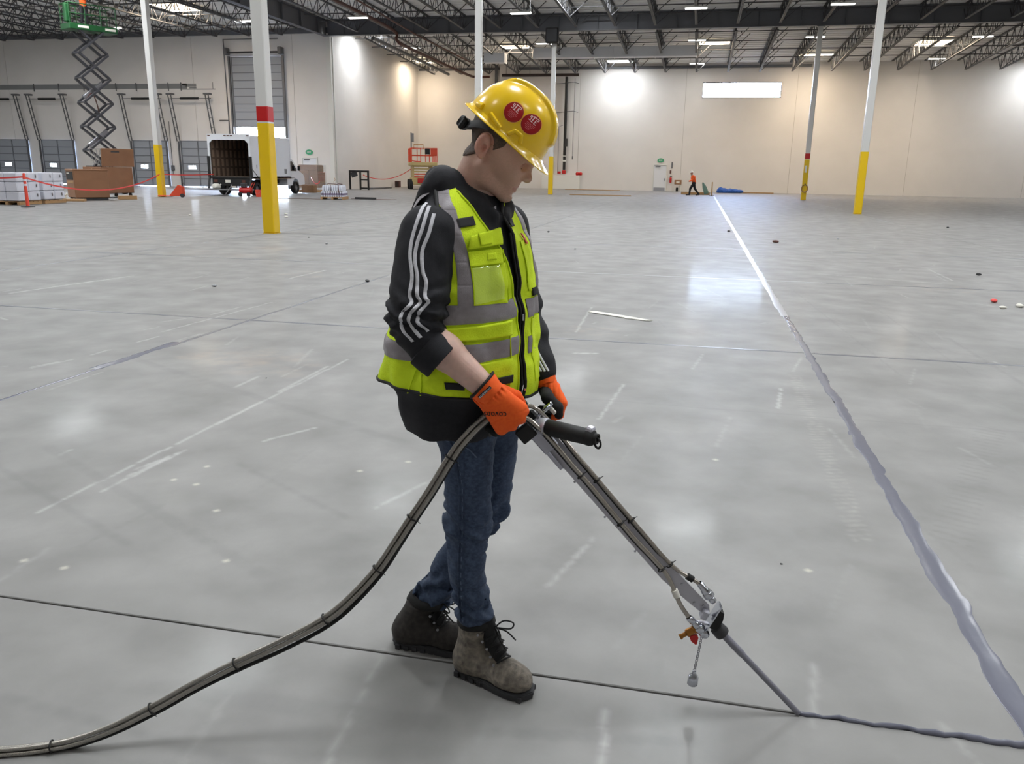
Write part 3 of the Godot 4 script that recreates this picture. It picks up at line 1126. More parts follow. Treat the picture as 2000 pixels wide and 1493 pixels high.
func build_lights() -> void:
	lamp_mat("led_glow", Color(1.0, 0.99, 0.97), 3.5)
	lamp_mat("sky_glow", Color(0.97, 0.985, 1.0), 3.0)
	lamp_mat("sky_glow_warm", Color(1.0, 0.91, 0.79), 2.6)
	var seen := {
		Vector3(-11.07, 0, -51.0): "long LED roof lamp in front of the girder, above the helmet", Vector3(-0.9, 0, -50.8): "long LED roof lamp hung on wires in front of the girder",
		Vector3(6.9, 0, -50.7): "long LED roof lamp in front of the girder, beside the nearer right column", Vector3(-21.4, 0, -51.1): "long LED roof lamp beside the rusty pipe, in front of the girder", Vector3(-29.3, 0, -51.3): "long LED roof lamp left of the corner girder, beside the red-banded column",
		Vector3(-39.9, 0, -52.5): "long LED roof lamp beside the green lift platform", Vector3(-11.8, 0, -62.8): "LED roof lamp behind the girder, next to the black column box", Vector3(-0.9, 0, -62.5): "LED roof lamp behind the girder, at the end of the white duct",
		Vector3(6.9, 0, -61.9): "LED roof lamp behind the farther right column", Vector3(-22.4, 0, -64.0): "LED roof lamp under the joists beside the lit side wall", Vector3(-0.95, 0, -75.3): "LED roof lamp close to the back wall, left of the high window"}
	for p in seen:
		led(Vector3(p.x, 10.6, p.z), seen[p])
	for i in 6:
		for j in 4:
			led(Vector3([-48.0, -32.0, -18.5, -5.5, 6.0, 20.0][i], 10.6, [-39.0, -25.0, -11.0, 4.0][j]), "LED roof lamp over the near hall, %s row back, %s from dock side" % [ordinal(j), ordinal(i)])
	var rest := {Vector3(17.5, 0, -51): "LED roof lamp in front of the girder, far right", Vector3(17.5, 0, -63): "LED roof lamp behind the girder, right of the nearer right column", Vector3(17.5, 0, -74): "LED roof lamp near the back wall, right of the high window", Vector3(26.5, 0, -63): "LED roof lamp behind the girder, farthest right", Vector3(-50.5, 0, -52): "LED roof lamp over the leftmost dock door"}
	for p in rest:
		led(Vector3(p.x, 10.6, p.z), rest[p])
	# roof lights
	for s in [[-7.45, -52.3, 2.2, 3.0, "sky_glow", "large bright roof light at the top edge, in front of the girder"], [-33.2, -50.0, 2.3, 2.6, "sky_glow_warm", "amber-tinted roof light above the dock side"],
			[16.0, -69.6, 2.3, 2.6, "sky_glow_warm", "amber-tinted roof light right of the nearer yellow column"], [0.35, -68.4, 2.3, 1.6, "sky_glow_warm", "amber-tinted roof light between the middle joists beside the duct end"],
			[8.4, -74.0, 2.6, 1.6, "sky_glow_warm", "roof light near the back wall behind the farther right column"], [-15.2, -68.6, 2.3, 1.8, "sky_glow_warm", "roof light over the short white duct"],
			[-7.5, -75.6, 2.3, 1.5, "sky_glow", "bright roof light against the back wall, above the exit door"], [-25.1, -62.5, 1.5, 1.8, "sky_glow", "roof light tight against the lit side wall, nearer the girder"],
			[-25.1, -74.6, 1.5, 1.8, "sky_glow_warm", "roof light tight against the lit side wall, in the far corner"], [26.5, -75.6, 2.3, 1.5, "sky_glow", "roof light by the back wall at the far right"]]:
		roof_light(s)
	for i in 3:  # extra row out of view, added to brighten the dock wall
		roof_light([[-52.0, -41.0, -31.0][i], -35.0, 2.3, 3.2, "sky_glow", "added unseen roof light brightening the dock wall, %s from the left" % ordinal(i)])
	for i in 4:
		for j in 3:
			roof_light([[-40.0, -12.0, 0.4, 13.0][i], [-31.0, -18.0, -4.0][j], 2.3, 2.6, "sky_glow", "roof light over the near hall, %s row back, %s from dock side" % [ordinal(j), ordinal(i)]])


func roof_light(s: Array) -> void:
	var y := (deck_y(s[1]) if s[0] > SIDE else 11.5) - 0.04
	var o := thing("skylight", s[5], "skylight", Vector3(s[0], y, s[1]))
	var m := M.new()
	for e in [[0.0, s[3] / 2, s[2] + 0.1, 0.08], [0.0, -s[3] / 2, s[2] + 0.1, 0.08]]:
		m.box(Vector3(e[0], -0.04, e[1]), Vector3(e[2], 0.2, e[3]))
	for x in [-s[2] / 2, s[2] / 2]:
		m.box(Vector3(x, -0.04, 0), Vector3(0.08, 0.2, s[3] + 0.1))
	part("skylight_frame", m, M0.white_paint, o)
	m = M.new()
	m.box(Vector3(0, 0, 0), Vector3(s[2], 0.03, s[3]))
	part("skylight_pane", m, M0[s[4]], o)
	area(o, Vector3(0, -0.06, 0), Vector2(s[2] * 0.95, s[3] * 0.95), SKY_E * s[2] * s[3] / 6.0, M0[s[4]].emission)


func led(at: Vector3, label: String) -> void:
	var o := thing("led_lamp", label, "lamp", at, 0.0, "LED roof lamps")
	var m := M.new()
	m.box(Vector3(0, 0.09, 0), Vector3(1.26, 0.08, 0.34), Basis(), 0.015)
	part("lamp_housing", m, M0.white_paint, o)
	m = M.new()
	m.box(Vector3(0, 0.025, 0), Vector3(1.22, 0.05, 0.3), Basis(), 0.015)
	part("lamp_diffuser", m, M0.led_glow, o)
	var top := (deck_y(at.z) if at.x > SIDE else 11.45) - at.y
	for x in [-0.58, 0.58]:
		m = M.new()
		m.tube([Vector3(x, 0.12, 0), Vector3(x, top, 0)], 0.008, 4)
		part("hanging_wire", m, M0.steel, o)
	area(o, Vector3(0, -0.02, 0), Vector2(1.2, 0.28), LED_E, M0.led_glow.emission)


# ---------------------------------------------------------------- columns
func build_columns() -> void:
	var c := [
		[-10.34, -18.8, true, "square white column with red band and yellow base, nearest one, in front of the truck"],
		[6.79, -38.7, false, "square white column with plain yellow base, the right one, without a red band"],
		[6.79, -58.6, true, "farther right white column with red band and a coil of cord hung on it"],
		[-10.34, -58.6, false, "far white column under the black box, seen beside the helmet brim"],
		[-27.47, -38.7, false, "white column with plain yellow base beside the tan chest"],
		[-10.34, -38.7, false, "white column rising directly behind the helmet"]]
	for e in c:
		var z: float = e[1]
		var top := 10.8 if z < -50 else (11.2 if e[0] < SIDE else 12.2)
		var o := thing("steel_column", e[3], "column", Vector3(e[0], 0, z), 0.0, "hall columns")
		o.set_meta("kind", "thing")
		var m := M.new()
		m.box(Vector3(0, (top + 2.6) / 2, 0), Vector3(0.3, top - 2.6, 0.3), Basis(), 0.02)
		part("shaft", m, M0.column_white, o)
		m = M.new()
		m.box(Vector3(0, 1.32, 0), Vector3(0.306, 2.62, 0.306), Basis(), 0.02)
		part("yellow_base", m, M0.column_yellow, o)
		if e[2]:
			m = M.new()
			m.box(Vector3(0, 2.825, 0), Vector3(0.305, 0.38, 0.305), Basis(), 0.02)
			part("red_band", m, M0.column_red, o)
		m = M.new()
		m.box(Vector3(0, 0.006, 0), Vector3(0.32, 0.012, 0.32))
		part("base_plate", m, M0.column_yellow, o)
		if z < -50:
			m = M.new()
			m.box(Vector3(0, top - 0.02, 0), Vector3(0.5, 0.04, 0.5))
			part("cap_plate", m, M0.girder_steel, o)
	# coil of cord on the far right column
	var o2 := thing("cord_coil", "coil of brown cord hanging on the farther right column", "cord", Vector3(6.79, 0.75, -58.43))
	var m2 := M.new()
	for k in 4:
		var p := []
		for j in 20:
			p.append(Vector3(cos(TAU * j / 20) * (0.17 + 0.015 * k), sin(TAU * j / 20) * (0.22 + 0.012 * k), 0.02 * k))
		m2.tube(p, 0.016, 6, false, true)
	part("loops", m2, M0.wood, o2)
	m2 = M.new()
	m2.box(Vector3(0, 0.27, 0.03), Vector3(0.05, 0.1, 0.12), Basis(), 0.01)
	part("hook", m2, M0.dark_grey, o2)
	m2 = M.new()
	m2.box(Vector3(6.75, 2.0, -58.43), Vector3(0.13, 0.45, 0.02))
	struct_thing(m2, "column_sign", "small pale notice on the yellow part of the farther right column", "sign", M0.paper)


# ---------------------------------------------------------------- dock wall
const DOORS := [-55.2, -50.87, -42.43, -38.2]

func build_docks() -> void:
	for k in 4:
		var o := thing("dock_door", "grey sectional dock door, %s" % ["leftmost one, behind the wrapped pallets", "second from the left, behind the first tan chest", "third from the left, behind the left column", "fourth from the left, partly behind the truck"][k], "door", Vector3(DOORS[k], 0, DOCK + 0.06), 0.0, "dock doors")
		door_curtain(o, 3.0, 3.42, 6, true, 0.05)
		lift_tracks(o, 3.0, 3.42, 6.85, 0.7)
	var t := thing("tall_door", "tall grey sectional door, raised above the truck to show daylight", "door", Vector3(-32.8, 0, DOCK + 0.06))
	door_curtain(t, 4.2, 5.0, 9, false, 4.5)
	var m := M.new()
	for s in [-1, 1]:
		m.box(Vector3(s * 2.2, 4.75, 0.14), Vector3(0.14, 9.6, 0.12))
		m.box(Vector3(s * 2.2, 9.85, 0.4), Vector3(0.3, 0.5, 0.5), Basis(), 0.04)
	part("door_frame", m, M0.track_steel, t)
	m = M.new()
	m.tube([Vector3(-2.2, 9.75, 0.5), Vector3(2.2, 9.75, 0.5)], 0.07, 8)
	part("spring_shaft", m, M0.dark_grey, t)
	# conduit round the tall door
	m = M.new()
	m.tube([Vector3(-31.0, 10.75, DOCK + 0.05), Vector3(-35.45, 10.75, DOCK + 0.05), Vector3(-35.4, 0.6, DOCK + 0.05)], 0.04, 6)
	m.tube([Vector3(-35.42, 5.0, DOCK + 0.05), Vector3(-36.2, 5.0, DOCK + 0.05)], 0.035, 6)
	struct_thing(m, "conduit", "dark conduit running up and over beside the tall door", "conduit", M0.track_steel)
	m = M.new()
	m.tube([Vector3(-40.6, 0.9, DOCK + 0.05), Vector3(-40.6, 4.9, DOCK + 0.05)], 0.025, 6)
	m.box(Vector3(-40.55, 1.4, DOCK + 0.08), Vector3(0.25, 0.4, 0.14), Basis(), 0.02)
	struct_thing(m, "switch_box", "small switch box with thin conduit between two dock doors", "switch box", M0.track_steel)
	# painted band, with short uprights
	m = M.new()
	m.box(Vector3((WEST - 38.8) / 2, 7.49, DOCK + 0.004), Vector3(-38.8 - WEST, 0.38, 0.008))
	for k in 3:
		m.box(Vector3(-38.6 + 0.15 * k, 7.62 - 0.13 * k, DOCK + 0.004), Vector3(1.2 - 0.3 * k, 0.09, 0.008))
	m.box(Vector3(-37.9, 7.26, DOCK + 0.004), Vector3(3.0, 0.06, 0.008))
	m.box(Vector3(-36.6, 7.5, DOCK + 0.004), Vector3(0.05, 0.5, 0.008))
	part("painted_band", m, M0.band_grey, struct("trim_4"))
	for x in [-52.5, -50.2, -47.9, -45.0, -43.2, -40.4, -39.3]:
		m = M.new()
		m.box(Vector3(x, 7.45, DOCK + 0.03), Vector3(0.06, 0.6, 0.05))
		part("upright", m, M0.track_steel, get_node("trim_4"))
	# side door by the corner
	side_door(Vector3(-28.9, 0, DOCK), "door_1", "green exit sign above the side door, behind the wrapped cartons")


func door_curtain(o: Node3D, w: float, h: float, cnt: int, win: bool, from: float) -> void:
	var sh := h / cnt
	for k in cnt:
		var y := from + sh * k
		var m := M.new()
		if win and k == 2:
			var cx := -w * 0.22
			for e in [[-w / 2 - 0.05, cx - 0.33, 0.0, sh], [cx + 0.33, w / 2 + 0.05, 0.0, sh], [cx - 0.33, cx + 0.33, 0.0, sh * 0.28], [cx - 0.33, cx + 0.33, sh * 0.72, sh]]:
				m.box(Vector3((e[0] + e[1]) / 2, y + (e[2] + e[3]) / 2, 0), Vector3(e[1] - e[0], e[3] - e[2], 0.05))
			var g := M.new()
			g.box(Vector3(cx, y + sh * 0.5, 0), Vector3(0.66, sh * 0.46, 0.01))
			part("vision_pane", g, M0.glass_pane, o)
		else:
			m.box(Vector3(0, y + sh / 2, 0), Vector3(w + 0.1, sh, 0.05), Basis(), 0.008)
			m.box(Vector3(0, y + sh * 0.5, 0.025), Vector3(w - 0.1, 0.04, 0.03))
			m.box(Vector3(0, y + 0.02, 0.025), Vector3(w - 0.1, 0.04, 0.03))
		part("section", m, M0.door_grey, o)
	var r := M.new()
	for x in [-w / 2 + 0.05, 0.0, w / 2 - 0.05]:
		r.box(Vector3(x, from + h / 2, 0.045), Vector3(0.07, h, 0.05))
	part("stile", r, M0.door_rib, o)
	for k in cnt + 1:
		r = M.new()
		r.box(Vector3(0, clampf(from + sh * k, from + 0.03, from + h - 0.03), 0.035), Vector3(w, 0.055, 0.03))
		part("section_rail", r, M0.door_rib, o)


func lift_tracks(o: Node3D, w: float, h: float, top: float, lean: float) -> void:
	for s in [-1, 1]:
		var m := M.new()
		var x: float = s * (w / 2 + 0.08)
		m.bar(Vector3(x, 0, 0.14), Vector3(x, h, 0.16), 0.1, 0.1)
		m.bar(Vector3(x - 0.12, h, 0.16), Vector3(x - 0.12, top, 0.16 + lean), 0.06, 0.06)
		m.bar(Vector3(x + 0.12, h, 0.14), Vector3(x + 0.12, top, 0.14 + lean), 0.06, 0.06)
		for k in 5:
			var t := (k + 0.5) / 5.0
			m.bar(Vector3(x - 0.12, lerpf(h, top, t), 0.16 + lean * t), Vector3(x + 0.12, lerpf(h, top, t), 0.14 + lean * t), 0.04, 0.04)
		m.box(Vector3(x, top, 0.1 + lean * 0.9), Vector3(0.5, 0.12, 0.4), Basis(), 0.01)
		part("track", m, M0.track_steel, o)
	var m2 := M.new()
	m2.tube([Vector3(-w / 2 - 0.2, top - 0.3, lean * 0.7), Vector3(w / 2 + 0.2, top - 0.3, lean * 0.7)], 0.03, 6)
	part("torsion_shaft", m2, M0.track_steel, o)
	m2 = M.new()
	m2.tube([Vector3(-w * 0.3, top - 0.3, lean * 0.7), Vector3(w * 0.22, top - 0.3, lean * 0.7)], 0.085, 8)
	part("torsion_spring", m2, M0.rubber, o)


func side_door(at: Vector3, called: String, sign_label: String) -> void:
	var r := struct(called)
	r.position = at
	var m := M.new()
	for x in [-0.6, 0.6]:
		m.box(Vector3(x, 1.15, 0.03), Vector3(0.09, 2.3, 0.1), Basis(), 0.01)
	m.box(Vector3(0, 2.33, 0.03), Vector3(1.29, 0.1, 0.1), Basis(), 0.01)
	part("door_frame", m, M0.white_paint, r)
	m = M.new()
	m.box(Vector3(0, 1.14, 0.02), Vector3(1.1, 2.26, 0.045), Basis(), 0.006)
	part("door_leaf", m, M0.truck_white, r)
	m = M.new()
	m.box(Vector3(0, 0.17, 0.05), Vector3(1.0, 0.28, 0.01))
	part("kick_plate", m, M0.steel, r)
	m = M.new()
	m.box(Vector3(0.42, 1.02, 0.07), Vector3(0.05, 0.22, 0.05), Basis(), 0.01)
	part("door_handle", m, M0.dark_grey, r)
	m = M.new()
	m.box(Vector3(-0.2, 2.18, 0.08), Vector3(0.45, 0.07, 0.08), Basis(), 0.01)
	part("door_closer", m, M0.pipe_grey, r)
	var s := thing("exit_sign", sign_label, "exit sign", at + Vector3(0.0, 2.72, 0.03))
	m = M.new()
	var p := PackedVector2Array()
	for k in 20:
		p.append(Vector2(cos(TAU * k / 20) * 0.3, sin(TAU * k / 20) * 0.19))
	m.prism(p, 0.03)
	part("sign_plate", m, M0.exit_green, s)
	var t := TextMesh.new()
	t.text = "EXIT"
	t.font = font()
	t.font_size = 16
	t.pixel_size = 0.0095
	t.depth = 0.01
	var ti := part("sign_text", t, M0.white_paint, s)
	ti.position.z = 0.035


func font() -> SystemFont:
	var f := SystemFont.new()
	f.font_names = PackedStringArray(["Droid Sans"])
	f.font_weight = 700
	return f


# ---------------------------------------------------------------- on the back wall
func build_backwall_things() -> void:
	side_door(Vector3(-3.65, 0, BACK), "door_2", "green exit sign above the back wall door, left of the walking worker")
	# fire riser
	var z := BACK + 0.35
	var o := thing("fire_riser", "black upright fire riser pipe with brackets on the back wall", "pipe", Vector3(-12.5, 0, z))
	var m := M.new()
	m.tube([Vector3(0, 1.75, 0), Vector3(0, 9.95, 0)], 0.13, 10)
	part("riser_pipe", m, M0.pipe_black, o)
	for y in [9.4, 6.9]:
		m = M.new()
		m.tube([Vector3(-0.95, y, -0.3), Vector3(-0.5, y - 0.02, 0.05), Vector3(0.7, y + 0.08, 0.05), Vector3(1.1, y, -0.3)], 0.03, 6)
		part("bracket", m, M0.track_steel, o)
	m = M.new()
	m.box(Vector3(0.15, 4.2, 0.05), Vector3(0.22, 0.7, 0.2), Basis(), 0.03)
	part("gauge_box", m, M0.dark_grey, o)
	m = M.new()
	m.box(Vector3(0, 2.55, 0), Vector3(0.3, 0.16, 0.3), Basis(), 0.03)
	m.box(Vector3(0, 3.0, 0), Vector3(0.29, 0.08, 0.29), Basis(), 0.03)
	part("white_collar", m, M0.white_paint, o)
	m = M.new()
	m.box(Vector3(0, 1.55, 0.02), Vector3(0.34, 0.34, 0.3), Basis(), 0.06)
	m.box(Vector3(-0.45, 1.5, 0.02), Vector3(0.3, 0.2, 0.2), Basis(), 0.05)
	part("red_valve", m, M0.red, o)
	o = thing("red_valve_box", "red valve pair on the wall beside the riser foot", "valve", Vector3(-11.1, 1.42, BACK + 0.36))
	for x in [-0.13, 0.17]:
		m = M.new()
		m.lathe([Vector2(0, -0.14), Vector2(0.12, -0.14), Vector2(0.16, -0.05), Vector2(0.16, 0.06), Vector2(0.1, 0.14), Vector2(0, 0.14)], Transform3D(Basis(), Vector3(x, 0, 0)), 12)
		part("valve_body", m, M0.red, o)
	m = M.new()
	m.tube([Vector3(-11.75, 2.9, z), Vector3(-11.72, 9.8, z)], 0.025, 6)
	m.box(Vector3(-11.74, 2.85, z), Vector3(0.1, 0.3, 0.1), Basis(), 0.02)
	struct_thing(m, "thin_conduit", "thin grey conduit right of the black riser", "conduit", M0.track_steel)
	m = M.new()
	m.tube([Vector3(-13.1, 1.4, z), Vector3(-13.1, 5.6, z), Vector3(-12.7, 5.75, z)], 0.03, 6)
	m.tube([Vector3(-13.5, 1.4, z), Vector3(-13.5, 5.0, z)], 0.03, 6)
	struct_thing(m, "pipe_pair", "two thin grey pipes left of the black riser", "pipe", M0.pipe_grey)
	m = M.new()
	m.box(Vector3(-12.8, 0.62, BACK + 0.25), Vector3(3.6, 1.24, 0.5), Basis(), 0.02)
	struct("trim_5", m, M0.white_paint)
	# downpipe and a boxed-out pier
	m = M.new()
	m.box(Vector3(-19.1, 5.5, BACK + 0.3), Vector3(0.24, 11.0, 0.24))
	struct_thing(m, "dark_post", "dark upright steel post high on the back wall behind the helmet", "post", M0.track_steel)
	m = M.new()
	m.box(Vector3(-17.9, 5.5, BACK + 0.2), Vector3(1.7, 11.0, 0.4))
	struct("trim_6", m, M0.wall_dock)
	m = M.new()
	m.tube([Vector3(-19.0, 9.3, BACK + 0.45), Vector3(-17.9, 8.7, BACK + 0.45)], 0.05, 6)
	struct_thing(m, "brace_rod", "slanting grey brace beside the dark post on the back wall", "rod", M0.track_steel)
	# extinguisher and notices by the door
	o = thing("fire_extinguisher", "red fire extinguisher on the wall right of the back door", "extinguisher", Vector3(-2.65, 0.75, BACK + 0.12))
	m = M.new()
	m.lathe([Vector2(0, 0), Vector2(0.09, 0), Vector2(0.1, 0.03), Vector2(0.1, 0.4), Vector2(0.05, 0.5), Vector2(0.03, 0.52), Vector2(0, 0.52)], Transform3D(), 12)
	part("cylinder", m, M0.red, o)
	m = M.new()
	m.box(Vector3(0.02, 0.57, 0), Vector3(0.18, 0.07, 0.06), Basis(), 0.01)
	m.tube(curve([Vector3(-0.06, 0.55, 0), Vector3(-0.14, 0.45, 0.02), Vector3(-0.13, 0.2, 0.03)], 0.04), 0.015, 6)
	part("valve", m, M0.black, o)
	m = M.new()
	m.box(Vector3(-2.7, 1.72, BACK + 0.03), Vector3(0.14, 0.28, 0.05), Basis(), 0.01)
	struct_thing(m, "alarm_pull", "small dark red alarm box above the fire extinguisher", "alarm box", M0.pipe_red)
	m = M.new()
	m.box(Vector3(-2.6, 2.3, BACK + 0.02), Vector3(0.12, 0.55, 0.04), Basis(), 0.01)
	struct_thing(m, "wall_panel", "narrow grey plate on the wall beside the back door frame", "plate", M0.pipe_grey)
	# carton on a white stand
	o = thing("carton", "brown carton lying on the white stand by the back wall", "carton", Vector3(-1.95, 0.62, BACK + 0.9))
	m = M.new()
	m.box(Vector3(0, 0.2, 0), Vector3(0.62, 0.4, 0.5), Basis(), 0.01)
	part("carton_body", m, M0.cardboard, o)
	m = M.new()
	m.box(Vector3(0, 0.2, 0.252), Vector3(0.3, 0.16, 0.004))
	part("carton_label", m, M0.paper, o)
	o = thing("white_stand", "white stand under the carton by the back wall", "stand", Vector3(-1.95, 0, BACK + 0.9))
	m = M.new()
	for x in [-0.27, 0.27]:
		m.box(Vector3(x, 0.3, 0), Vector3(0.05, 0.6, 0.45))
	m.box(Vector3(0, 0.59, 0), Vector3(0.6, 0.05, 0.48), Basis(), 0.01)
	part("stand_frame", m, M0.white_paint, o)
	m = M.new()
	m.box(Vector3(-0.05, 0.18, 0), Vector3(0.2, 0.34, 0.2), Basis(), 0.03)
	part("dark_canister", m, M0.black, o)


# ---------------------------------------------------------------- truck, seen from behind; it stands at its rear right corner, nose towards -z
func wheel(parent: Node3D, at: Vector3, r: float, w: float) -> void:
	var xf := Transform3D(Basis(Vector3.FORWARD, PI / 2), at)
	var m := M.new()
	m.lathe([Vector2(r * 0.6, -w / 2), Vector2(r * 0.93, -w / 2), Vector2(r, -w * 0.36), Vector2(r, w * 0.36), Vector2(r * 0.93, w / 2), Vector2(r * 0.6, w / 2), Vector2(r * 0.55, w * 0.3)], xf, 20)
	part("tyre", m, M0.rubber, parent)
	m = M.new()
	m.lathe([Vector2(0, w * 0.3), Vector2(r * 0.3, w * 0.32), Vector2(r * 0.35, w * 0.2), Vector2(r * 0.58, w * 0.3), Vector2(r * 0.6, w * 0.45)], xf, 20)
	m.lathe([Vector2(r * 0.6, -w * 0.45), Vector2(r * 0.58, -w * 0.3), Vector2(0, -w * 0.3)], xf, 20)
	part("wheel_rim", m, M0.pipe_grey, parent)


func build_truck() -> void:
	var o := thing("box_truck", "white box truck parked with its empty cargo box open and tail lift lowered", "truck", Vector3(-26.1, 0, -43.2))
	var m := M.new()
	var w := 1.33
	var L := 4.6
	# cargo box: floor, sides, roof, front
	m.box(Vector3(0, 0.98, -L / 2), Vector3(w * 2, 0.12, L))
	part("cargo_floor", m, M0.truck_in, o)
	for s in [-1, 1]:
		m = M.new()
		m.box(Vector3(s * (w - 0.02), 2.1, -L / 2), Vector3(0.04, 2.3, L), Basis(), 0.01)
		part("cargo_side", m, M0.truck_white, o)
		m = M.new()
		m.box(Vector3(s * (w - 0.055), 2.1, -L / 2 - 0.02), Vector3(0.02, 2.2, L - 0.15))
		part("cargo_lining", m, M0.truck_in, o)
		for k in 9:
			m = M.new()
			m.box(Vector3(s * (w - 0.075), 2.1, -0.35 - 0.47 * k), Vector3(0.025, 2.1, 0.2))
			part("lining_slat", m, M0.truck_slat, o)
		for y in [1.55, 2.05, 2.55]:
			m = M.new()
			m.box(Vector3(s * (w - 0.1), y, -L / 2), Vector3(0.03, 0.1, L - 0.2))
			part("lining_rail", m, M0.truck_in, o)
	m = M.new()
	m.box(Vector3(0, 3.27, -L / 2), Vector3(w * 2, 0.06, L), Basis(), 0.02)
	part("cargo_roof", m, M0.truck_white, o)
	m = M.new()
	m.box(Vector3(0, 3.2, -L / 2), Vector3(w * 2 - 0.1, 0.03, L - 0.15))
	m.box(Vector3(0, 2.1, -L + 0.07), Vector3(w * 2 - 0.1, 2.2, 0.03))
	part("cargo_lining", m, M0.truck_in, o)
	m = M.new()
	m.box(Vector3(0, 2.1, -L + 0.02), Vector3(w * 2, 2.3, 0.04))
	part("cargo_front", m, M0.truck_white, o)
	for k in 6:
		m = M.new()
		m.box(Vector3(-1.05 + 0.42 * k, 2.1, -L + 0.1), Vector3(0.2, 2.1, 0.03))
		part("lining_slat", m, M0.truck_slat, o)
	# rear frame with clipped corners
	var outer := PackedVector2Array([Vector2(-w, 1.0), Vector2(-w, 3.36), Vector2(w, 3.36), Vector2(w, 1.0), Vector2(w - 0.12, 1.0), Vector2(w - 0.12, 2.85), Vector2(w - 0.32, 3.04), Vector2(-w + 0.32, 3.04), Vector2(-w + 0.12, 2.85), Vector2(-w + 0.12, 1.0)])
	m = M.new()
	m.prism(outer, 0.08, Transform3D(Basis(), Vector3(0, 0, -0.02)))
	part("rear_frame", m, M0.truck_white, o)
	for x in [-1.2, -0.2, 0.0, 0.2, 1.2]:
		m = M.new()
		m.box(Vector3(x, 3.27, 0.07), Vector3(0.13, 0.05, 0.03))
		part("marker_lamp", m, M0.pipe_red, o)
	# rear bumper step and lamps
	m = M.new()
	m.box(Vector3(0, 0.72, -0.05), Vector3(w * 2 - 0.3, 0.42, 0.2), Basis(), 0.02)
	m.box(Vector3(0, 0.98, 0.0), Vector3(w * 2 - 0.1, 0.1, 0.14), Basis(), 0.01)
	part("rear_bumper", m, M0.black, o)
	for x in [-0.95, 0.8]:
		m = M.new()
		m.box(Vector3(x, 0.78, 0.06), Vector3(0.22, 0.13, 0.02))
		part("tail_lamp", m, M0.pipe_red, o)
	m = M.new()
	m.box(Vector3(-0.18, 0.77, 0.06), Vector3(0.32, 0.15, 0.015))
	part("number_plate", m, M0.paper, o)
	# tail lift, its arms and the lowered platform
	for s in [-1, 1]:
		m = M.new()
		m.box(Vector3(s * (w - 0.02), 1.55, 0.06), Vector3(0.16, 1.2, 0.1), Basis(), 0.02)
		m.bar(Vector3(s * (w - 0.02), 1.0, 0.08), Vector3(s * (w - 0.05), 0.3, 0.3), 0.09, 0.09)
		part("lift_arm", m, M0.black, o)
	m = M.new()
	m.box(Vector3(-0.45, 0.33, 0.72), Vector3(3.9, 0.05, 1.1), Basis(), 0.015)
	part("lift_platform", m, M0.pipe_grey, o)
	m = M.new()
	m.bar(Vector3(0.35, 0.06, 1.3), Vector3(0.75, 0.62, 1.2), 0.06, 0.04)
	part("lift_prop", m, M0.steel, o)
	m = M.new()
	m.bar(Vector3(w + 0.05, 1.5, 0.1), Vector3(w + 0.62, 0.25, -0.6), 0.03, 0.03)
	part("stay_cable", m, M0.dark_grey, o)
	# chassis
	m = M.new()
	for s in [-1, 1]:
		m.box(Vector3(s * 0.45, 0.72, -3.2), Vector3(0.12, 0.2, 6.4))
	m.box(Vector3(0, 0.68, -2.7), Vector3(1.6, 0.25, 0.9), Basis(), 0.05)
	part("chassis", m, M0.black, o)
	for s in [-1, 1]:
		wheel(o, Vector3(s * 0.95, 0.37, -0.85), 0.37, 0.42)
		wheel(o, Vector3(s * 1.08, 0.37, -5.55), 0.37, 0.26)
	# cab
	var side := PackedVector2Array([Vector2(0, 0.5), Vector2(0, 2.05), Vector2(0.35, 2.12), Vector2(0.75, 2.08), Vector2(1.5, 1.42), Vector2(2.15, 1.18), Vector2(2.32, 1.0), Vector2(2.34, 0.55), Vector2(1.55, 0.5), Vector2(1.5, 0.72), Vector2(1.3, 0.88), Vector2(1.02, 0.9), Vector2(0.78, 0.78), Vector2(0.68, 0.5)])
	var xf := Transform3D(Basis(Vector3(0, 0, -1), Vector3.UP, Vector3(1, 0, 0)), Vector3(-1.1, 0, -4.55))
	m = M.new()
	m.prism(side, 2.2, xf)
	part("cab", m, M0.truck_white, o)
	var win := PackedVector2Array([Vector2(0.28, 1.38), Vector2(0.28, 1.95), Vector2(0.7, 1.96), Vector2(1.28, 1.45), Vector2(1.25, 1.36)])
	for s in [0, 1]:
		m = M.new()
		m.prism(win, 0.012, Transform3D(xf.basis, xf.origin + Vector3(-0.006 + s * 2.2, 0, 0)))
		part("side_window", m, M0.dark_glass, o)
		m = M.new()
		m.box(Vector3(-1.3 + s * 2.6, 1.55, -5.75), Vector3(0.16, 0.3, 0.1), Basis(), 0.03)
		part("mirror", m, M0.black, o)
	m = M.new()
	m.box(Vector3(1.105, 0.95, -5.05), Vector3(0.01, 0.02, 0.9))
	m.box(Vector3(1.11, 1.22, -4.8), Vector3(0.03, 0.04, 0.16))
	part("door_line", m, M0.dark_grey, o)
	m = M.new()
	m.box(Vector3(w + 0.005, 1.35, -3.95), Vector3(0.01, 0.28, 0.3))
	m.box(Vector3(w + 0.005, 1.6, -0.55), Vector3(0.01, 0.2, 0.06))
	part("side_plate", m, M0.pipe_grey, o)
	# goods inside, and white bag on the platform
	o = thing("goods_stack", "pale stack of boxed goods standing inside the open truck", "carton", Vector3(-26.35, 1.05, -46.6))
	for k in 5:
		m = M.new()
		m.box(Vector3(0, 0.12 + 0.24 * k, 0), Vector3(0.5, 0.225, 0.4), Basis(), 0.01)
		part("box", m, M0.paper, o)
	o = thing("goods_crate", "low dark crate standing at the right inside the open truck", "crate", Vector3(-25.5, 1.05, -46.4))
	m = M.new()
	m.box(Vector3(0, 0.3, 0), Vector3(0.6, 0.6, 0.6), Basis(), 0.02)
	part("crate_body", m, M0.dark_grey, o)
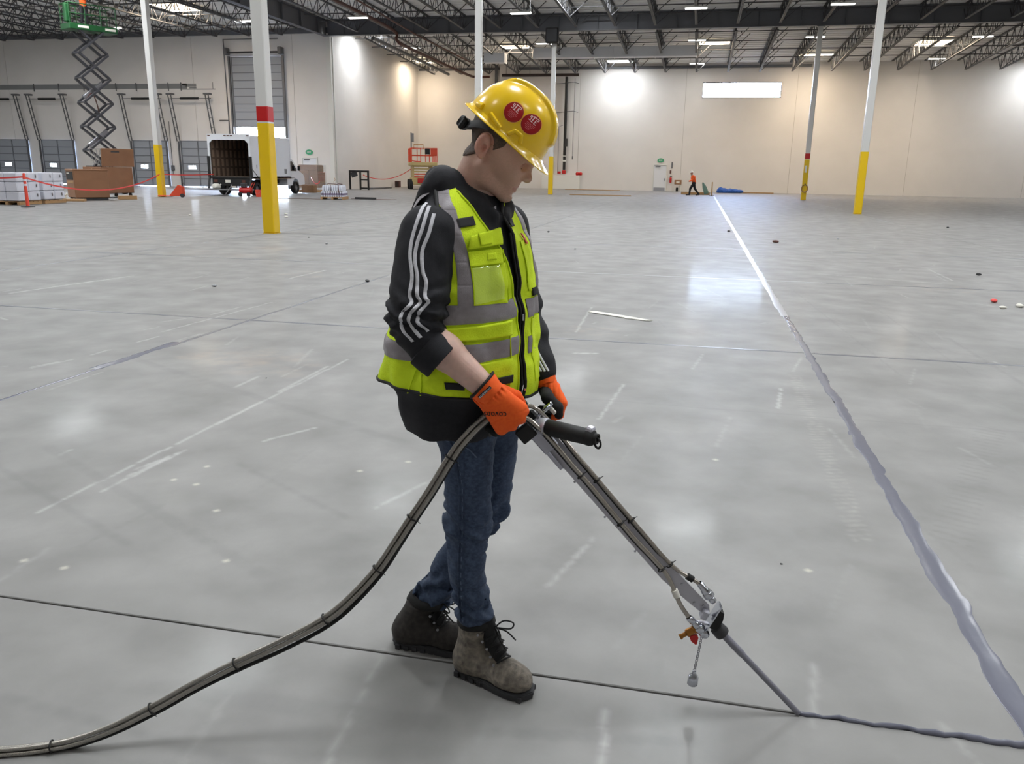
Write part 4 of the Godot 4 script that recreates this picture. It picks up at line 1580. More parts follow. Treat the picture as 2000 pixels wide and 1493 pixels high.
	for k in 3:
		m = M.new()
		m.box(Vector3(0, 0.12 + 0.18 * k, 0.31), Vector3(0.6, 0.1, 0.02))
		part("crate_board", m, M0.wood, o)
	bag(Vector3(-26.8, 0.36, -42.75), Vector3(0.27, 0.16, 0.2), "pale bundled rag lying on the tail lift platform", M0.paper, 3)
	# red machine on the floor beside it
	o = thing("red_compressor", "small red compressor on the floor behind the truck, beside the red-banded column", "compressor", Vector3(-24.35, 0, -41.7))
	m = M.new()
	m.tube([Vector3(-0.35, 0.32, 0), Vector3(-0.33, 0.32, 0), Vector3(0.33, 0.32, 0), Vector3(0.35, 0.32, 0)], [0.05, 0.17, 0.17, 0.05], 14)
	part("tank", m, M0.red, o)
	m = M.new()
	m.box(Vector3(-0.1, 0.6, 0), Vector3(0.3, 0.26, 0.26), Basis(), 0.04)
	part("motor", m, M0.dark_grey, o)
	for x in [-0.25, 0.25]:
		m = M.new()
		m.lathe([Vector2(0, -0.03), Vector2(0.12, -0.03), Vector2(0.12, 0.03), Vector2(0, 0.03)], Transform3D(Basis(Vector3.RIGHT, PI / 2), Vector3(x, 0.12, 0.18)), 14)
		part("wheel", m, M0.rubber, o)
	m = M.new()
	m.tube([Vector3(0.3, 0.4, -0.12), Vector3(0.5, 0.75, -0.12), Vector3(0.5, 0.75, 0.12), Vector3(0.3, 0.4, 0.12)], 0.016, 6)
	part("handle", m, M0.orange_plastic, o)
	o = thing("orange_bucket", "orange bucket beside the red compressor", "bucket", Vector3(-23.55, 0, -41.6))
	m = M.new()
	m.lathe([Vector2(0, 0), Vector2(0.13, 0), Vector2(0.165, 0.36), Vector2(0.175, 0.36), Vector2(0.175, 0.38), Vector2(0.155, 0.38), Vector2(0.125, 0.02), Vector2(0, 0.02)], Transform3D(), 16)
	part("bucket_body", m, M0.orange_plastic, o)
	m = M.new()
	m.tube([Vector3(-0.17, 0.35, 0), Vector3(-0.1, 0.2, 0.14), Vector3(0.1, 0.2, 0.14), Vector3(0.17, 0.35, 0)], 0.006, 5)
	part("bail", m, M0.steel, o)


func bag(at: Vector3, r: Vector3, label: String, ml: Material, sd: int, turn := 0.0, called := "cloth_bag") -> void:
	var nz := FastNoiseLite.new()
	nz.seed = sd
	nz.frequency = 4.0
	var f := func(p: Vector3) -> float: return smax(ell(p, Vector3(0, r.y * 0.8, 0), r) + nz.get_noise_3dv(p) * 0.05, -p.y, 0.03)
	var m: M = net(f, Vector3(-r.x - 0.1, -0.05, -r.z - 0.1), Vector3(r.x + 0.1, r.y * 2 + 0.1, r.z + 0.1), 0.03)[0]
	var o := thing(called, label, "bag", at, turn)
	part("bag_body", m, ml, o)
	var t := M.new()
	t.tube([Vector3(r.x * 0.7, r.y * 1.2, 0), Vector3(r.x * 1.0, r.y * 1.3, 0.02), Vector3(r.x * 1.15, r.y * 1.6, 0)], [r.y * 0.3, r.y * 0.16, r.y * 0.3], 8)
	part("tied_end", t, ml, o)


# ---------------------------------------------------------------- stacked goods
func pallet(o: Node3D, w: float, d: float) -> void:
	for k in 5:
		var m := M.new()
		m.box(Vector3(0, 0.12, -d / 2 + d * (k + 0.5) / 5), Vector3(w, 0.025, d / 6.5))
		part("deck_board", m, M0.wood, o)
	for k in 3:
		var m := M.new()
		m.box(Vector3((k - 1) * (w / 2 - 0.06), 0.055, 0), Vector3(0.1, 0.1, d))
		part("stringer", m, M0.wood, o)


func build_stores() -> void:
	# two pallets of shrink-wrapped goods at the left edge
	for e in [[-26.55, -28.2, "white shrink-wrapped pallet load cut by the left edge of the picture"], [-26.75, -29.75, "white shrink-wrapped pallet load next to the white sacks"]]:
		var o := thing("wrapped_pallet", e[2], "pallet load", Vector3(e[0], 0, e[1]), 0.08)
		pallet(o, 1.15, 1.3)
		for i in 2:
			for k in 3:
				for j in 2:
					var m := M.new()
					m.box(Vector3(-0.28 + 0.56 * i, 0.33 + 0.365 * k, -0.32 + 0.64 * j), Vector3(0.545, 0.35, 0.62), Basis(), 0.03)
					part("white_package", m, M0.wrap_white, o)
		for k in 6:
			var m := M.new()
			m.box(Vector3(0.575, 0.36 + 0.365 * (k % 3), -0.42 + 0.3 * int(k / 3) * 2), Vector3(0.006, 0.12, 0.05))
			part("printed_mark", m, M0.pipe_grey, o)
	bag(Vector3(-27.75, 0, -31.6), Vector3(0.42, 0.2, 0.3), "white sack lying beside the wrapped pallets, the higher one", M0.paper, 5, 0.5, "white_sack")
	bag(Vector3(-27.5, 0, -31.0), Vector3(0.5, 0.11, 0.3), "flat white sack lying in front of the higher sack", M0.paper, 6, 0.2, "white_sack")
	var m := M.new()
	m.box(Vector3(-26.9, 0.05, -31.7), Vector3(0.9, 0.1, 0.35), Basis(Vector3.UP, 0.4), 0.01)
	struct_thing(m, "timber_block", "short brown timber block lying before the closed tan chest", "timber", M0.wood)
	m = M.new()
	m.box(Vector3(-26.5, 0.09, -34.7), Vector3(0.8, 0.18, 0.3), Basis(Vector3.UP, 0.9), 0.01)
	struct_thing(m, "timber_block", "pale timber block lying between the two tan chests", "timber", M0.wood)
	# closed job chest
	var o := thing("job_chest", "closed tan steel job chest with a black label panel", "tool chest", Vector3(-27.4, 0, -33.25), -0.61)
	m = M.new()
	m.box(Vector3(0, 0.72, 0), Vector3(1.2, 1.2, 1.45), Basis(), 0.02)
	part("chest_body", m, M0.chest_tan, o)
	m = M.new()
	m.box(Vector3(0, 1.34, 0), Vector3(1.25, 0.07, 1.5), Basis(), 0.015)
	part("chest_lid", m, M0.chest_tan, o)
	m = M.new()
	m.box(Vector3(0.0, 1.08, 0.73), Vector3(1.0, 0.36, 0.012))
	part("label_panel", m, M0.black, o)
	m = M.new()
	m.box(Vector3(-0.2, 1.19, 0.738), Vector3(0.4, 0.05, 0.006))
	part("panel_print", m, M0.paper, o)
	m = M.new()
	m.box(Vector3(0.0, 0.8, 0.73), Vector3(0.95, 0.1, 0.012), Basis(), 0.004)
	part("handle_recess", m, M0.wood, o)
	for x in [-0.45, 0.0, 0.45]:
		m = M.new()
		m.box(Vector3(x, 0.06, 0), Vector3(0.14, 0.12, 1.35))
		part("skid", m, M0.dark_grey, o)
	# open job chest on castors
	o = thing("job_chest", "open tan steel job chest on castors, its lid raised", "tool chest", Vector3(-28.75, 0, -36.4), -0.16)
	m = M.new()
	for e in [[0.0, 0.25, 0.0, 1.2, 0.06, 1.9], [0.58, 0.85, 0.0, 0.04, 1.25, 1.9], [-0.58, 0.85, 0.0, 0.04, 1.25, 1.9], [0.0, 0.85, 0.93, 1.2, 1.25, 0.04], [0.0, 0.85, -0.93, 1.2, 1.25, 0.04]]:
		m.box(Vector3(e[0], e[1], e[2]), Vector3(e[3], e[4], e[5]), Basis(), 0.008)
	part("chest_body", m, M0.chest_tan, o)
	m = M.new()
	m.box(Vector3(0.62, 1.92, -0.1), Vector3(0.1, 0.86, 1.95), Basis(Vector3.BACK, -0.06), 0.02)
	part("chest_lid", m, M0.chest_tan, o)
	m = M.new()
	m.box(Vector3(0.685, 2.2, 0.1), Vector3(0.012, 0.07, 0.5))
	part("lid_mark", m, M0.dark_grey, o)
	m = M.new()
	m.box(Vector3(-0.3, 1.5, 0.5), Vector3(0.5, 0.06, 0.6))
	part("tray", m, M0.dark_grey, o)
	m = M.new()
	m.box(Vector3(0.0, 0.85, 0.955), Vector3(0.03, 1.1, 0.02))
	part("corner_strip", m, M0.wood, o)
	for x in [-0.48, 0.48]:
		for z in [-0.8, 0.8]:
			var cs := M.new()
			cs.lathe([Vector2(0, -0.03), Vector2(0.09, -0.03), Vector2(0.09, 0.03), Vector2(0, 0.03)], Transform3D(Basis(Vector3.BACK, PI / 2), Vector3(x, 0.09, z)), 12)
			cs.box(Vector3(x, 0.18, z), Vector3(0.08, 0.1, 0.1))
			part("castor", cs, M0.rubber, o)
	# barrier post and tape
	o = thing("barrier_post", "orange barrier post on a dark base before the wrapped pallets", "post", Vector3(-24.45, 0, -26.4))
	m = M.new()
	m.lathe([Vector2(0, 0), Vector2(0.24, 0), Vector2(0.24, 0.03), Vector2(0.08, 0.05), Vector2(0, 0.05)], Transform3D(), 20)
	part("post_base", m, M0.rubber, o)
	m = M.new()
	m.lathe([Vector2(0.062, 0.05), Vector2(0.05, 1.0), Vector2(0.056, 1.0), Vector2(0.056, 1.08), Vector2(0.05, 1.08), Vector2(0.05, 1.2), Vector2(0.03, 1.24), Vector2(0, 1.24)], Transform3D(), 14)
	part("post_tube", m, M0.orange_plastic, o)
	for y in [0.78, 0.95]:
		m = M.new()
		m.lathe([Vector2(0.056, y), Vector2(0.0585, y), Vector2(0.057, y + 0.07), Vector2(0.054, y + 0.07)], Transform3D(), 14)
		part("reflective_band", m, M0.wrap_white, o)
	var spans := [
		[Vector3(-29.0, 0.95, -26.6), Vector3(-24.45, 1.1, -26.35), 0.03, "red barrier tape left of the orange barrier post"],
		[Vector3(-24.45, 1.1, -26.35), Vector3(-27.4, 1.12, -38.5), 0.62, "red barrier tape sagging before the tan chests to the left column"],
		[Vector3(-27.4, 1.15, -38.5), Vector3(-27.0, 1.15, -42.9), 0.04, "red barrier tape from the left column to the truck"],
		[Vector3(-24.7, 1.0, -50.4), Vector3(-19.6, 0.9, -41.0), 0.25, "orange barrier tape in front of the wrapped cartons"],
		[Vector3(-26.2, 1.1, -62.6), Vector3(-23.6, 1.6, -66.6), 0.55, "orange barrier tape by the lit side wall, ending at the low lift"]]
	for s in spans:
		var p := []
		for k in 17:
			var q: float = k / 16.0
			p.append((s[0] as Vector3).lerp(s[1], q) - Vector3(0, s[2] * 4.0 * q * (1.0 - q), 0))
		m = M.new()
		for k in 16:
			m.bar(p[k], p[k + 1], 0.012, 0.055)
		struct_thing(m, "barrier_tape", s[3], "tape", M0.red_tape, "barrier tapes")
	# orange pallet jack beside the left column
	o = thing("pallet_jack", "orange pallet jack beside the foot of the left column", "pallet jack", Vector3(-26.35, 0, -38.6))
	m = M.new()
	m.prism(PackedVector2Array([Vector2(-0.5, 0.06), Vector2(0.05, 0.62), Vector2(0.3, 0.55), Vector2(0.32, 0.06)]), 0.2, Transform3D(Basis(), Vector3(0, 0, 0)))
	part("jack_body", m, M0.lift_orange, o)
	m = M.new()
	m.box(Vector3(-0.75, 0.06, 0.1), Vector3(0.7, 0.05, 0.4), Basis(), 0.01)
	part("fork", m, M0.lift_orange, o)
	m = M.new()
	m.tube([Vector3(0.22, 0.5, 0.1), Vector3(0.3, 0.75, 0.1)], 0.03, 8)
	m.lathe([Vector2(0, -0.05), Vector2(0.1, -0.05), Vector2(0.1, 0.05), Vector2(0, 0.05)], Transform3D(Basis(Vector3.RIGHT, PI / 2), Vector3(0.28, 0.1, 0.2)), 14)
	part("jack_wheel", m, M0.dark_grey, o)
	# cartons wrapped on a pallet by the side door
	o = thing("carton_pallet", "tall brown cartons shrink-wrapped on a pallet beside the truck nose", "pallet load", Vector3(-25.9, 0, -53.0), 0.1)
	pallet(o, 1.4, 1.6)
	for e in [[-0.32, 0.72, 0.2, 0.72, 1.15, 1.0], [0.36, 0.72, 0.2, 0.6, 1.15, 1.0], [0.0, 0.66, -0.55, 1.3, 1.0, 0.5], [0.0, 1.48, 0.2, 1.3, 0.34, 1.0], [-0.05, 1.4, -0.55, 1.2, 0.45, 0.5]]:
		m = M.new()
		m.box(Vector3(e[0], e[1] + 0.13, e[2]), Vector3(e[3], e[4], e[5]), Basis(), 0.015)
		part("carton", m, M0.cardboard, o)
	m = M.new()
	m.box(Vector3(0, 0.95, -0.05), Vector3(1.42, 1.7, 1.62), Basis(), 0.03)
	part("shrink_wrap", m, M0.glass_pane, o)
	o = thing("small_carton", "small brown carton on the floor at the truck front wheel", "carton", Vector3(-25.1, 0, -50.9))
	m = M.new()
	m.box(Vector3(0, 0.24, 0), Vector3(0.85, 0.48, 0.5), Basis(), 0.012)
	part("carton_body", m, M0.cardboard, o)
	m = M.new()
	m.box(Vector3(0, 0.482, 0), Vector3(0.86, 0.006, 0.06))
	part("packing_tape", m, M0.wood, o)
	# pallet of bottled water
	o = thing("bottle_pallet", "pallet of clear bottled water packs under loose wrap", "pallet load", Vector3(-18.75, 0, -40.9), 0.2)
	pallet(o, 1.25, 1.1)
	m = M.new()
	var bt := M.new()
	bt.lathe([Vector2(0.001, 0), Vector2(0.048, 0), Vector2(0.05, 0.02), Vector2(0.05, 0.2), Vector2(0.04, 0.24), Vector2(0.018, 0.27), Vector2(0.018, 0.29), Vector2(0.001, 0.29)], Transform3D(), 7)
	var bb := M.new()
	bb.lathe([Vector2(0.0515, 0.07), Vector2(0.0515, 0.17)], Transform3D(), 7)
	for lay in 2:
		for i in 10 - lay:
			for j in 9 - lay:
				if i > 0 and j > 0 and i < 9 - lay - 0 and j < 8 - lay and lay == 0:
					continue
				var xf := Transform3D(Basis(), Vector3(-0.54 + 0.12 * i + 0.06 * lay, 0.14 + 0.3 * lay, -0.48 + 0.12 * j + 0.06 * lay))
				m.add(bt, xf)
				if lay == 0:
					m.add(bb, xf)
	stuff(part("bottles", m, M0.wrap_white, o))
	m = M.new()
	for i in 10:
		for s in [-1, 1]:
			m.lathe([Vector2(0.053, 0.22), Vector2(0.053, 0.32)], Transform3D(Basis(), Vector3(-0.54 + 0.12 * i, 0, s * 0.48)), 7)
	for j in 9:
		for s in [-1, 1]:
			m.lathe([Vector2(0.053, 0.22), Vector2(0.053, 0.32)], Transform3D(Basis(), Vector3(s * 0.54, 0, -0.48 + 0.12 * j)), 7)
	stuff(part("bottle_bands", m, M0.bottle_band, o))
	m = M.new()
	m.tube([Vector3(-0.3, 0.74, 0.4), Vector3(-0.32, 0.8, 0), Vector3(0.3, 0.77, 0.35), Vector3(0.05, 0.8, -0.3), Vector3(0.35, 0.76, -0.4)], 0.02, 6)
	m.tube([Vector3(-0.1, 0.76, 0.42), Vector3(-0.08, 0.3, 0.56)], 0.018, 6)
	m.tube([Vector3(0.3, 0.76, 0.4), Vector3(0.36, 0.35, 0.56)], 0.018, 6)
	part("red_strap", m, M0.pipe_red, o)
	m = M.new()
	m.tube(curve([Vector3(0.02, 0.75, 0), Vector3(0.0, 0.9, 0.02), Vector3(0.06, 1.0, 0), Vector3(0.02, 1.12, 0.03)], 0.05), 0.012, 5)
	part("loose_wrap", m, M0.wood, o)
	# flattened red sheets under it
	for e in [[-20.6, -40.3, 0.1, 2.6, 0.25, "flat red sheet on the floor left of the bottled water"], [-17.0, -42.0, -0.1, 2.4, 0.6, "flat red sheet on the floor right of the bottled water"]]:
		m = M.new()
		m.box(Vector3(e[0], 0.008, e[1]), Vector3(e[3], 0.012, e[4]), Basis(Vector3.UP, e[2]), 0.003)
		struct_thing(m, "red_sheet", e[5], "sheet", M0.pipe_red)
	m = M.new()
	m.box(Vector3(-17.3, 0.06, -41.6), Vector3(1.2, 0.1, 0.16), Basis(Vector3.UP, -0.1), 0.01)
	struct_thing(m, "dark_timber", "dark timber length lying on the red sheet right of the bottled water", "timber", M0.dark_grey)
	# dark frame on the lit side wall
	o = thing("steel_trestle", "dark upright steel trestle standing against the lit side wall", "frame", Vector3(-25.6, 0, -60.4), 0.0)
	m = M.new()
	for e in [[-0.75, 0.7], [0.1, 0.7], [0.75, 0.7]]:
		m.box(Vector3(e[0], e[1], 0), Vector3(0.12, 1.4, 0.12), Basis(), 0.01)
	m.box(Vector3(0, 1.38, 0), Vector3(1.62, 0.14, 0.14), Basis(), 0.01)
	m.box(Vector3(0.42, 0.75, 0), Vector3(0.65, 0.09, 0.1), Basis(), 0.01)
	m.box(Vector3(0.42, 0.12, 0), Vector3(0.65, 0.12, 0.1), Basis(), 0.01)
	part("frame_posts", m, M0.black, o)
	m = M.new()
	m.box(Vector3(-0.4, 1.15, 0), Vector3(0.5, 0.4, 0.05), Basis(Vector3.BACK, 0.3), 0.01)
	part("frame_gusset", m, M0.dark_grey, o)
	o = thing("brown_box", "small brown box at the foot of the lit side wall", "box", Vector3(-26.4, 0, -71.0))
	m = M.new()
	m.box(Vector3(0, 0.28, 0), Vector3(0.42, 0.56, 0.42), Basis(), 0.012)
	part("box_body", m, M0.pipe_red, o)
	m = M.new()
	m.box(Vector3(0, 0.28, 0.213), Vector3(0.3, 0.42, 0.006))
	part("box_panel", m, M0.pipe_dark, o)
	m = M.new()
	m.box(Vector3(-25.6, 0.06, -64.6), Vector3(0.5, 0.12, 4.2), Basis(), 0.02)
	struct_thing(m, "board_stack", "long low stack of grey boards along the lit side wall", "boards", M0.pipe_grey)
	for e in [[-6.8, -58.8, 4.3, "long thin board lying on the floor beyond the column behind the man"], [-9.5, -75.8, 5.0, "long thin board lying along the back wall under the riser"]]:
		m = M.new()
		m.box(Vector3(e[0], 0.03, e[1]), Vector3(e[2], 0.05, 0.3), Basis(Vector3.UP, 0.05), 0.01)
		struct_thing(m, "floor_board", e[3], "board", M0.wood)
	# barrier post and blue sheeting by the back wall
	o = thing("barrier_post", "thin tan barrier post beside the walking worker", "post", Vector3(0.9, 0, -64.1))
	m = M.new()
	m.lathe([Vector2(0, 0), Vector2(0.18, 0), Vector2(0.18, 0.03), Vector2(0, 0.05)], Transform3D(), 14)
	part("post_base", m, M0.dark_grey, o)
	m = M.new()
	m.lathe([Vector2(0.045, 0.04), Vector2(0.04, 1.0), Vector2(0, 1.03)], Transform3D(), 10)
	part("post_tube", m, M0.wood, o)
	var nz := FastNoiseLite.new()
	nz.seed = 77
	nz.frequency = 2.2
	var f := func(p: Vector3) -> float:
		var d := 9.0
		for k in 5:
			d = smin(d, ell(p, Vector3(-0.85 + 0.42 * k, 0.14, 0.05 * sin(k * 2.0)), Vector3(0.3, 0.32 - 0.04 * k, 0.35)), 0.1)
		return smax(d + 0.07 * nz.get_noise_3dv(p), -p.y, 0.04)
	m = net(f, Vector3(-1.3, -0.05, -0.5), Vector3(1.3, 0.6, 0.5), 0.045)[0]
	o = thing("blue_sheeting", "heap of bunched blue plastic sheeting on the floor by the back wall", "sheeting", Vector3(2.6, 0, -75.6))
	part("sheeting_folds", m, M0.blue_tarp, o)
	m = M.new()
	m.box(Vector3(5.0, 0.05, -76.0), Vector3(2.6, 0.09, 0.2), Basis(), 0.01)
	struct_thing(m, "floor_board", "long thin board lying right of the blue sheeting", "board", M0.wood)
	m = M.new()
	m.box(Vector3(-0.3, 0.1, -67.0), Vector3(2.2, 0.2, 0.5), Basis(), 0.02)
	struct_thing(m, "floor_board", "low stack of tan boards behind the walking worker", "board", M0.wood)
	o = thing("green_cart", "pale green bag bundle behind the walking worker", "bag", Vector3(0.35, 0, -66.3))
	m = M.new()
	m.tube([Vector3(-0.15, 0.95, 0), Vector3(0.0, 0.6, 0), Vector3(0.2, 0.1, 0)], [0.05, 0.16, 0.2], 10)
	part("bag_body", m, mat("sage", Color(0.42, 0.53, 0.49), 0.8), o)


# ---------------------------------------------------------------- the raised green lift
func build_lift_high() -> void:
	var o := thing("scissor_lift", "tall raised scissor lift with green platform near the roof", "scissor lift", Vector3(-32.4, 0, -40.6), 1.08)
	var m := M.new()
	m.box(Vector3(0, 0.75, 0), Vector3(2.4, 0.7, 1.1), Basis(), 0.05)
	part("chassis", m, M0.lift_green, o)
	for x in [-0.85, 0.85]:
		for z in [-0.55, 0.55]:
			wheel_z(o, Vector3(x, 0.3, z), 0.3, 0.2)
	var y0 := 1.1
	var H := 1.24
	for k in 6:
		for s in [-1, 1]:
			var z: float = s * 0.42
			for d in [-1, 1]:
				m = M.new()
				m.bar(Vector3(-0.72 * d, y0 + H * k + 0.03, z + 0.04 * d), Vector3(0.72 * d, y0 + H * (k + 1) - 0.03, z + 0.04 * d), 0.09, 0.2, Vector3.BACK)
				part("scissor_arm", m, M0.lift_grey, o)
		for d in [-1, 1]:
			m = M.new()
			m.tube([Vector3(d * 0.72, y0 + H * (k + 1), -0.5), Vector3(d * 0.72, y0 + H * (k + 1), 0.5)], 0.045, 8)
			part("cross_tube", m, M0.lift_grey, o)
		m = M.new()
		m.tube([Vector3(0, y0 + H * (k + 0.5), -0.5), Vector3(0, y0 + H * (k + 0.5), 0.5)], 0.05, 8)
		part("pivot_pin", m, M0.lift_grey, o)
		if k in [1, 3]:
			m = M.new()
			m.bar(Vector3(-0.6, y0 + H * k + 0.25, 0), Vector3(0.45, y0 + H * (k + 1) - 0.2, 0), 0.2, 0.2, Vector3.UP, 0.02)
			part("lift_cylinder", m, M0.steel, o)
	m = M.new()
	m.tube(curve([Vector3(-0.5, 5.0, 0.1), Vector3(-0.2, 5.3, 0.15), Vector3(0.0, 4.9, 0.1), Vector3(0.1, 4.3, 0.1)], 0.1), 0.03, 6)
	part("hydraulic_hose", m, M0.pipe_red, o)
	# platform
	var py := y0 + H * 6
	m = M.new()
	m.box(Vector3(0.1, py + 0.02, 0), Vector3(2.5, 0.3, 1.15), Basis(), 0.03)
	part("platform_deck", m, M0.lift_green, o)
	m = M.new()
	for x in [-1.1, -0.3, 0.5, 1.3]:
		for z in [-0.54, 0.54]:
			m.tube([Vector3(x, py + 0.15, z), Vector3(x, py + 1.15, z)], 0.028, 6)
	for y in [0.65, 1.15]:
		m.tube([Vector3(-1.1, py + y, -0.54), Vector3(1.3, py + y, -0.54), Vector3(1.3, py + y, 0.54), Vector3(-1.1, py + y, 0.54), Vector3(-1.1, py + y, -0.54)], 0.028, 6)
	part("guard_rail", m, M0.lift_green, o)
	m = M.new()
	m.box(Vector3(-1.1, py + 0.65, 0.3), Vector3(0.3, 0.9, 0.3), Basis(), 0.05)
	part("control_box", m, M0.lift_green, o)
	for e in [[-0.45, 0.555], [0.95, 0.555]]:
		m = M.new()
		m.box(Vector3(e[0], py + 0.03, 0.58), Vector3(0.55, 0.12, 0.008))
		part("side_lettering", m, M0.paper, o)
	# silver mesh guard seen near the foot of the lift
	m = M.new()
	for k in 7:
		m.bar(Vector3(-0.75 + 0.17 * k, 1.2, 0.62), Vector3(-0.75 + 0.17 * k + 0.3, 2.4, 0.62), 0.02, 0.02)
		m.bar(Vector3(0.45 - 0.17 * k, 1.2, 0.62), Vector3(0.15 - 0.17 * k, 2.4, 0.62), 0.02, 0.02)
	for y in [1.2, 1.8, 2.4]:
		m.bar(Vector3(-0.85, y, 0.62), Vector3(0.5, y, 0.62), 0.03, 0.03)
	part("mesh_guard", m, M0.steel, o)


func wheel_z(parent: Node3D, at: Vector3, r: float, w: float) -> void:
	var m := M.new()
	m.lathe([Vector2(0, -w / 2), Vector2(r * 0.9, -w / 2), Vector2(r, -w * 0.35), Vector2(r, w * 0.35), Vector2(r * 0.9, w / 2), Vector2(r * 0.5, w / 2), Vector2(r * 0.45, w * 0.35), Vector2(0, w * 0.35)], Transform3D(Basis(Vector3.RIGHT, PI / 2), at), 16)
	part("wheel", m, M0.rubber, parent)


# ---------------------------------------------------------------- the lowered cream lift by the back wall
func build_lift_low() -> void:
	var o := thing("scissor_lift", "lowered cream and orange scissor lift by the lit side wall", "scissor lift", Vector3(-22.6, 0, -66.4), 0.42)
	var m := M.new()
	m.box(Vector3(0, 0.65, 0), Vector3(1.75, 0.55, 2.6), Basis(), 0.05)
	part("chassis", m, M0.lift_cream, o)
	for x in [-0.95, 0.95]:
		for z in [-0.95, 0.95]:
			wheel(o, Vector3(x, 0.4, z), 0.4, 0.28)
	m = M.new()
	m.box(Vector3(0, 0.7, 1.35), Vector3(0.9, 0.4, 0.2), Basis(), 0.03)
	part("red_panel", m, M0.red, o)
	for s in [-1, 1]:
		m = M.new()
		m.box(Vector3(s * 0.75, 1.4, 0), Vector3(0.1, 1.0, 2.4), Basis(), 0.01)
		part("folded_arm", m, M0.lift_cream, o)
	for k in 5:
		m = M.new()
		m.box(Vector3(0, 1.0 + 0.21 * k, 1.15), Vector3(1.4, 0.1, 0.12), Basis(), 0.01)
		part("arm_end", m, M0.lift_orange if k < 2 else M0.lift_cream, o)
	m = M.new()
	m.box(Vector3(0.1, 2.02, 0), Vector3(2.1, 0.28, 3.3), Basis(), 0.03)
	part("platform_deck", m, M0.lift_cream, o)
	m = M.new()
	var y0 := 2.15
	for x in [-0.92, -0.2, 0.5, 1.12]:
		for z in [-1.6, 1.6]:
			m.tube([Vector3(x, y0, z), Vector3(x, y0 + 1.1, z)], 0.035, 6)
	for z in [-0.8, 0.0, 0.8]:
		for x in [-0.92, 1.12]:
			m.tube([Vector3(x, y0, z), Vector3(x, y0 + 1.1, z)], 0.035, 6)
	for y in [0.55, 1.1]:
		m.tube([Vector3(-0.92, y0 + y, -1.6), Vector3(1.12, y0 + y, -1.6), Vector3(1.12, y0 + y, 1.6), Vector3(-0.92, y0 + y, 1.6), Vector3(-0.92, y0 + y, -1.6)], 0.035, 6)
	m.tube(curve([Vector3(-0.92, y0 + 0.5, 1.62), Vector3(-0.88, y0 + 0.12, 1.62), Vector3(-0.2, y0 + 0.05, 1.62)], 0.1), 0.04, 6)
	part("guard_rail", m, M0.lift_orange, o)
	m = M.new()
	m.box(Vector3(1.14, y0 + 0.83, 0.5), Vector3(0.03, 0.5, 2.1))
	m.box(Vector3(0.85, y0 + 0.83, 1.61), Vector3(0.5, 0.5, 0.03))
	part("orange_banner", m, M0.lift_orange, o)
	m = M.new()
	m.box(Vector3(0.35, y0 + 0.85, 1.62), Vector3(0.4, 0.45, 0.1), Basis(), 0.02)
	part("control_box", m, M0.black, o)
	m = M.new()
	m.tube([Vector3(-0.5, y0 + 1.1, -1.3), Vector3(-0.5, y0 + 1.45, -1.3), Vector3(0.3, y0 + 1.45, -1.3), Vector3(0.3, y0 + 1.1, -1.3)], 0.04, 6)
	part("pipe_cradle", m, M0.wood, o)
	m = M.new()
	m.box(Vector3(-0.7, y0 + 1.75, -1.4), Vector3(0.1, 1.3, 0.1))
	m.box(Vector3(-0.6, y0 + 2.0, -1.38), Vector3(0.25, 0.7, 0.05), Basis(), 0.01)
	part("work_mast", m, M0.pipe_grey, o)


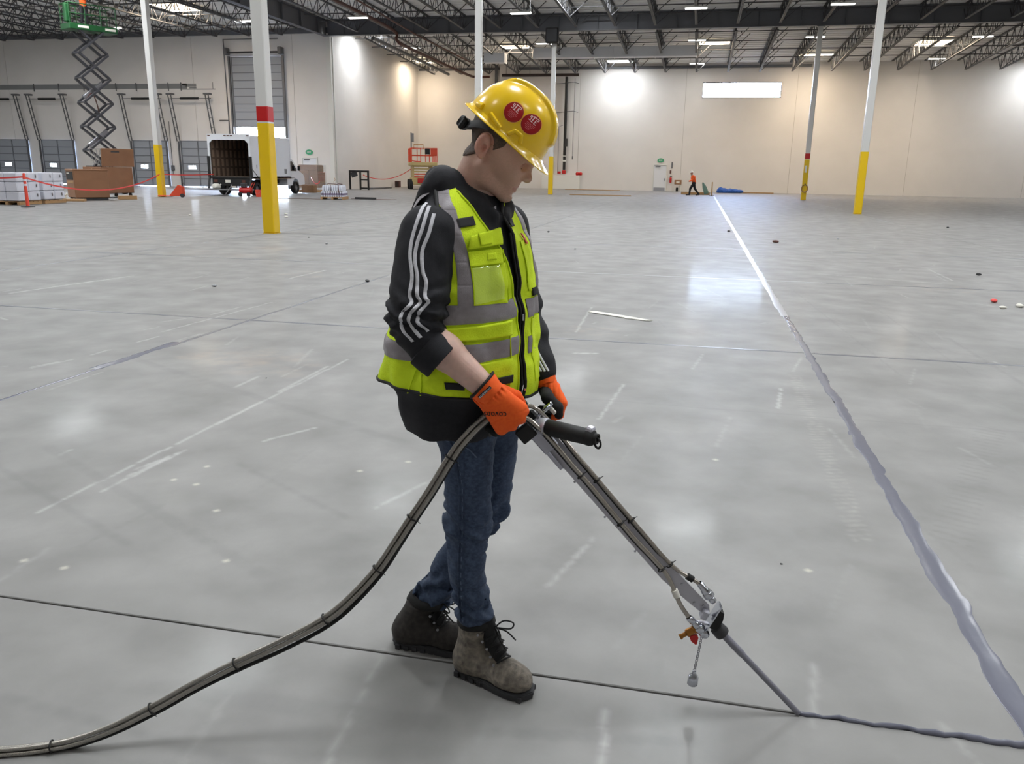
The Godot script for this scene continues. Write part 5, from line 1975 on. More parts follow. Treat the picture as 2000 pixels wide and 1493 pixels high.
# ---------------------------------------------------------------- far people
# joints in metres, facing +x: one smooth body, with clothes grown round the same bones
func worker(called: String, label: String, at: Vector3, turn: float, J: Dictionary, shirt: Material, legs: Material) -> void:
	var body := func(p: Vector3) -> float:
		var d := cap(p, J.pelvis, J.chest, 0.12, 0.14)
		d = smin(d, cap(p, J.chest, J.head - Vector3(0, 0.12, 0), 0.1, 0.06), 0.05)
		d = smin(d, ell(p, J.head, Vector3(0.095, 0.12, 0.078)), 0.03)
		d = smin(d, cap(p, J.head + Vector3(0.09, -0.01, 0), J.head + Vector3(0.105, -0.035, 0), 0.012, 0.018), 0.015)
		for s in ["l", "r"]:
			d = smin(d, cap(p, J[s + "hip"], J[s + "knee"], 0.085, 0.06), 0.05)
			d = smin(d, cap(p, J[s + "knee"], J[s + "foot"], 0.06, 0.042), 0.03)
			d = smin(d, cap(p, J[s + "sh"], J[s + "el"], 0.055, 0.045), 0.04)
			d = smin(d, cap(p, J[s + "el"], J[s + "hand"], 0.042, 0.032), 0.03)
			var hd: Vector3 = (J[s + "hand"] - J[s + "el"]).normalized()
			for k in 4:
				d = smin(d, cap(p, J[s + "hand"] + Vector3(0, 0, (k - 1.5) * 0.02), J[s + "hand"] + hd * (0.1 - 0.01 * absf(k - 1.5)) + Vector3(0, 0, (k - 1.5) * 0.024), 0.014, 0.009), 0.012)
			d = smin(d, cap(p, J[s + "hand"], J[s + "hand"] + hd * 0.05 + Vector3(0.02, 0.03, 0), 0.014, 0.01), 0.012)
		return d
	var o := Node3D.new()
	o.name = numbered(called)
	add_child(o)
	o.position = at
	o.rotation.y = turn
	tag(o, label, "person")
	var lo := Vector3(-0.65, -0.06, -0.45)
	var hi := Vector3(0.75, 1.95, 0.45)
	var skin := func(_p): return Color(0.42, 0.22, 0.15)
	part("body", net(body, lo, hi, 0.025, 1, null, skin)[0], M0.skin, o)
	var top := func(p: Vector3) -> float:
		var d := cap(p, J.pelvis + Vector3(0, 0.04, 0), J.chest, 0.155, 0.175)
		for s in ["l", "r"]:
			d = smin(d, cap(p, J[s + "sh"], J[s + "el"], 0.085, 0.072), 0.06)
			d = smin(d, cap(p, J[s + "el"], (J[s + "hand"] as Vector3).lerp(J[s + "el"], 0.2), 0.068, 0.055), 0.03)
		return smax(d, J.pelvis.y - 0.07 - p.y, 0.02) + 0.008 * sin(p.y * 40.0 + p.x * 22.0)
	part("work_shirt", net(top, lo, hi, 0.03)[0], shirt, o)
	var pants := func(p: Vector3) -> float:
		var d := ell(p, J.pelvis - Vector3(0, 0.02, 0), Vector3(0.15, 0.14, 0.18))
		for s in ["l", "r"]:
			d = smin(d, cap(p, J[s + "hip"], J[s + "knee"], 0.11, 0.085), 0.06)
			d = smin(d, cap(p, J[s + "knee"], (J[s + "foot"] as Vector3).lerp(J[s + "knee"], 0.1), 0.083, 0.07), 0.04)
		return d + 0.006 * sin(p.y * 50.0)
	part("trousers", net(pants, lo, hi, 0.03)[0], legs, o)
	for s in ["l", "r"]:
		var q: Vector3 = J[s + "foot"]
		var dr: Vector3 = J[s + "toe"] - q
		var bf := func(p: Vector3) -> float: return smin(cap(p, q + Vector3(0, 0.06, 0), q, 0.06, 0.055), cap(p, q - dr * 0.15, J[s + "toe"], 0.055, 0.045), 0.04)
		part("boot", net(bf, q + Vector3(-0.35, -0.12, -0.12), q + Vector3(0.35, 0.16, 0.12), 0.028)[0], M0.black, o)
	var hat := M.new()
	var hx := Transform3D(Basis(Vector3.BACK, J.get("tilt", -0.1)), J.head + Vector3(0, 0.06, 0))
	hat.lathe([Vector2(0.1, -0.004), Vector2(0.15, -0.006), Vector2(0.152, 0.004), Vector2(0.118, 0.012), Vector2(0.115, 0.06), Vector2(0.09, 0.11), Vector2(0.05, 0.135), Vector2(0, 0.142)], hx, 18)
	hat.prism(PackedVector2Array([Vector2(0.08, -0.1), Vector2(0.17, -0.08), Vector2(0.2, 0.0), Vector2(0.17, 0.08), Vector2(0.08, 0.1)]), 0.008, hx * Transform3D(Basis(Vector3.RIGHT, -PI / 2), Vector3.ZERO))
	part("hard_hat", hat, M0.helmet_white, o)


func build_far_people() -> void:
	worker("person", "distant person walking left in orange shirt, dark trousers and white hard hat", Vector3(-0.45, 0, -64.2), PI, {
		"pelvis": Vector3(0, 0.93, 0), "chest": Vector3(0.08, 1.32, 0), "head": Vector3(0.2, 1.62, 0), "tilt": -0.25,
		"lsh": Vector3(0.08, 1.4, -0.19), "rsh": Vector3(0.08, 1.4, 0.19), "lel": Vector3(0.12, 1.12, -0.24), "rel": Vector3(0.14, 1.12, 0.24), "lhand": Vector3(0.36, 1.02, -0.2), "rhand": Vector3(0.38, 1.05, 0.18),
		"lhip": Vector3(0.0, 0.9, -0.1), "rhip": Vector3(0.0, 0.9, 0.1), "lknee": Vector3(0.24, 0.5, -0.1), "rknee": Vector3(-0.1, 0.5, 0.1), "lfoot": Vector3(0.28, 0.08, -0.1), "rfoot": Vector3(-0.42, 0.1, 0.1),
		"ltoe": Vector3(0.5, 0.05, -0.1), "rtoe": Vector3(-0.22, 0.05, 0.1)}, M0.shirt_orange, M0.hoodie)
	worker("person", "distant person in bright orange vest standing on the green lift platform", Vector3(-32.45, 8.72, -40.5), -0.6, {
		"pelvis": Vector3(0, 0.93, 0), "chest": Vector3(0.04, 1.34, 0), "head": Vector3(0.08, 1.68, 0), "tilt": 0.15,
		"lsh": Vector3(0.03, 1.44, -0.2), "rsh": Vector3(0.03, 1.44, 0.2), "lel": Vector3(0.2, 1.62, -0.26), "rel": Vector3(0.25, 1.55, 0.26), "lhand": Vector3(0.35, 1.84, -0.2), "rhand": Vector3(0.4, 1.78, 0.2),
		"lhip": Vector3(0.0, 0.9, -0.1), "rhip": Vector3(0.0, 0.9, 0.1), "lknee": Vector3(0.03, 0.5, -0.12), "rknee": Vector3(0.03, 0.5, 0.12), "lfoot": Vector3(-0.02, 0.1, -0.13), "rfoot": Vector3(-0.02, 0.1, 0.13),
		"ltoe": Vector3(0.16, 0.06, -0.14), "rtoe": Vector3(0.16, 0.06, 0.14)}, M0.shirt_orange, M0.hoodie)


# ---------------------------------------------------------------- bits on the floor
func build_litter() -> void:
	var m := M.new()
	m.prism(PackedVector2Array([Vector2(-0.41, -0.06), Vector2(0.1, -0.055), Vector2(0.16, -0.09), Vector2(0.2, -0.052), Vector2(0.38, -0.04), Vector2(0.43, 0.02), Vector2(0.1, 0.05), Vector2(-0.41, 0.05)]), 0.006, Transform3D(Basis(Vector3.UP, -0.53) * Basis(Vector3.RIGHT, -PI / 2), Vector3(-0.79, 0.004, -9.28)))
	struct_thing(m, "paper_strip", "long pale paper strip lying on the floor right of the man", "paper", M0.paper)
	var rng := RandomNumberGenerator.new()
	rng.seed = 4
	var bits := [
		[-6.4, -9.97, 0.039, "filler_pale", "crumpled pinkish scrap on the floor left of the man's shoulder"], [-4.62, -11.1, 0.050, "dark_grey", "small dark scrap lying on the filled joint behind the man's sleeve"],
		[3.92, -11.9, 0.066, "red_tape", "crumpled pink scrap at the right edge, upper of a trio"], [4.12, -11.55, 0.066, "paper", "crumpled white scrap at the right edge, beside the pink one"], [3.86, -11.35, 0.050, "paper", "crumpled white scrap at the right edge, nearest of a trio"],
		[4.73, -15.26, 0.055, "black", "crumpled black and white scrap on the floor below the right column"], [-7.8, -16.5, 0.050, "filler_pale", "pinkish scrap on the floor before the red-banded column"],
		[0.45, -3.33, 0.007, "dark_grey", "small dark pebble on the floor above the wand"], [-2.5, -17.4, 0.033, "filler_pale", "pale crumb on the floor beside the man's chest"], [1.9, -21.0, 0.088, "pipe_red", "flat dark red scrap on the floor before the right column"],
		[-3.9, -22.0, 0.055, "dark_grey", "dark crumb on the floor behind the man's vest"], [0.9, -24.5, 0.055, "dark_grey", "dark crumb beside the white floor line"], [3.6, -22.8, 0.044, "filler_pale", "pale crumb between the white line and the right column"],
		[-13.2, -25.0, 0.077, "paper", "white scrap on the floor left of the red-banded column"], [-14.0, -26.5, 0.072, "paper", "second white scrap left of the red-banded column, farther away"], [-16.4, -24.5, 0.066, "paper", "white scrap on the floor right of the orange barrier post"],
		[-8.9, -17.9, 0.028, "dark_grey", "dark crumb right of the yellow column foot"], [-3.2, -5.6, 0.008, "black", "tiny black crumb on the sandy patch"], [8.0, -29.5, 0.066, "dark_grey", "dark crumb beyond the right yellow column foot"]]
	for b in bits:
		var nz := FastNoiseLite.new()
		nz.seed = rng.randi() % 999
		nz.frequency = 0.9 / b[2] * 0.6
		var g := []
		for i in 7:
			var row := PackedVector3Array()
			for j in 10:
				var a := TAU * j / 10
				var e := PI * i / 6.0
				var q := Vector3(sin(e) * cos(a), cos(e) * 0.38, sin(e) * sin(a) * 0.6)
				row.append((q * (1.0 + 0.5 * nz.get_noise_3dv(q * b[2]))) * b[2])
			g.append(row)
		m = M.new()
		m.rows(g, true, -1.0)
		for k in m.n.size():
			if m.n[k].dot(m.v[k]) < 0.0:
				m.n[k] = -m.n[k]
			if m.n[k].length() < 0.5:
				m.n[k] = m.v[k].normalized()
		var o := struct_thing(fix(m), "floor_scrap", b[4], "scrap", M0[b[3]], "scraps on the floor")
		o.position = Vector3(b[0], b[2] * 0.36, b[1])
		o.rotation.y = rng.randf() * 3.0


# ---------------------------------------------------------------- the man. x is to his front and right as one looks from the camera, z towards the camera
const FA := Vector3(0.866, 0, 0.5)       # where his chest faces
const SA := Vector3(-0.5, 0, 0.866)      # his right
var TT := []                             # torso sections every 5 mm from y = 0.8
var fold_noise := FastNoiseLite.new()
var head_xf := Transform3D()
var hat_xf := Transform3D()


func man_place(o: Node3D) -> Node3D:
	o.position = Vector3(-sin(YAW), 0, -cos(YAW)) * 2.4
	o.rotation.y = YAW
	return o


func torso_table() -> void:
	var k := [[0.78, -0.150, 0.215, 0.175], [0.9, -0.152, 0.245, 0.21], [1.0, -0.152, 0.25, 0.215], [1.1, -0.148, 0.242, 0.207], [1.2, -0.14, 0.23, 0.19], [1.3, -0.13, 0.222, 0.172], [1.4, -0.132, 0.21, 0.148],
		[1.46, -0.14, 0.195, 0.125], [1.51, -0.145, 0.165, 0.105], [1.545, -0.148, 0.125, 0.09], [1.57, -0.15, 0.08, 0.07], [1.6, -0.15, 0.03, 0.03]]
	var y := 0.8
	while y < 1.6:
		var i := 0
		while y > k[i + 1][0]:
			i += 1
		var t: float = (y - k[i][0]) / (k[i + 1][0] - k[i][0])
		TT.append([lerpf(k[i][1], k[i + 1][1], t), lerpf(k[i][2], k[i + 1][2], t), lerpf(k[i][3], k[i + 1][3], t)])
		y += 0.005
	for pass_ in 4:
		var c := TT.duplicate(true)
		for i in range(1, TT.size() - 1):
			for j in 3:
				TT[i][j] = (c[i - 1][j] + c[i][j] * 2.0 + c[i + 1][j]) / 4.0


func sect(y: float) -> Array:
	var f := clampf((y - 0.8) / 0.005, 0.0, TT.size() - 1.001)
	var i := int(f)
	f -= i
	var a: Array = TT[i]
	var b: Array = TT[i + 1]
	return [a[0] + (b[0] - a[0]) * f, a[1] + (b[1] - a[1]) * f, a[2] + (b[2] - a[2]) * f]


func torso_gap(p: Vector3) -> float:
	var s := sect(p.y)
	var q := Vector3(p.x - s[0], 0, p.z)
	var f := q.dot(FA)
	var r := q.dot(SA)
	var k := pow(pow(absf(f / s[2]), 2.4) + pow(absf(r / s[1]), 2.4), 1.0 / 2.4) + 1e-6
	return (k - 1.0) * sqrt(f * f + r * r) / k


func fold(p: Vector3) -> float:
	return 0.011 * fold_noise.get_noise_3d(p.x * 7.0, p.y * 4.5, p.z * 7.0) + 0.0035 * sin(p.y * 38.0 + p.x * 26.0 + 5.0 * fold_noise.get_noise_3d(p.x * 5.0, p.y * 5.0, p.z * 5.0))


# a point on the vest: degrees round from the front towards his right, height, distance off the cloth
func vest_pt(deg: float, y: float, off := 0.0) -> Vector3:
	var s := sect(y)
	var t := deg_to_rad(deg)
	var r := pow(pow(absf(cos(t)) / s[2], 2.4) + pow(absf(sin(t)) / s[1], 2.4), -1.0 / 2.4)
	var d := FA * cos(t) + SA * sin(t)
	var p := Vector3(s[0], y, 0) + d * r
	return p + d * (off + fold(p))


func table(x: float, t: Array) -> float:
	for k in t.size() - 1:
		if x <= t[k + 1][0] or k == t.size() - 2:
			return lerpf(t[k][1], t[k + 1][1], clampf((x - t[k][0]) / (t[k + 1][0] - t[k][0]), 0.0, 1.0))
	return 0.0


const EDGE_R := [[0.9, 7.0], [1.08, 9.0], [1.17, 7.0], [1.261, 14.0], [1.356, 20.0], [1.444, 36.0], [1.509, 50.0], [1.56, 70.0]]
const EDGE_L := [[0.9, 0.0], [1.08, 1.0], [1.2, -1.0], [1.36, 2.0], [1.41, 1.0], [1.477, -6.0], [1.51, -16.0], [1.56, -40.0]]

func hem_y(deg: float) -> float:
	return 0.985 + 0.022 * sin(deg_to_rad(deg - 40.0)) - (0.012 if deg < 30 or deg > 330 else 0.0)


# cloth laid on the vest: four corners of (degrees, height)
func patch(c: Array, off: float, nu := 14, nv := 14, rim := 0.003) -> M:
	var g := []
	for i in range(-1, nv + 2):
		var row := PackedVector3Array()
		for j in range(-1, nu + 2):
			var u := clampf(float(j) / nu, 0.0, 1.0)
			var v := clampf(float(i) / nv, 0.0, 1.0)
			var a: Vector2 = (c[0] as Vector2).lerp(c[1], u).lerp((c[3] as Vector2).lerp(c[2], u), v)
			var edge := i < 0 or j < 0 or i > nv or j > nu
			row.append(vest_pt(a.x, a.y, off - rim if edge else off))
		g.append(row)
	var m := M.new()
	m.rows(g, false, 1.0)
	for k in m.n.size():
		var out := m.v[k] - Vector3(-0.14, m.v[k].y, 0)
		if m.n[k].dot(out) < 0.0:
			m.n[k] = -m.n[k]
	return fix(m)


func vest_line(pts: Array, off: float, r: float, m: M) -> void:
	var p := PackedVector3Array()
	for k in pts.size():
		p.append(vest_pt(pts[k].x, pts[k].y, off))
	m.tube(p, r, 6)


func build_man() -> void:
	torso_table()
	fold_noise.seed = 8
	fold_noise.frequency = 1.0
	fold_noise.fractal_octaves = 2
	var o: Node3D = man_place(Node3D.new())
	o.name = numbered("person")
	add_child(o)
	tag(o, "person in yellow hard hat, lime vest and blue jeans looking down at the wand", "person")
	var fx := Vector3(cos(deg_to_rad(28)) * cos(deg_to_rad(8)), -sin(deg_to_rad(28)), cos(deg_to_rad(28)) * sin(deg_to_rad(8)))
	var ux := Vector3(sin(deg_to_rad(28)) * cos(deg_to_rad(8)), cos(deg_to_rad(28)), sin(deg_to_rad(28)) * sin(deg_to_rad(8)))
	head_xf = Transform3D(Basis(fx, ux, fx.cross(ux)), Vector3(-0.08, 1.667, 0.005))
	hat_xf = head_xf * Transform3D(Basis(Vector3.BACK, deg_to_rad(-10.2)), Vector3(0.03, 0.052, 0))
	man_body(o)
	man_jeans(o)
	man_hoodie(o)
	man_vest(o)
	man_gloves(o)
	man_hat(o)
	boot(o, Vector3(-0.168, 0, 0.02), -33.0, M0.leather_dusty, "dusty grey leather boot", 0.0)
	boot(o, Vector3(-0.398, 0, -0.128), -13.0, M0.leather_dark, "dark leather boot", 0.045)


const NECK := Vector3(-0.125, 1.48, 0.0)
const SH_R := Vector3(-0.232, 1.432, 0.165)
const EL_R := Vector3(-0.272, 1.2, 0.235)
const CU_R := Vector3(-0.213, 1.121, 0.262)
const WR_R := Vector3(-0.075, 1.03, 0.262)
const SH_L := Vector3(-0.03, 1.43, -0.175)
const EL_L := Vector3(0.028, 1.185, -0.165)
const WR_L := Vector3(0.093, 0.995, -0.03)
const HIP_R := Vector3(-0.165, 0.9, 0.07)
const KN_R := Vector3(-0.128, 0.56, 0.10)
const AN_R := Vector3(-0.104, 0.2, 0.07)
const HIP_L := Vector3(-0.1, 0.9, -0.075)
const KN_L := Vector3(-0.065, 0.545, -0.09)
const AN_L := Vector3(-0.268, 0.165, -0.118)


func head_f(q: Vector3) -> float:
	var w := Vector3(q.x, q.y, absf(q.z))
	var d := ell(w, Vector3(0.035, 0.06, 0), Vector3(0.1, 0.1, 0.078))
	d = smin(d, ell(w, Vector3(0.078, 0.015, 0), Vector3(0.062, 0.075, 0.064)), 0.03)
	d = smin(d, ell(w, Vector3(0.068, -0.042, 0), Vector3(0.056, 0.056, 0.047)), 0.03)
	d = smin(d, cap(w, Vector3(0.022, -0.05, 0.046), Vector3(0.046, -0.082, 0.04), 0.018, 0.016), 0.02)
	d = smin(d, cap(w, Vector3(0.046, -0.084, 0.04), Vector3(0.105, -0.096, 0.014), 0.0155, 0.0165), 0.022)
	d = smin(d, ell(w, Vector3(0.111, -0.094, 0), Vector3(0.0205, 0.0175, 0.021)), 0.02)
	d = smin(d, cap(w, Vector3(0.126, 0.021, 0.01), Vector3(0.106, 0.024, 0.046), 0.0115, 0.009), 0.016)
	d = smin(d, ell(w, Vector3(0.09, -0.016, 0.041), Vector3(0.024, 0.02, 0.02)), 0.02)
	d = smin(d, ell(w, Vector3(0.106, -0.06, 0), Vector3(0.023, 0.027, 0.031)), 0.018)
	# eye sockets, then lids lowered over the eyes
	d = smax(d, -ell(w, Vector3(0.131, 0.003, 0.033), Vector3(0.022, 0.0115, 0.0165)), 0.01)
	d = smin(d, ell(w, Vector3(0.1065, 0.002, 0.033), Vector3(0.0145, 0.013, 0.015)), 0.003)
	d = smax(d, -cap(w, Vector3(0.124, 0.0105, 0.022), Vector3(0.112, 0.0105, 0.046), 0.0025, 0.0018), 0.004)
	# nose
	d = smin(d, cap(w, Vector3(0.124, 0.016, 0), Vector3(0.1405, -0.021, 0), 0.0085, 0.0135), 0.009)
	d = smin(d, ell(w, Vector3(0.1435, -0.0235, 0), Vector3(0.0125, 0.0115, 0.0125)), 0.006)
	d = smin(d, ell(w, Vector3(0.1295, -0.0275, 0.0125), Vector3(0.0135, 0.0095, 0.0085)), 0.004)
	d = smax(d, -cap(w, Vector3(0.1185, -0.020, 0.0215), Vector3(0.119, -0.033, 0.0215), 0.0016, 0.0018), 0.005)
	d = smax(d, -ell(w, Vector3(0.135, -0.038, 0.009), Vector3(0.0065, 0.005, 0.0042)), 0.002)
	# lips
	d = smin(d, cap(w, Vector3(0.1255, -0.0565, 0), Vector3(0.112, -0.062, 0.0245), 0.006, 0.003), 0.004)
	d = smin(d, cap(w, Vector3(0.1235, -0.0715, 0), Vector3(0.1115, -0.0655, 0.022), 0.0072, 0.003), 0.004)
	d = smax(d, -cap(w, Vector3(0.1345, -0.0638, 0), Vector3(0.1185, -0.0642, 0.025), 0.0022, 0.0012), 0.003)
	d = smax(d, -ell(w, Vector3(0.133, -0.0835, 0), Vector3(0.012, 0.005, 0.02)), 0.008)
	# ear
	var e := ell(w, Vector3(0.0, 0.002, 0.078), Vector3(0.021, 0.031, 0.011))
	e = smin(e, ell(w, Vector3(0.008, -0.024, 0.076), Vector3(0.011, 0.012, 0.009)), 0.008)
	e = smax(e, -ell(w, Vector3(0.002, 0.003, 0.0905), Vector3(0.0145, 0.0225, 0.008)), 0.003)
	e = smin(e, cap(w, Vector3(-0.008, 0.014, 0.083), Vector3(-0.006, -0.01, 0.083), 0.003, 0.0028), 0.004)
	e = smax(e, -ell(w, Vector3(0.008, -0.005, 0.085), Vector3(0.0075, 0.0105, 0.0115)), 0.003)
	d = smin(d, e, 0.006)
	return d


func neck_f(p: Vector3) -> float:
	return cap(p, Vector3(-0.098, 1.625, 0.0), Vector3(-0.15, 1.5, 0.0), 0.051, 0.06)


func man_body(o: Node3D) -> void:
	var inv := head_xf.affine_inverse()
	var f := func(q: Vector3) -> float:
		return smin(head_f(q), neck_f(head_xf * q), 0.018)
	var nz := FastNoiseLite.new()
	nz.frequency = 220.0
	nz.fractal_octaves = 2
	var tint := func(q: Vector3) -> Color:
		var c := Color(0.66, 0.40, 0.305)
		var az := absf(q.z)
		var n := nz.get_noise_3dv(q)
		var beard := clampf((-0.035 - q.y) / 0.03, 0.0, 1.0) * clampf((q.x - 0.005) / 0.02, 0.0, 1.0)
		beard *= clampf(0.62 + n * 1.3, 0.0, 1.0)
		c = c.lerp(Color(0.42, 0.26, 0.18), beard * 0.5)
		if q.x > 0.1 and az < 0.025 and absf(q.y + 0.064) < 0.0115 - az * 0.3:
			c = c.lerp(Color(0.55, 0.24, 0.2), 0.6)
		if az > 0.066 and absf(q.x) < 0.024 and absf(q.y) < 0.035:
			c = Color(0.66, 0.34, 0.26)
		return c * (1.0 + 0.08 * n)
	var head: M = net(f, Vector3(-0.13, -0.24, -0.1), Vector3(0.175, 0.17, 0.1), 0.003, 1, null, tint)[0]
	var body := func(p: Vector3) -> float:
		var d := torso_gap(p) + 0.045
		d = smax(d, p.y - 1.5, 0.03)
		d = smax(d, 1.0 - p.y, 0.03)
		d = smin(d, cap(p, HIP_R, Vector3(-0.145, 1.06, 0), 0.075, 0.1), 0.05)
		d = smin(d, cap(p, HIP_L, Vector3(-0.145, 1.06, 0), 0.075, 0.1), 0.05)
		d = smin(d, cap(p, HIP_R, KN_R, 0.062, 0.047), 0.03)
		d = smin(d, cap(p, KN_R, AN_R, 0.045, 0.033), 0.02)
		d = smin(d, cap(p, HIP_L, KN_L, 0.062, 0.047), 0.03)
		d = smin(d, cap(p, KN_L, AN_L, 0.045, 0.033), 0.02)
		d = smin(d, cap(p, AN_R, AN_R + Vector3(-0.006, -0.1, -0.004), 0.033, 0.03), 0.02)
		d = smin(d, cap(p, AN_L, AN_L + Vector3(-0.05, -0.09, 0.0), 0.033, 0.03), 0.02)
		d = smin(d, cap(p, SH_R, EL_R, 0.05, 0.042), 0.03)
		d = smin(d, cap(p, SH_L, EL_L, 0.05, 0.042), 0.03)
		d = smin(d, cap(p, EL_L, WR_L, 0.042, 0.028), 0.02)
		d = smin(d, cap(p, NECK, Vector3(-0.1, 1.56, 0), 0.055, 0.05), 0.03)
		return d
	var arm := func(p: Vector3) -> float:
		var mid := EL_R.lerp(WR_R, 0.45)
		return smin(cap(p, EL_R, mid, 0.047, 0.048), cap(p, mid, WR_R - (WR_R - EL_R).normalized() * 0.012, 0.047, 0.035), 0.02)
	var pale := func(p: Vector3) -> Color: return Color(0.64, 0.42, 0.345) * (1.0 + 0.1 * nz.get_noise_3dv(p * 0.3))
	var all := M.new()
	for e in [[head, head_xf], [net(body, Vector3(-0.45, 0.02, -0.3), Vector3(0.16, 1.58, 0.32), 0.014, 1, null, pale)[0], Transform3D()], [net(arm, Vector3(-0.34, 0.96, 0.17), Vector3(0.0, 1.27, 0.33), 0.005, 1, null, pale)[0], Transform3D()]]:
		var m: M = e[0]
		var base := all.v.size()
		for k in m.v.size():
			all.v.append(e[1] * m.v[k])
			all.n.append((e[1].basis * m.n[k]).normalized())
			all.c.append(m.c[k])
		for k in m.idx:
			all.idx.append(base + k)
	part("body", all, M0.skin, o)
	# close-cropped hair
	var hf := func(q: Vector3) -> float:
		var d := smin(head_f(Vector3(q.x, q.y, q.z)), neck_f(head_xf * q), 0.018) - 0.0035
		var az := absf(q.z)
		var front := 0.03 + 1.0 * q.y if q.y < 0.024 else 0.054 + 0.15 * (q.y - 0.024)
		d = maxf(d, (q.x - front) * 0.8)
		d = maxf(d, 0.001 - q.y if q.x > -0.008 else -0.057 + clampf(q.x + 0.045, 0.0, 0.04) * 0.75 - q.y)
		if az > 0.045:
			d = maxf(d, 0.004 - ell(Vector3(q.x, q.y, 0), Vector3(0.001, 0.0, 0), Vector3(0.0235, 0.033, 0.05)))
		return d + 0.0016 * nz.get_noise_3dv(q * 3.0)
	var hair: M = net(hf, Vector3(-0.1, -0.1, -0.1), Vector3(0.13, 0.17, 0.1), 0.0035)[0]
	var hi := inst(hair.mesh(), M0.hair)
	hi.name = "hair"
	o.add_child(hi)
	hi.transform = head_xf
	# eyebrows and lashes
	for s in [-1, 1]:
		var eb := M.new()
		eb.tube([Vector3(0.133, 0.024, s * 0.012), Vector3(0.131, 0.0285, s * 0.026), Vector3(0.118, 0.0285, s * 0.042), Vector3(0.104, 0.024, s * 0.052)], [0.003, 0.004, 0.0035, 0.0015], 6)
		var ebi := part("eyebrow", eb, M0.hair, o)
		ebi.transform = head_xf
		var la := M.new()
		var lp := []
		for k in 7:
			var a := lerpf(-0.9, 0.9, k / 6.0)
			lp.append(Vector3(0.1065 + 0.0128 * cos(a), -0.0045 - 0.0015 * cos(a), s * 0.033 + 0.0152 * sin(a)))
		la.tube(lp, 0.0013, 5)
		part("eyelash", la, M0.hair, o).transform = head_xf


# ---------------------------------------------------------------- clothes
func man_jeans(o: Node3D) -> void:
	var nz := FastNoiseLite.new()
	nz.seed = 3
	nz.frequency = 9.0
	nz.fractal_octaves = 2
	var f := func(p: Vector3) -> float:
		var d := smax(torso_gap(p) + 0.07, 0.83 - p.y, 0.05)
		d = smin(d, ell(p, Vector3(-0.145, 0.86, 0.0), Vector3(0.092, 0.12, 0.13)), 0.05)
		var r := cap(p, HIP_R + Vector3(0.035, -0.06, 0.01), KN_R, 0.084, 0.067)
		r = smin(r, cap(p, KN_R, Vector3(-0.133, 0.4, 0.098), 0.066, 0.053), 0.02)
		r = smin(r, cap(p, Vector3(-0.133, 0.4, 0.098), AN_R, 0.053, 0.056), 0.02)
		var l := cap(p, HIP_L + Vector3(0.05, -0.08, 0.0), KN_L, 0.078, 0.063)
		l = smin(l, cap(p, KN_L, Vector3(-0.18, 0.33, -0.11), 0.064, 0.058), 0.02)
		l = smin(l, cap(p, Vector3(-0.18, 0.33, -0.11), AN_L, 0.058, 0.064), 0.02)
		# folds: deep behind the knees and stacked at the ankles
		var n := nz.get_noise_3d(p.x * 1.0, p.y * 0.8, p.z)
		var kr := exp(-pow((p.y - 0.55) / 0.09, 2.0)) + 1.2 * exp(-pow((p.y - 0.27) / 0.08, 2.0)) + 0.25
		r += 0.0065 * kr * sin(p.y * 105.0 + p.x * 60.0 + p.z * 25.0 + n * 5.0)
		var kl := exp(-pow((p.y - 0.5) / 0.08, 2.0)) + 1.8 * exp(-pow((p.y - 0.22) / 0.07, 2.0)) + 0.25
		l += 0.0065 * kl * sin(p.y * 95.0 - p.x * 70.0 + n * 5.0)
		r = smax(r, 0.215 + 0.05 * (p.x + 0.1) - p.y, 0.006)
		l = smax(l, (Vector3(-0.27, 0.17, -0.12) - p).dot(Vector3(0.35, 0.93, 0.0)), 0.006)
		d = smin(d, smin(r, l, 0.012), 0.035)
		d = smax(d, p.y - 0.97, 0.01)
		return d + 0.004 * n
	part("jeans", net(f, Vector3(-0.4, 0.1, -0.24), Vector3(0.12, 1.0, 0.26), 0.0075)[0], M0.denim, o)
	# raised outer seam and pocket stitching, found on the cloth itself
	var seam := M.new()
	var p := []
	for k in 46:
		var y := lerpf(0.86, 0.235, k / 45.0)
		var x: float = table(y, [[0.23, -0.15], [0.3, -0.155], [0.42, -0.155], [0.56, -0.15], [0.7, -0.15], [0.8, -0.165], [0.87, -0.185]])
		p.append(onto(f, Vector3(x, y, 0.5), Vector3(0, 0, -1), 0.0015))
	seam.tube(p, 0.0028, 5)
	part("side_seam", seam, M0.denim, o)
	for off in [0.009]:
		var st := M.new()
		for k in 45:
			if k % 2 == 0:
				var a: Vector3 = onto(f, p[k] + Vector3(off, 0, 0.3), Vector3(0, 0, -1), 0.001)
				var b: Vector3 = onto(f, p[k + 1] + Vector3(off, 0, 0.3), Vector3(0, 0, -1), 0.001)
				st.tube([a, b], 0.0011, 4)
		stuff(part("stitching", st, M0.thread, o))
	var pk := M.new()
	var q := []
	for e in [[-0.195, 0.84], [-0.15, 0.832], [-0.12, 0.815], [-0.1, 0.79]]:
		q.append(onto(f, Vector3(e[0], e[1], 0.5), Vector3(0, 0, -1), 0.001))
	pk.tube(q, 0.0022, 5)
	part("pocket_edge", pk, M0.thread, o)
	# dark work tool pouch edge that shows under the glove
	var kn := M.new()
	var g := []
	for i in 6:
		var row := PackedVector3Array()
		for j in 6:
			row.append(onto(f, Vector3(-0.065 + 0.05 * i / 5.0, 0.90 - 0.055 * j / 5.0, 0.5), Vector3(0, 0, -1), 0.004))
		g.append(row)
	kn.rows(g)
	for k in kn.n.size():
		if kn.n[k].z < 0:
			kn.n[k] = -kn.n[k]
	part("pocket_patch", fix(kn), M0.dark_grey, o)


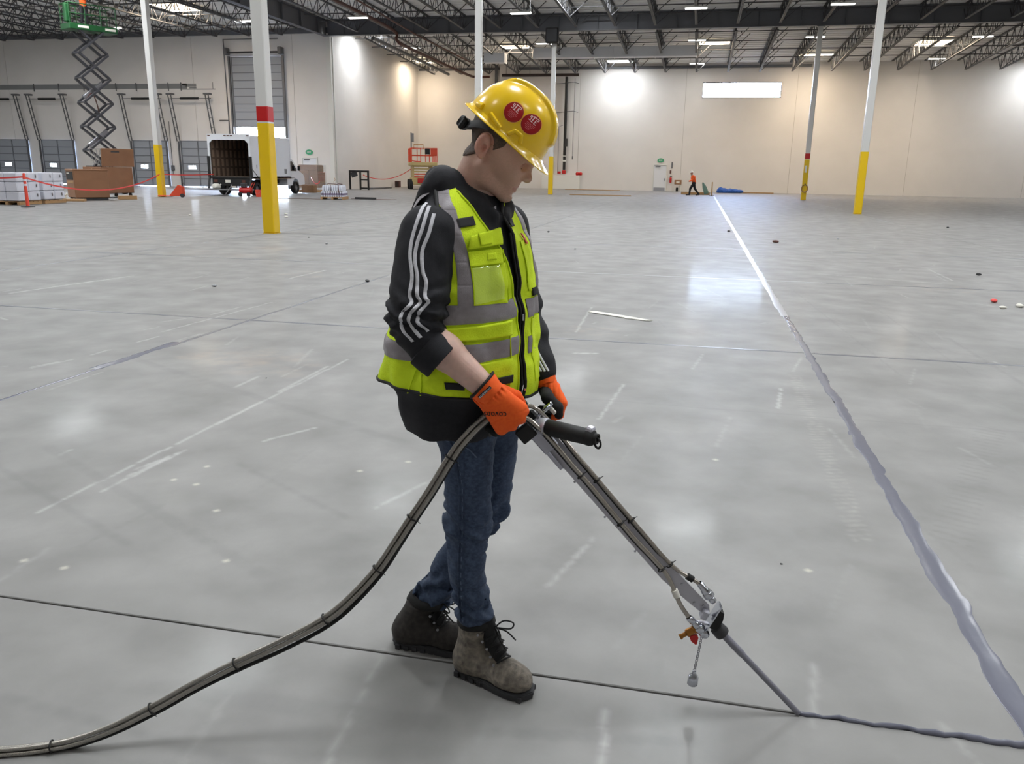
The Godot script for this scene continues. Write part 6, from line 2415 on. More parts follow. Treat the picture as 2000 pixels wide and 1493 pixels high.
# walks from a point along dir until it meets the surface
func onto(f: Callable, p: Vector3, dir: Vector3, off := 0.0) -> Vector3:
	for k in 90:
		var d: float = f.call(p) - off
		if d < 0.0004:
			break
		p += dir * clampf(d * 0.7, 0.0006, 0.05)
	return p


func sleeve_r(p: Vector3) -> float:
	var d := cap(p, SH_R, EL_R + Vector3(0.012, 0.04, 0), 0.078, 0.08)
	var lo := cap(p, EL_R, CU_R, 0.068, 0.056)
	# cloth pushed up the arm lies in rings above the cuff
	var ax := (CU_R - EL_R).normalized()
	var s := (p - EL_R).dot(ax)
	var wr := exp(-pow((p.y - 1.225) / 0.055, 2.0))
	d = smin(d, lo, 0.025)
	d += 0.008 * wr * sin(p.y * 150.0 + p.x * 55.0 + 2.5 * fold_noise.get_noise_3d(p.x * 8, p.y * 8, p.z * 8)) + 0.006 * fold_noise.get_noise_3d(p.x * 9.0, p.y * 6.0, p.z * 9.0)
	d += 0.004 * exp(-pow(s / 0.03, 2.0)) * sin(s * 170.0)
	return smax(d, (p - CU_R).dot(ax) - 0.004, 0.005)


func hood_f(p: Vector3) -> float:
	var d := smax(torso_gap(p) + 0.012 + 0.037 * smoothstep(1.03, 0.94, p.y), 0.838 + 0.02 * (p.x + 0.15) - p.y, 0.012)
	d = smax(d, p.y - 1.545, 0.02)
	if p.y < 0.99:
		d += 0.004 * sin(p.x * 45.0 + p.z * 20.0)
	d = smin(d, sleeve_r(p), 0.035)
	var l := smin(cap(p, SH_L, EL_L, 0.075, 0.062), cap(p, EL_L, WR_L + Vector3(0, 0.008, 0), 0.058, 0.044), 0.02)
	l += 0.005 * sin(p.y * 90.0 + p.x * 40.0) * exp(-pow((p.y - 1.15) / 0.12, 2.0)) + 0.005 * fold_noise.get_noise_3d(p.x * 9.0, p.y * 6.0, p.z * 9.0)
	d = smin(d, l, 0.03)
	# hood bunched behind the neck and round to the throat
	var h := cap(p, Vector3(-0.195, 1.558, 0.062), Vector3(-0.215, 1.56, -0.05), 0.05, 0.05)
	h = smin(h, cap(p, Vector3(-0.225, 1.535, 0.06), Vector3(-0.25, 1.50, 0.03), 0.045, 0.04), 0.03)
	h = smin(h, cap(p, Vector3(-0.195, 1.558, 0.062), Vector3(-0.115, 1.512, 0.088), 0.042, 0.028), 0.02)
	h = smin(h, cap(p, Vector3(-0.115, 1.512, 0.088), Vector3(-0.058, 1.478, 0.075), 0.028, 0.018), 0.02)
	h = smin(h, cap(p, Vector3(-0.215, 1.56, -0.05), Vector3(-0.09, 1.53, -0.09), 0.045, 0.03), 0.02)
	h = smin(h, cap(p, Vector3(-0.09, 1.53, -0.09), Vector3(-0.025, 1.495, -0.02), 0.03, 0.022), 0.02)
	h = smin(h, cap(p, Vector3(-0.025, 1.495, -0.02), Vector3(-0.03, 1.468, 0.035), 0.022, 0.018), 0.015)
	h += 0.006 * fold_noise.get_noise_3d(p.x * 14.0, p.y * 10.0, p.z * 14.0)
	h = smax(h, 0.004 - neck_f(p), 0.008)
	d = smax(d, -neck_f(p) - 0.002, 0.01)
	return smin(d, h, 0.025)


func man_hoodie(o: Node3D) -> void:
	part("hoodie", net(hood_f, Vector3(-0.42, 0.8, -0.3), Vector3(0.18, 1.66, 0.36), 0.0075)[0], M0.hoodie, o)
	# ribbed cuff of the pushed-up sleeve
	var ax := (WR_R - EL_R).normalized()
	var c0 := CU_R - ax * 0.02
	var m := M.new()
	var xf := Transform3D(Basis(ax.cross(Vector3.BACK).normalized(), ax, Vector3.ZERO), c0)
	xf.basis.z = xf.basis.x.cross(ax)
	m.lathe([Vector2(0.05, -0.012), Vector2(0.0605, -0.008), Vector2(0.0605, 0.02), Vector2(0.058, 0.05), Vector2(0.0545, 0.052), Vector2(0.05, 0.045), Vector2(0.046, 0.03)], xf, 40)
	part("cuff", m, M0.hoodie, o)
	# white stripes sewn down the outside of both sleeves
	var rows3 := [
		[[-0.241, 1.513], [-0.258, 1.459], [-0.268, 1.42], [-0.271, 1.381], [-0.264, 1.33], [-0.269, 1.285], [-0.263, 1.267], [-0.276, 1.251], [-0.289, 1.237], [-0.292, 1.216], [-0.289, 1.196], [-0.262, 1.162]],
		[[-0.227, 1.507], [-0.24, 1.452], [-0.253, 1.413], [-0.258, 1.374], [-0.25, 1.33], [-0.249, 1.285], [-0.241, 1.267], [-0.255, 1.251], [-0.266, 1.237], [-0.271, 1.221], [-0.268, 1.208], [-0.24, 1.174]],
		[[-0.212, 1.488], [-0.223, 1.439], [-0.239, 1.393], [-0.236, 1.344], [-0.227, 1.317], [-0.229, 1.283], [-0.22, 1.268], [-0.231, 1.254], [-0.242, 1.243], [-0.247, 1.227], [-0.245, 1.213], [-0.222, 1.188]]]
	for r in rows3:
		var c := []
		for e in r:
			c.append(Vector3(e[0], e[1], 0))
		ribbon(o, curve(c, 0.006), Vector3(0, 0, 0.55), Vector3(0, 0, -1), 0.0048)
	for k in 3:
		var c := [Vector3(0.012 + 0.012 * k, 1.2, 0), Vector3(0.035 + 0.013 * k, 1.12, 0), Vector3(0.062 + 0.012 * k, 1.06, 0), Vector3(0.085 + 0.012 * k, 1.015, 0)]
		ribbon(o, curve(c, 0.006), Vector3(0.14, 0, 0.55), Vector3(-0.25, 0, -0.97), 0.004)
	# shirt collar that shows at the throat
	m = M.new()
	m.prism(PackedVector2Array([Vector2(-0.012, 0.0), Vector2(0.012, 0.012), Vector2(0.012, -0.03)]), 0.003, Transform3D(Basis(Vector3.UP, 0.9), Vector3(-0.062, 1.492, 0.066)))
	part("shirt_collar", m, M0.white_stripe, o)


func ribbon(o: Node3D, c: PackedVector3Array, shift: Vector3, dir: Vector3, half: float) -> void:
	var g := []
	for k in c.size():
		var t := (c[mini(k + 1, c.size() - 1)] - c[maxi(k - 1, 0)]).normalized()
		var sd := t.cross(Vector3.BACK).normalized()
		sd = (sd + Vector3(0.9, 0, 0) * signf(sd.x)).normalized()
		var row := PackedVector3Array()
		for j in 5:
			var w := (j - 2) / 2.0
			row.append(onto(hood_f, c[k] + sd * half * w + shift, dir.normalized(), 0.0022 if absf(w) < 0.9 else 0.0002))
		g.append(row)
	var m := M.new()
	m.rows(g)
	for k in m.n.size():
		if m.n[k].dot(-dir) < 0.0:
			m.n[k] = -m.n[k]
	part("sleeve_stripe", fix(m), M0.white_stripe, o)


func man_vest(o: Node3D) -> void:
	var NR := 84
	var NC := 150
	var g := []
	var skip := {}
	for i in NR + 1:
		var row := PackedVector3Array()
		for j in NC + 1:
			var u := float(j) / NC
			var d0 := lerpf(8.0, 360.0, u)
			var y := lerpf(hem_y(d0), 1.565, float(i) / NR)
			var d := lerpf(table(y, EDGE_R), 360.0 + table(y, EDGE_L), u)
			row.append(vest_pt(d, y, 0.003))
			if in_armhole(d, y) or in_armhole(d + 1.0, y + 0.003):
				skip[Vector2i(i, j)] = true
		g.append(row)
	var m := M.new()
	m.rows(g, false, 1.0, Vector2.ZERO, Vector2.ONE, skip)
	for k in m.n.size():
		if m.n[k].dot(m.v[k] - Vector3(-0.14, m.v[k].y - 0.03, 0)) < 0.0:
			m.n[k] = -m.n[k]
	var v := part("safety_vest", fix(m), M0.vest_lime, o)
	# black binding
	m = M.new()
	var p := []
	for k in 90:
		var d := lerpf(8.0, 359.0, k / 89.0)
		p.append(Vector2(d, hem_y(d)))
	vest_line(p, 0.003, 0.005, m)
	part("hem_binding", m, M0.trim_black, v)
	for s in [1, -1]:
		m = M.new()
		var q := PackedVector3Array()
		for k in 48:
			var a := TAU * k / 48
			q.append(vest_pt((100.0 + 29.0 * cos(a)) * s, 1.372 + 0.176 * sin(a), 0.004))
		m.tube(q, 0.0055, 6, false, true)
		part("armhole_binding", m, M0.trim_black, v)
	for e in [[EDGE_R, 0.0035], [EDGE_L, 0.0055]]:
		m = M.new()
		p = []
		for k in 40:
			var y := lerpf(0.965, 1.545, k / 39.0)
			p.append(Vector2(table(y, e[0]), y))
		vest_line(p, 0.004, e[1], m)
		part("front_binding", m, M0.trim_black if e[0] == EDGE_L else M0.vest_lime, v)
	# zip along the left front
	m = M.new()
	p = []
	for k in 40:
		var y := lerpf(0.97, 1.43, k / 39.0)
		p.append(Vector2(table(y, EDGE_L) + 2.6, y))
	vest_line(p, 0.0, 0.004, m)
	part("zip_tape", m, M0.trim_black, v)
	m = M.new()
	m.box(vest_pt(1.5, 1.195, 0.008), Vector3(0.006, 0.02, 0.006), Basis(), 0.001)
	m.box(vest_pt(1.5, 0.985, 0.008), Vector3(0.008, 0.008, 0.006), Basis(), 0.001)
	part("zip_pull", m, M0.chrome, v)
	# reflective bands
	for e in [[1.19, 1.243, 8.0], [1.085, 1.135, 7.0]]:
		for span in [[0.0, 90.0], [90.0, 180.0], [180.0, 270.0], [270.0, 352.0]]:
			var a: float = maxf(span[0], e[2] + 1.0)
			m = patch([Vector2(a, e[0] + 0.012), Vector2(span[1], e[0]), Vector2(span[1], e[1]), Vector2(a, e[1] + 0.012)] if a < 80 else [Vector2(a, e[0]), Vector2(span[1], e[0]), Vector2(span[1], e[1]), Vector2(a, e[1])], 0.0055, 22, 4)
			part("reflective_band", m, M0.reflective, v)
	for s in [1, -1]:
		var q := [[1.235, 128.0, 114.0], [1.36, 126.0, 113.0], [1.46, 124.0, 112.0], [1.52, 121.0, 106.0], [1.556, 116.0, 92.0], [1.552, 98.0, 76.0], [1.537, 88.0, 73.0], [1.495, 75.0, 64.5], [1.43, 69.5, 60.5], [1.36, 66.5, 56.5], [1.3, 65.0, 54.5], [1.235, 63.0, 52.0]]
		for k in q.size() - 1:
			var f := 1.0 if s == 1 else 0.72
			m = patch([Vector2(q[k][1] * s * f, q[k][0]), Vector2(q[k][2] * s * f, q[k][0]), Vector2(q[k + 1][2] * s * f, q[k + 1][0]), Vector2(q[k + 1][1] * s * f, q[k + 1][0])], 0.0052, 8, 8, 0.002)
			part("reflective_strap", m, M0.reflective, v)
	# pockets
	part("pocket_band", patch([Vector2(57.5, 1.388), Vector2(26, 1.394), Vector2(26.5, 1.354), Vector2(56, 1.349)], 0.011, 14, 10), M0.vest_lime, v)
	part("pocket_flap", patch([Vector2(54, 1.43), Vector2(20, 1.448), Vector2(25, 1.404), Vector2(57.5, 1.394)], 0.015, 14, 10, 0.008), M0.vest_lime, v)
	part("flap_fold", patch([Vector2(48, 1.436), Vector2(33, 1.442), Vector2(36, 1.408), Vector2(47, 1.404)], 0.0185, 10, 8, 0.004), M0.vest_lime, v)
	part("pocket_front", patch([Vector2(56, 1.350), Vector2(24, 1.355), Vector2(23, 1.246), Vector2(52.5, 1.246)], 0.007, 14, 14), M0.vest_lime, v)
	part("clear_pocket", patch([Vector2(55, 1.346), Vector2(31, 1.351), Vector2(27.5, 1.258), Vector2(52, 1.25)], 0.012, 14, 14), M0.clear_vinyl, v, "clear vinyl badge pocket")
	part("hook_patch", patch([Vector2(42, 1.382), Vector2(33, 1.384), Vector2(33, 1.366), Vector2(42, 1.364)], 0.0125, 6, 5), M0.vest_lime, v)
	part("lower_flap", patch([Vector2(70, 1.184), Vector2(20, 1.198), Vector2(19, 1.155), Vector2(68, 1.15)], 0.013, 20, 8, 0.008), M0.vest_lime, v)
	part("lower_pocket", patch([Vector2(68, 1.085), Vector2(18.5, 1.09), Vector2(19, 1.025), Vector2(64, 1.02)], 0.009, 20, 10), M0.vest_lime, v)
	part("black_tab", patch([Vector2(64, 1.474), Vector2(49, 1.48), Vector2(48, 1.457), Vector2(62, 1.451)], 0.0085, 8, 5), M0.trim_black, v)
	part("black_tab", patch([Vector2(-11, 1.466), Vector2(-25, 1.466), Vector2(-24, 1.446), Vector2(-11, 1.446)], 0.0085, 8, 5), M0.trim_black, v)
	part("black_tab", patch([Vector2(34, 1.043), Vector2(18.5, 1.043), Vector2(18.5, 1.021), Vector2(34, 1.021)], 0.0125, 8, 5), M0.trim_black, v)
	part("black_tab", patch([Vector2(67, 1.042), Vector2(55, 1.036), Vector2(55, 1.018), Vector2(66, 1.022)], 0.0125, 8, 5), M0.trim_black, v)
	part("left_pocket", patch([Vector2(-14, 1.405), Vector2(-34, 1.405), Vector2(-34, 1.265), Vector2(-12, 1.265)], 0.007, 10, 12), M0.vest_lime, v)
	part("black_tab", patch([Vector2(-16, 1.272), Vector2(-36, 1.272), Vector2(-36, 1.249), Vector2(-16, 1.249)], 0.009, 8, 5), M0.trim_black, v)
	part("left_lower_pocket", patch([Vector2(-14, 1.185), Vector2(-40, 1.185), Vector2(-40, 1.0), Vector2(-12, 1.0)], 0.006, 10, 12), M0.vest_lime, v)
	part("pen", patch([Vector2(-27, 1.425), Vector2(-31, 1.425), Vector2(-31, 1.395), Vector2(-27, 1.395)], 0.012, 4, 4), M0.lift_orange, v)
	m = M.new()
	for e in [[[20.0, 1.152], [19.5, 1.08], [19.5, 1.01]], [[24.0, 1.39], [23.0, 1.3], [21.5, 1.25]], [[88.0, 1.07], [90.0, 1.04], [93.0, 0.995]], [[84.0, 1.06], [83.0, 1.03], [83.0, 0.995]]]:
		p = []
		for q in e:
			p.append(Vector2(q[0], q[1]))
		vest_line(p, 0.005, 0.0022, m)
	part("seam_line", m, M0.vest_lime, v)


func in_armhole(d: float, y: float) -> bool:
	var e := d if d < 180.0 else 360.0 - d
	return pow((e - 100.0) / 28.5, 2.0) + pow((y - 1.372) / 0.175, 2.0) < 1.0


func man_gloves(o: Node3D) -> void:
	# right hand: seen from the back, fist closed round the hoses
	var kn := [Vector3(0.026, 0.962, 0.232), Vector3(0.02, 0.94, 0.238), Vector3(-0.002, 0.916, 0.232), Vector3(-0.028, 0.898, 0.216)]
	var wr := Vector3(-0.066, 1.02, 0.26)
	var fr := func(p: Vector3) -> float:
		var d := 9.0
		for k in 4:
			d = smin(d, cap(p, wr + (kn[k] - kn[1]) * 0.25, kn[k], 0.028, 0.0195), 0.02)
		for k in 4:
			var a: Vector3 = kn[k]
			var b: Vector3 = a + Vector3(0.009 - 0.002 * k, -0.018, -0.036)
			var c: Vector3 = b + Vector3(-0.02, -0.014, -0.026)
			var e: Vector3 = c + Vector3(-0.024, 0.012, -0.004)
			d = smin(d, cap(p, a, b, 0.0165, 0.0145), 0.006)
			d = smin(d, cap(p, b, c, 0.0145, 0.013), 0.004)
			d = smin(d, cap(p, c, e, 0.013, 0.0115), 0.004)
		d = smin(d, cap(p, wr + Vector3(0.01, 0.0, -0.03), Vector3(0.012, 0.985, 0.188), 0.022, 0.017), 0.012)
		d = smin(d, cap(p, Vector3(0.012, 0.985, 0.188), Vector3(0.034, 0.955, 0.168), 0.016, 0.0125), 0.006)
		# gathers at the wrist, a crease across the back
		var s := (p - wr).dot((kn[2] - wr).normalized())
		d += 0.0034 * exp(-pow((s - 0.008) / 0.016, 2.0)) * sin(p.dot(Vector3(0.75, 0.66, 0)) * 520.0)
		d += 0.0018 * exp(-pow((s - 0.085 - 6.0 * pow(p.dot(Vector3(0.6, 0.8, 0)) - 0.735, 2.0)) / 0.002, 2.0))
		return d
	var nrm := Vector3(0.25, 0.25, 0.93).normalized()
	var side := func(p: Vector3) -> int: return 0 if (p - Vector3(0.0, 0.93, 0.199)).dot(nrm) > 0.0 else 1
	var two := net(fr, Vector3(-0.12, 0.82, 0.1), Vector3(0.09, 1.08, 0.32), 0.0033, 2, side)
	var gl := part("glove", two[0], M0.glove_orange, o)
	part("glove_palm", two[1], M0.glove_black, gl, "black palm")
	var ax := (WR_R - EL_R).normalized()
	cuff(gl, WR_R + ax * -0.008, ax, 0.045, 0.9)
	var lb := M.new()
	var lx := Transform3D(Basis(Vector3(0.72, 0.69, 0.0).normalized(), Vector3(-0.60, 0.62, 0.5).normalized(), Vector3.ZERO), WR_R + ax * 0.004 + Vector3(0.0, 0.0, 0.0455))
	lx.basis.z = lx.basis.x.cross(lx.basis.y).normalized()
	lb.box(Vector3.ZERO, Vector3(0.044, 0.0105, 0.0018), Basis(), 0.0005)
	part("cuff_label", lb, M0.trim_black, gl).transform = lx
	text(gl, "CORDOVA", 0.0068, lx * Transform3D(Basis(), Vector3(0, 0, 0.0014)), M0.white_stripe, "label_text")
	var bx := Transform3D(Basis(Vector3.BACK, PI + 0.03), Vector3.ZERO)
	var at := onto(fr, Vector3(-0.045, 0.957, 0.4), Vector3(0, 0, -1), 0.0022)
	text(gl, "COVODS", 0.012, Transform3D(Basis(Vector3.UP, -0.12) * bx.basis, at), M0.trim_black, "glove_text")
	# left hand: thumb side towards the camera, fingers closed round the trigger grip
	var kl := [Vector3(0.15, 0.918, 0.02), Vector3(0.154, 0.912, -0.002), Vector3(0.15, 0.908, -0.024), Vector3(0.142, 0.906, -0.044)]
	var wl := WR_L + Vector3(0.008, -0.018, 0.004)
	var fl := func(p: Vector3) -> float:
		var d := 9.0
		for k in 4:
			d = smin(d, cap(p, wl + (kl[k] - kl[1]) * 0.35, kl[k], 0.027, 0.0165), 0.02)
		for k in 4:
			var a: Vector3 = kl[k]
			var b: Vector3 = a + Vector3(-0.006, -0.036, 0.004)
			var c: Vector3 = b + Vector3(-0.03, -0.012, 0.002)
			var e: Vector3 = c + Vector3(-0.018, 0.014, 0.0)
			d = smin(d, cap(p, a, b, 0.0145, 0.0135), 0.006)
			d = smin(d, cap(p, b, c, 0.0135, 0.012), 0.004)
			d = smin(d, cap(p, c, e, 0.012, 0.011), 0.004)
		d += 0.002 * exp(-pow((p.y - 0.965) / 0.02, 2.0)) * sin(p.x * 420.0)
		return d
	var inner := func(p: Vector3) -> int: return 1 if p.x < 0.128 - (p.z - 0.0) * 0.2 and p.y < 0.945 else 0
	two = net(fl, Vector3(0.03, 0.82, -0.11), Vector3(0.2, 1.04, 0.08), 0.0033, 2, inner)
	gl = part("glove", two[0], M0.glove_orange, o)
	part("glove_palm", two[1], M0.glove_black, gl, "black palm")
	var ft := func(p: Vector3) -> float:
		var d := smin(cap(p, wl + Vector3(0.0, -0.025, 0.02), Vector3(0.108, 0.942, 0.05), 0.02, 0.018), cap(p, Vector3(0.108, 0.942, 0.05), Vector3(0.137, 0.917, 0.062), 0.0175, 0.0165), 0.01)
		return smin(d, cap(p, Vector3(0.137, 0.917, 0.062), Vector3(0.142, 0.893, 0.06), 0.0165, 0.0135), 0.008)
	part("glove_thumb", net(ft, Vector3(0.04, 0.84, -0.04), Vector3(0.2, 1.02, 0.11), 0.0035)[0], M0.glove_black, gl, "black thumb")
	cuff(gl, WR_L + Vector3(0.002, 0.004, 0), (wl - EL_L).normalized(), 0.037, 0.95)


func cuff(gl: Node3D, at: Vector3, ax: Vector3, r: float, flat: float) -> void:
	var x := ax.cross(Vector3.BACK).normalized()
	var xf := Transform3D(Basis(x, ax, x.cross(ax)), at)
	var m := M.new()
	m.lathe([Vector2(r * 0.93, 0.002), Vector2(r * 1.02, -0.002), Vector2(r * 0.97, 0.014), Vector2(r * 0.86, 0.03), Vector2(r * 0.75, 0.042)], xf, 32)
	part("glove_cuff", m, M0.glove_orange, gl)
	m = M.new()
	var p := []
	for k in 28:
		p.append(xf * Vector3(cos(TAU * k / 28) * r * 1.0, 0.0, sin(TAU * k / 28) * r))
	m.tube(p, 0.0042, 6, false, true)
	part("cuff_binding", m, M0.trim_black, gl)


func text(o: Node3D, s: String, h: float, xf: Transform3D, ml: Material, called: String) -> void:
	var t := TextMesh.new()
	t.text = s
	t.font = font()
	t.font_size = 24
	t.pixel_size = h / 18.0
	t.depth = 0.0008
	part(called, t, ml, o).transform = xf


# ---------------------------------------------------------------- hard hat
const HA := Vector3(0.124, 0.141, 0.102)

func hat_pt(phi: float, e: float, off := 0.0) -> Vector3:
	var c := pow(cos(e), 2.0 / 2.4)
	var s := pow(maxf(sin(e), 0.0), 2.0 / 2.35)
	var k := pow(pow(absf(cos(phi)) / HA.x, 2.2) + pow(absf(sin(phi)) / HA.z, 2.2), -1.0 / 2.2)
	var p := Vector3(cos(phi) * k * c, HA.y * s, sin(phi) * k * c)
	var n := Vector3(p.x / (HA.x * HA.x), p.y / (HA.y * HA.y), p.z / (HA.z * HA.z)).normalized()
	# broad raised rib from the crown to the brow
	var w := smoothstep(0.037, 0.028, absf(p.z)) * smoothstep(-0.10, -0.05, p.x) * smoothstep(0.045, 0.06, p.y)
	var slot := smoothstep(0.012, 0.006, absf(p.z)) * smoothstep(0.05, 0.09, p.y) * 0.0025
	return p + n * (off + 0.0105 * w - slot * w)


func hat_side(x: float, y: float) -> Vector3:
	var z := HA.z * pow(maxf(pow(1.0 - pow(y / HA.y, 2.35), 2.2 / 2.4) - pow(absf(x) / HA.x, 2.2), 0.0), 1.0 / 2.2)
	return Vector3(x, y, z)


func man_hat(o: Node3D) -> void:
	var m := M.new()
	var g := []
	for i in 45:
		var row := PackedVector3Array()
		for j in 120:
			row.append(hat_pt(TAU * j / 120, i / 44.0 * PI / 2))
		g.append(row)
	m.rows(g, true, 1.0)
	for k in m.n.size():
		if m.n[k].dot(m.v[k]) < 0.0:
			m.n[k] = -m.n[k]
	fix(m)
	# brim: a rolled lip that grows into a peak
	g = []
	for j in 121:
		var a := TAU * j / 120
		var b := hat_pt(a, 0.0)
		var d := Vector3(cos(a), 0, sin(a))
		var fr := pow(maxf(cos(a), 0.0), 1.3)
		var w := 0.011 + 0.024 * smoothstep(0.55, 0.95, cos(a)) + 0.004 * smoothstep(0.8, 1.0, -cos(a)) + 0.005 * fr
		var drop := -0.006 * fr - 0.003
		var row := PackedVector3Array()
		for q in [[-0.001, 0.012], [0.25, 0.006], [0.6, 0.003], [0.95, 0.0], [1.0, -0.0015], [0.95, -0.003], [0.5, -0.001], [-0.02, 0.0]]:
			row.append(b + d * w * q[0] + Vector3(0, q[1] + drop * maxf(q[0], 0.0), 0))
		g.append(row)
	var bm := M.new()
	bm.rows(g, false, -1.0)
	m.add(bm)
	var hat := part("hard_hat", m, M0.helmet, o)
	hat.transform = hat_xf
	# moulded lugs along the side, the same on both sides
	for s in [1.0, -1.0]:
		for e in [[-0.052, -0.005, 0.022, 0.010, 0.009, 0.010], [0.02, 0.06, 0.012, 0.030, 0.008, 0.016], [-0.098, -0.08, 0.018, 0.022, 0.012, 0.012]]:
			m = M.new()
			var row := []
			for k in 9:
				var u := k / 8.0
				var x: float = lerpf(e[0], e[1], u)
				var bump: float = clampf(minf(u, 1.0 - u) * 4.0, 0.0, 1.0)
				row.append([x, e[2] + (e[3] - e[2]) * bump if e[0] > 0.0 else lerpf(e[2], e[3], u)])
			var pl := PackedVector3Array()
			for q in row:
				var b := hat_side(q[0], maxf(q[1], 0.004))
				pl.append(Vector3(b.x, b.y, b.z * s))
			m.tube(pl, e[4] * 0.75, 8)
			part("moulded_lug", m, M0.helmet, hat)
	# two round stickers
	var tex := sticker_picture()
	var sm := mat("sticker", Color(1, 1, 1), 0.3)
	sm.albedo_texture = tex
	for e in [[-0.004, 0.064], [0.051, 0.069]]:
		m = M.new()
		g = []
		for i in 13:
			var rowp := PackedVector3Array()
			for j in 33:
				var a := TAU * j / 32
				var rr := 0.0275 * (i / 12.0)
				var b := hat_side(e[0] + cos(a) * rr, e[1] + sin(a) * rr)
				rowp.append(b + Vector3(b.x / (HA.x * HA.x), b.y / (HA.y * HA.y), b.z / (HA.z * HA.z)).normalized() * 0.0012)
			g.append(rowp)
		m.rows(g)
		for k in m.n.size():
			if m.n[k].z < 0.2:
				m.n[k] = -m.n[k] if m.n[k].z < -0.2 else Vector3(0, 0.3, 0.95)
		fix(m)
		for k in m.v.size():
			m.u[k] = Vector2(0.5 + (m.v[k].x - e[0]) / 0.055, 0.5 - (m.v[k].y - e[1]) / 0.055)
		part("round_sticker", m, sm, hat, "round dark red sticker with white lettering")
	# suspension strap with ratchet at the nape
	m = M.new()
	g = []
	for q in [[0.0, 0.0125], [0.0025, 0.011], [0.0025, -0.011], [0.0, -0.0125], [-0.0025, -0.011], [-0.0025, 0.011], [0.0, 0.0125]]:
		var rowq := PackedVector3Array()
		for k in 31:
			var a := lerpf(PI * 0.6, PI * 1.4, k / 30.0)
			var back := maxf(-cos(a), 0.0)
			rowq.append(Vector3(cos(a) * (0.1 + q[0]), -0.05 * back * back + 0.0 + q[1], sin(a) * (0.086 + q[0])))
		g.append(rowq)
	m.rows(g, false, -1.0)
	part("nape_strap", m, M0.dark_grey, hat)
	m = M.new()
	m.box(Vector3(-0.106, -0.05, 0.012), Vector3(0.018, 0.034, 0.06), Basis(), 0.005)
	m.lathe([Vector2(0, 0), Vector2(0.016, 0), Vector2(0.018, 0.004), Vector2(0.015, 0.012), Vector2(0, 0.012)], Transform3D(Basis(Vector3.BACK, PI / 2), Vector3(-0.114, -0.05, 0.005)), 16)
	part("ratchet", m, M0.black, hat)


func sticker_picture() -> ImageTexture:
	var im := Image.create(256, 256, false, Image.FORMAT_RGB8)
	for y in 256:
		for x in 256:
			var d := Vector2(x - 127.5, y - 127.5).length()
			im.set_pixel(x, y, Color(0.98, 0.66, 0.3) if d > 121 else (Color(0.45, 0.05, 0.06) if d > 115 else Color(0.68, 0.06, 0.10)))
	var w := Color(0.97, 0.86, 0.85)
	# monogram: a barred stroke, a tall T with a long arm, an E
	for r in [[62, 38, 26, 9], [62, 38, 9, 30], [80, 38, 9, 64], [62, 60, 26, 8], [60, 94, 34, 8], [104, 26, 14, 80], [96, 100, 36, 8], [96, 26, 84, 9], [172, 26, 9, 26], [142, 48, 12, 62], [142, 48, 34, 8], [142, 72, 26, 8], [142, 102, 36, 9], [160, 72, 9, 14]]:
		im.fill_rect(Rect2i(r[0], r[1], r[2], r[3]), w)
	for k in 5:
		var y := 128 + k * 17
		var a := 70 + k * 5 - (14 if k == 2 else 0)
		var x := a
		while x < 190 - k * 12:
			var l := 5 + (x * 7 + k * 5) % 11
			im.fill_rect(Rect2i(x, y, l, 6), Color(0.9, 0.55, 0.55))
			x += l + 3
	return ImageTexture.create_from_image(im)


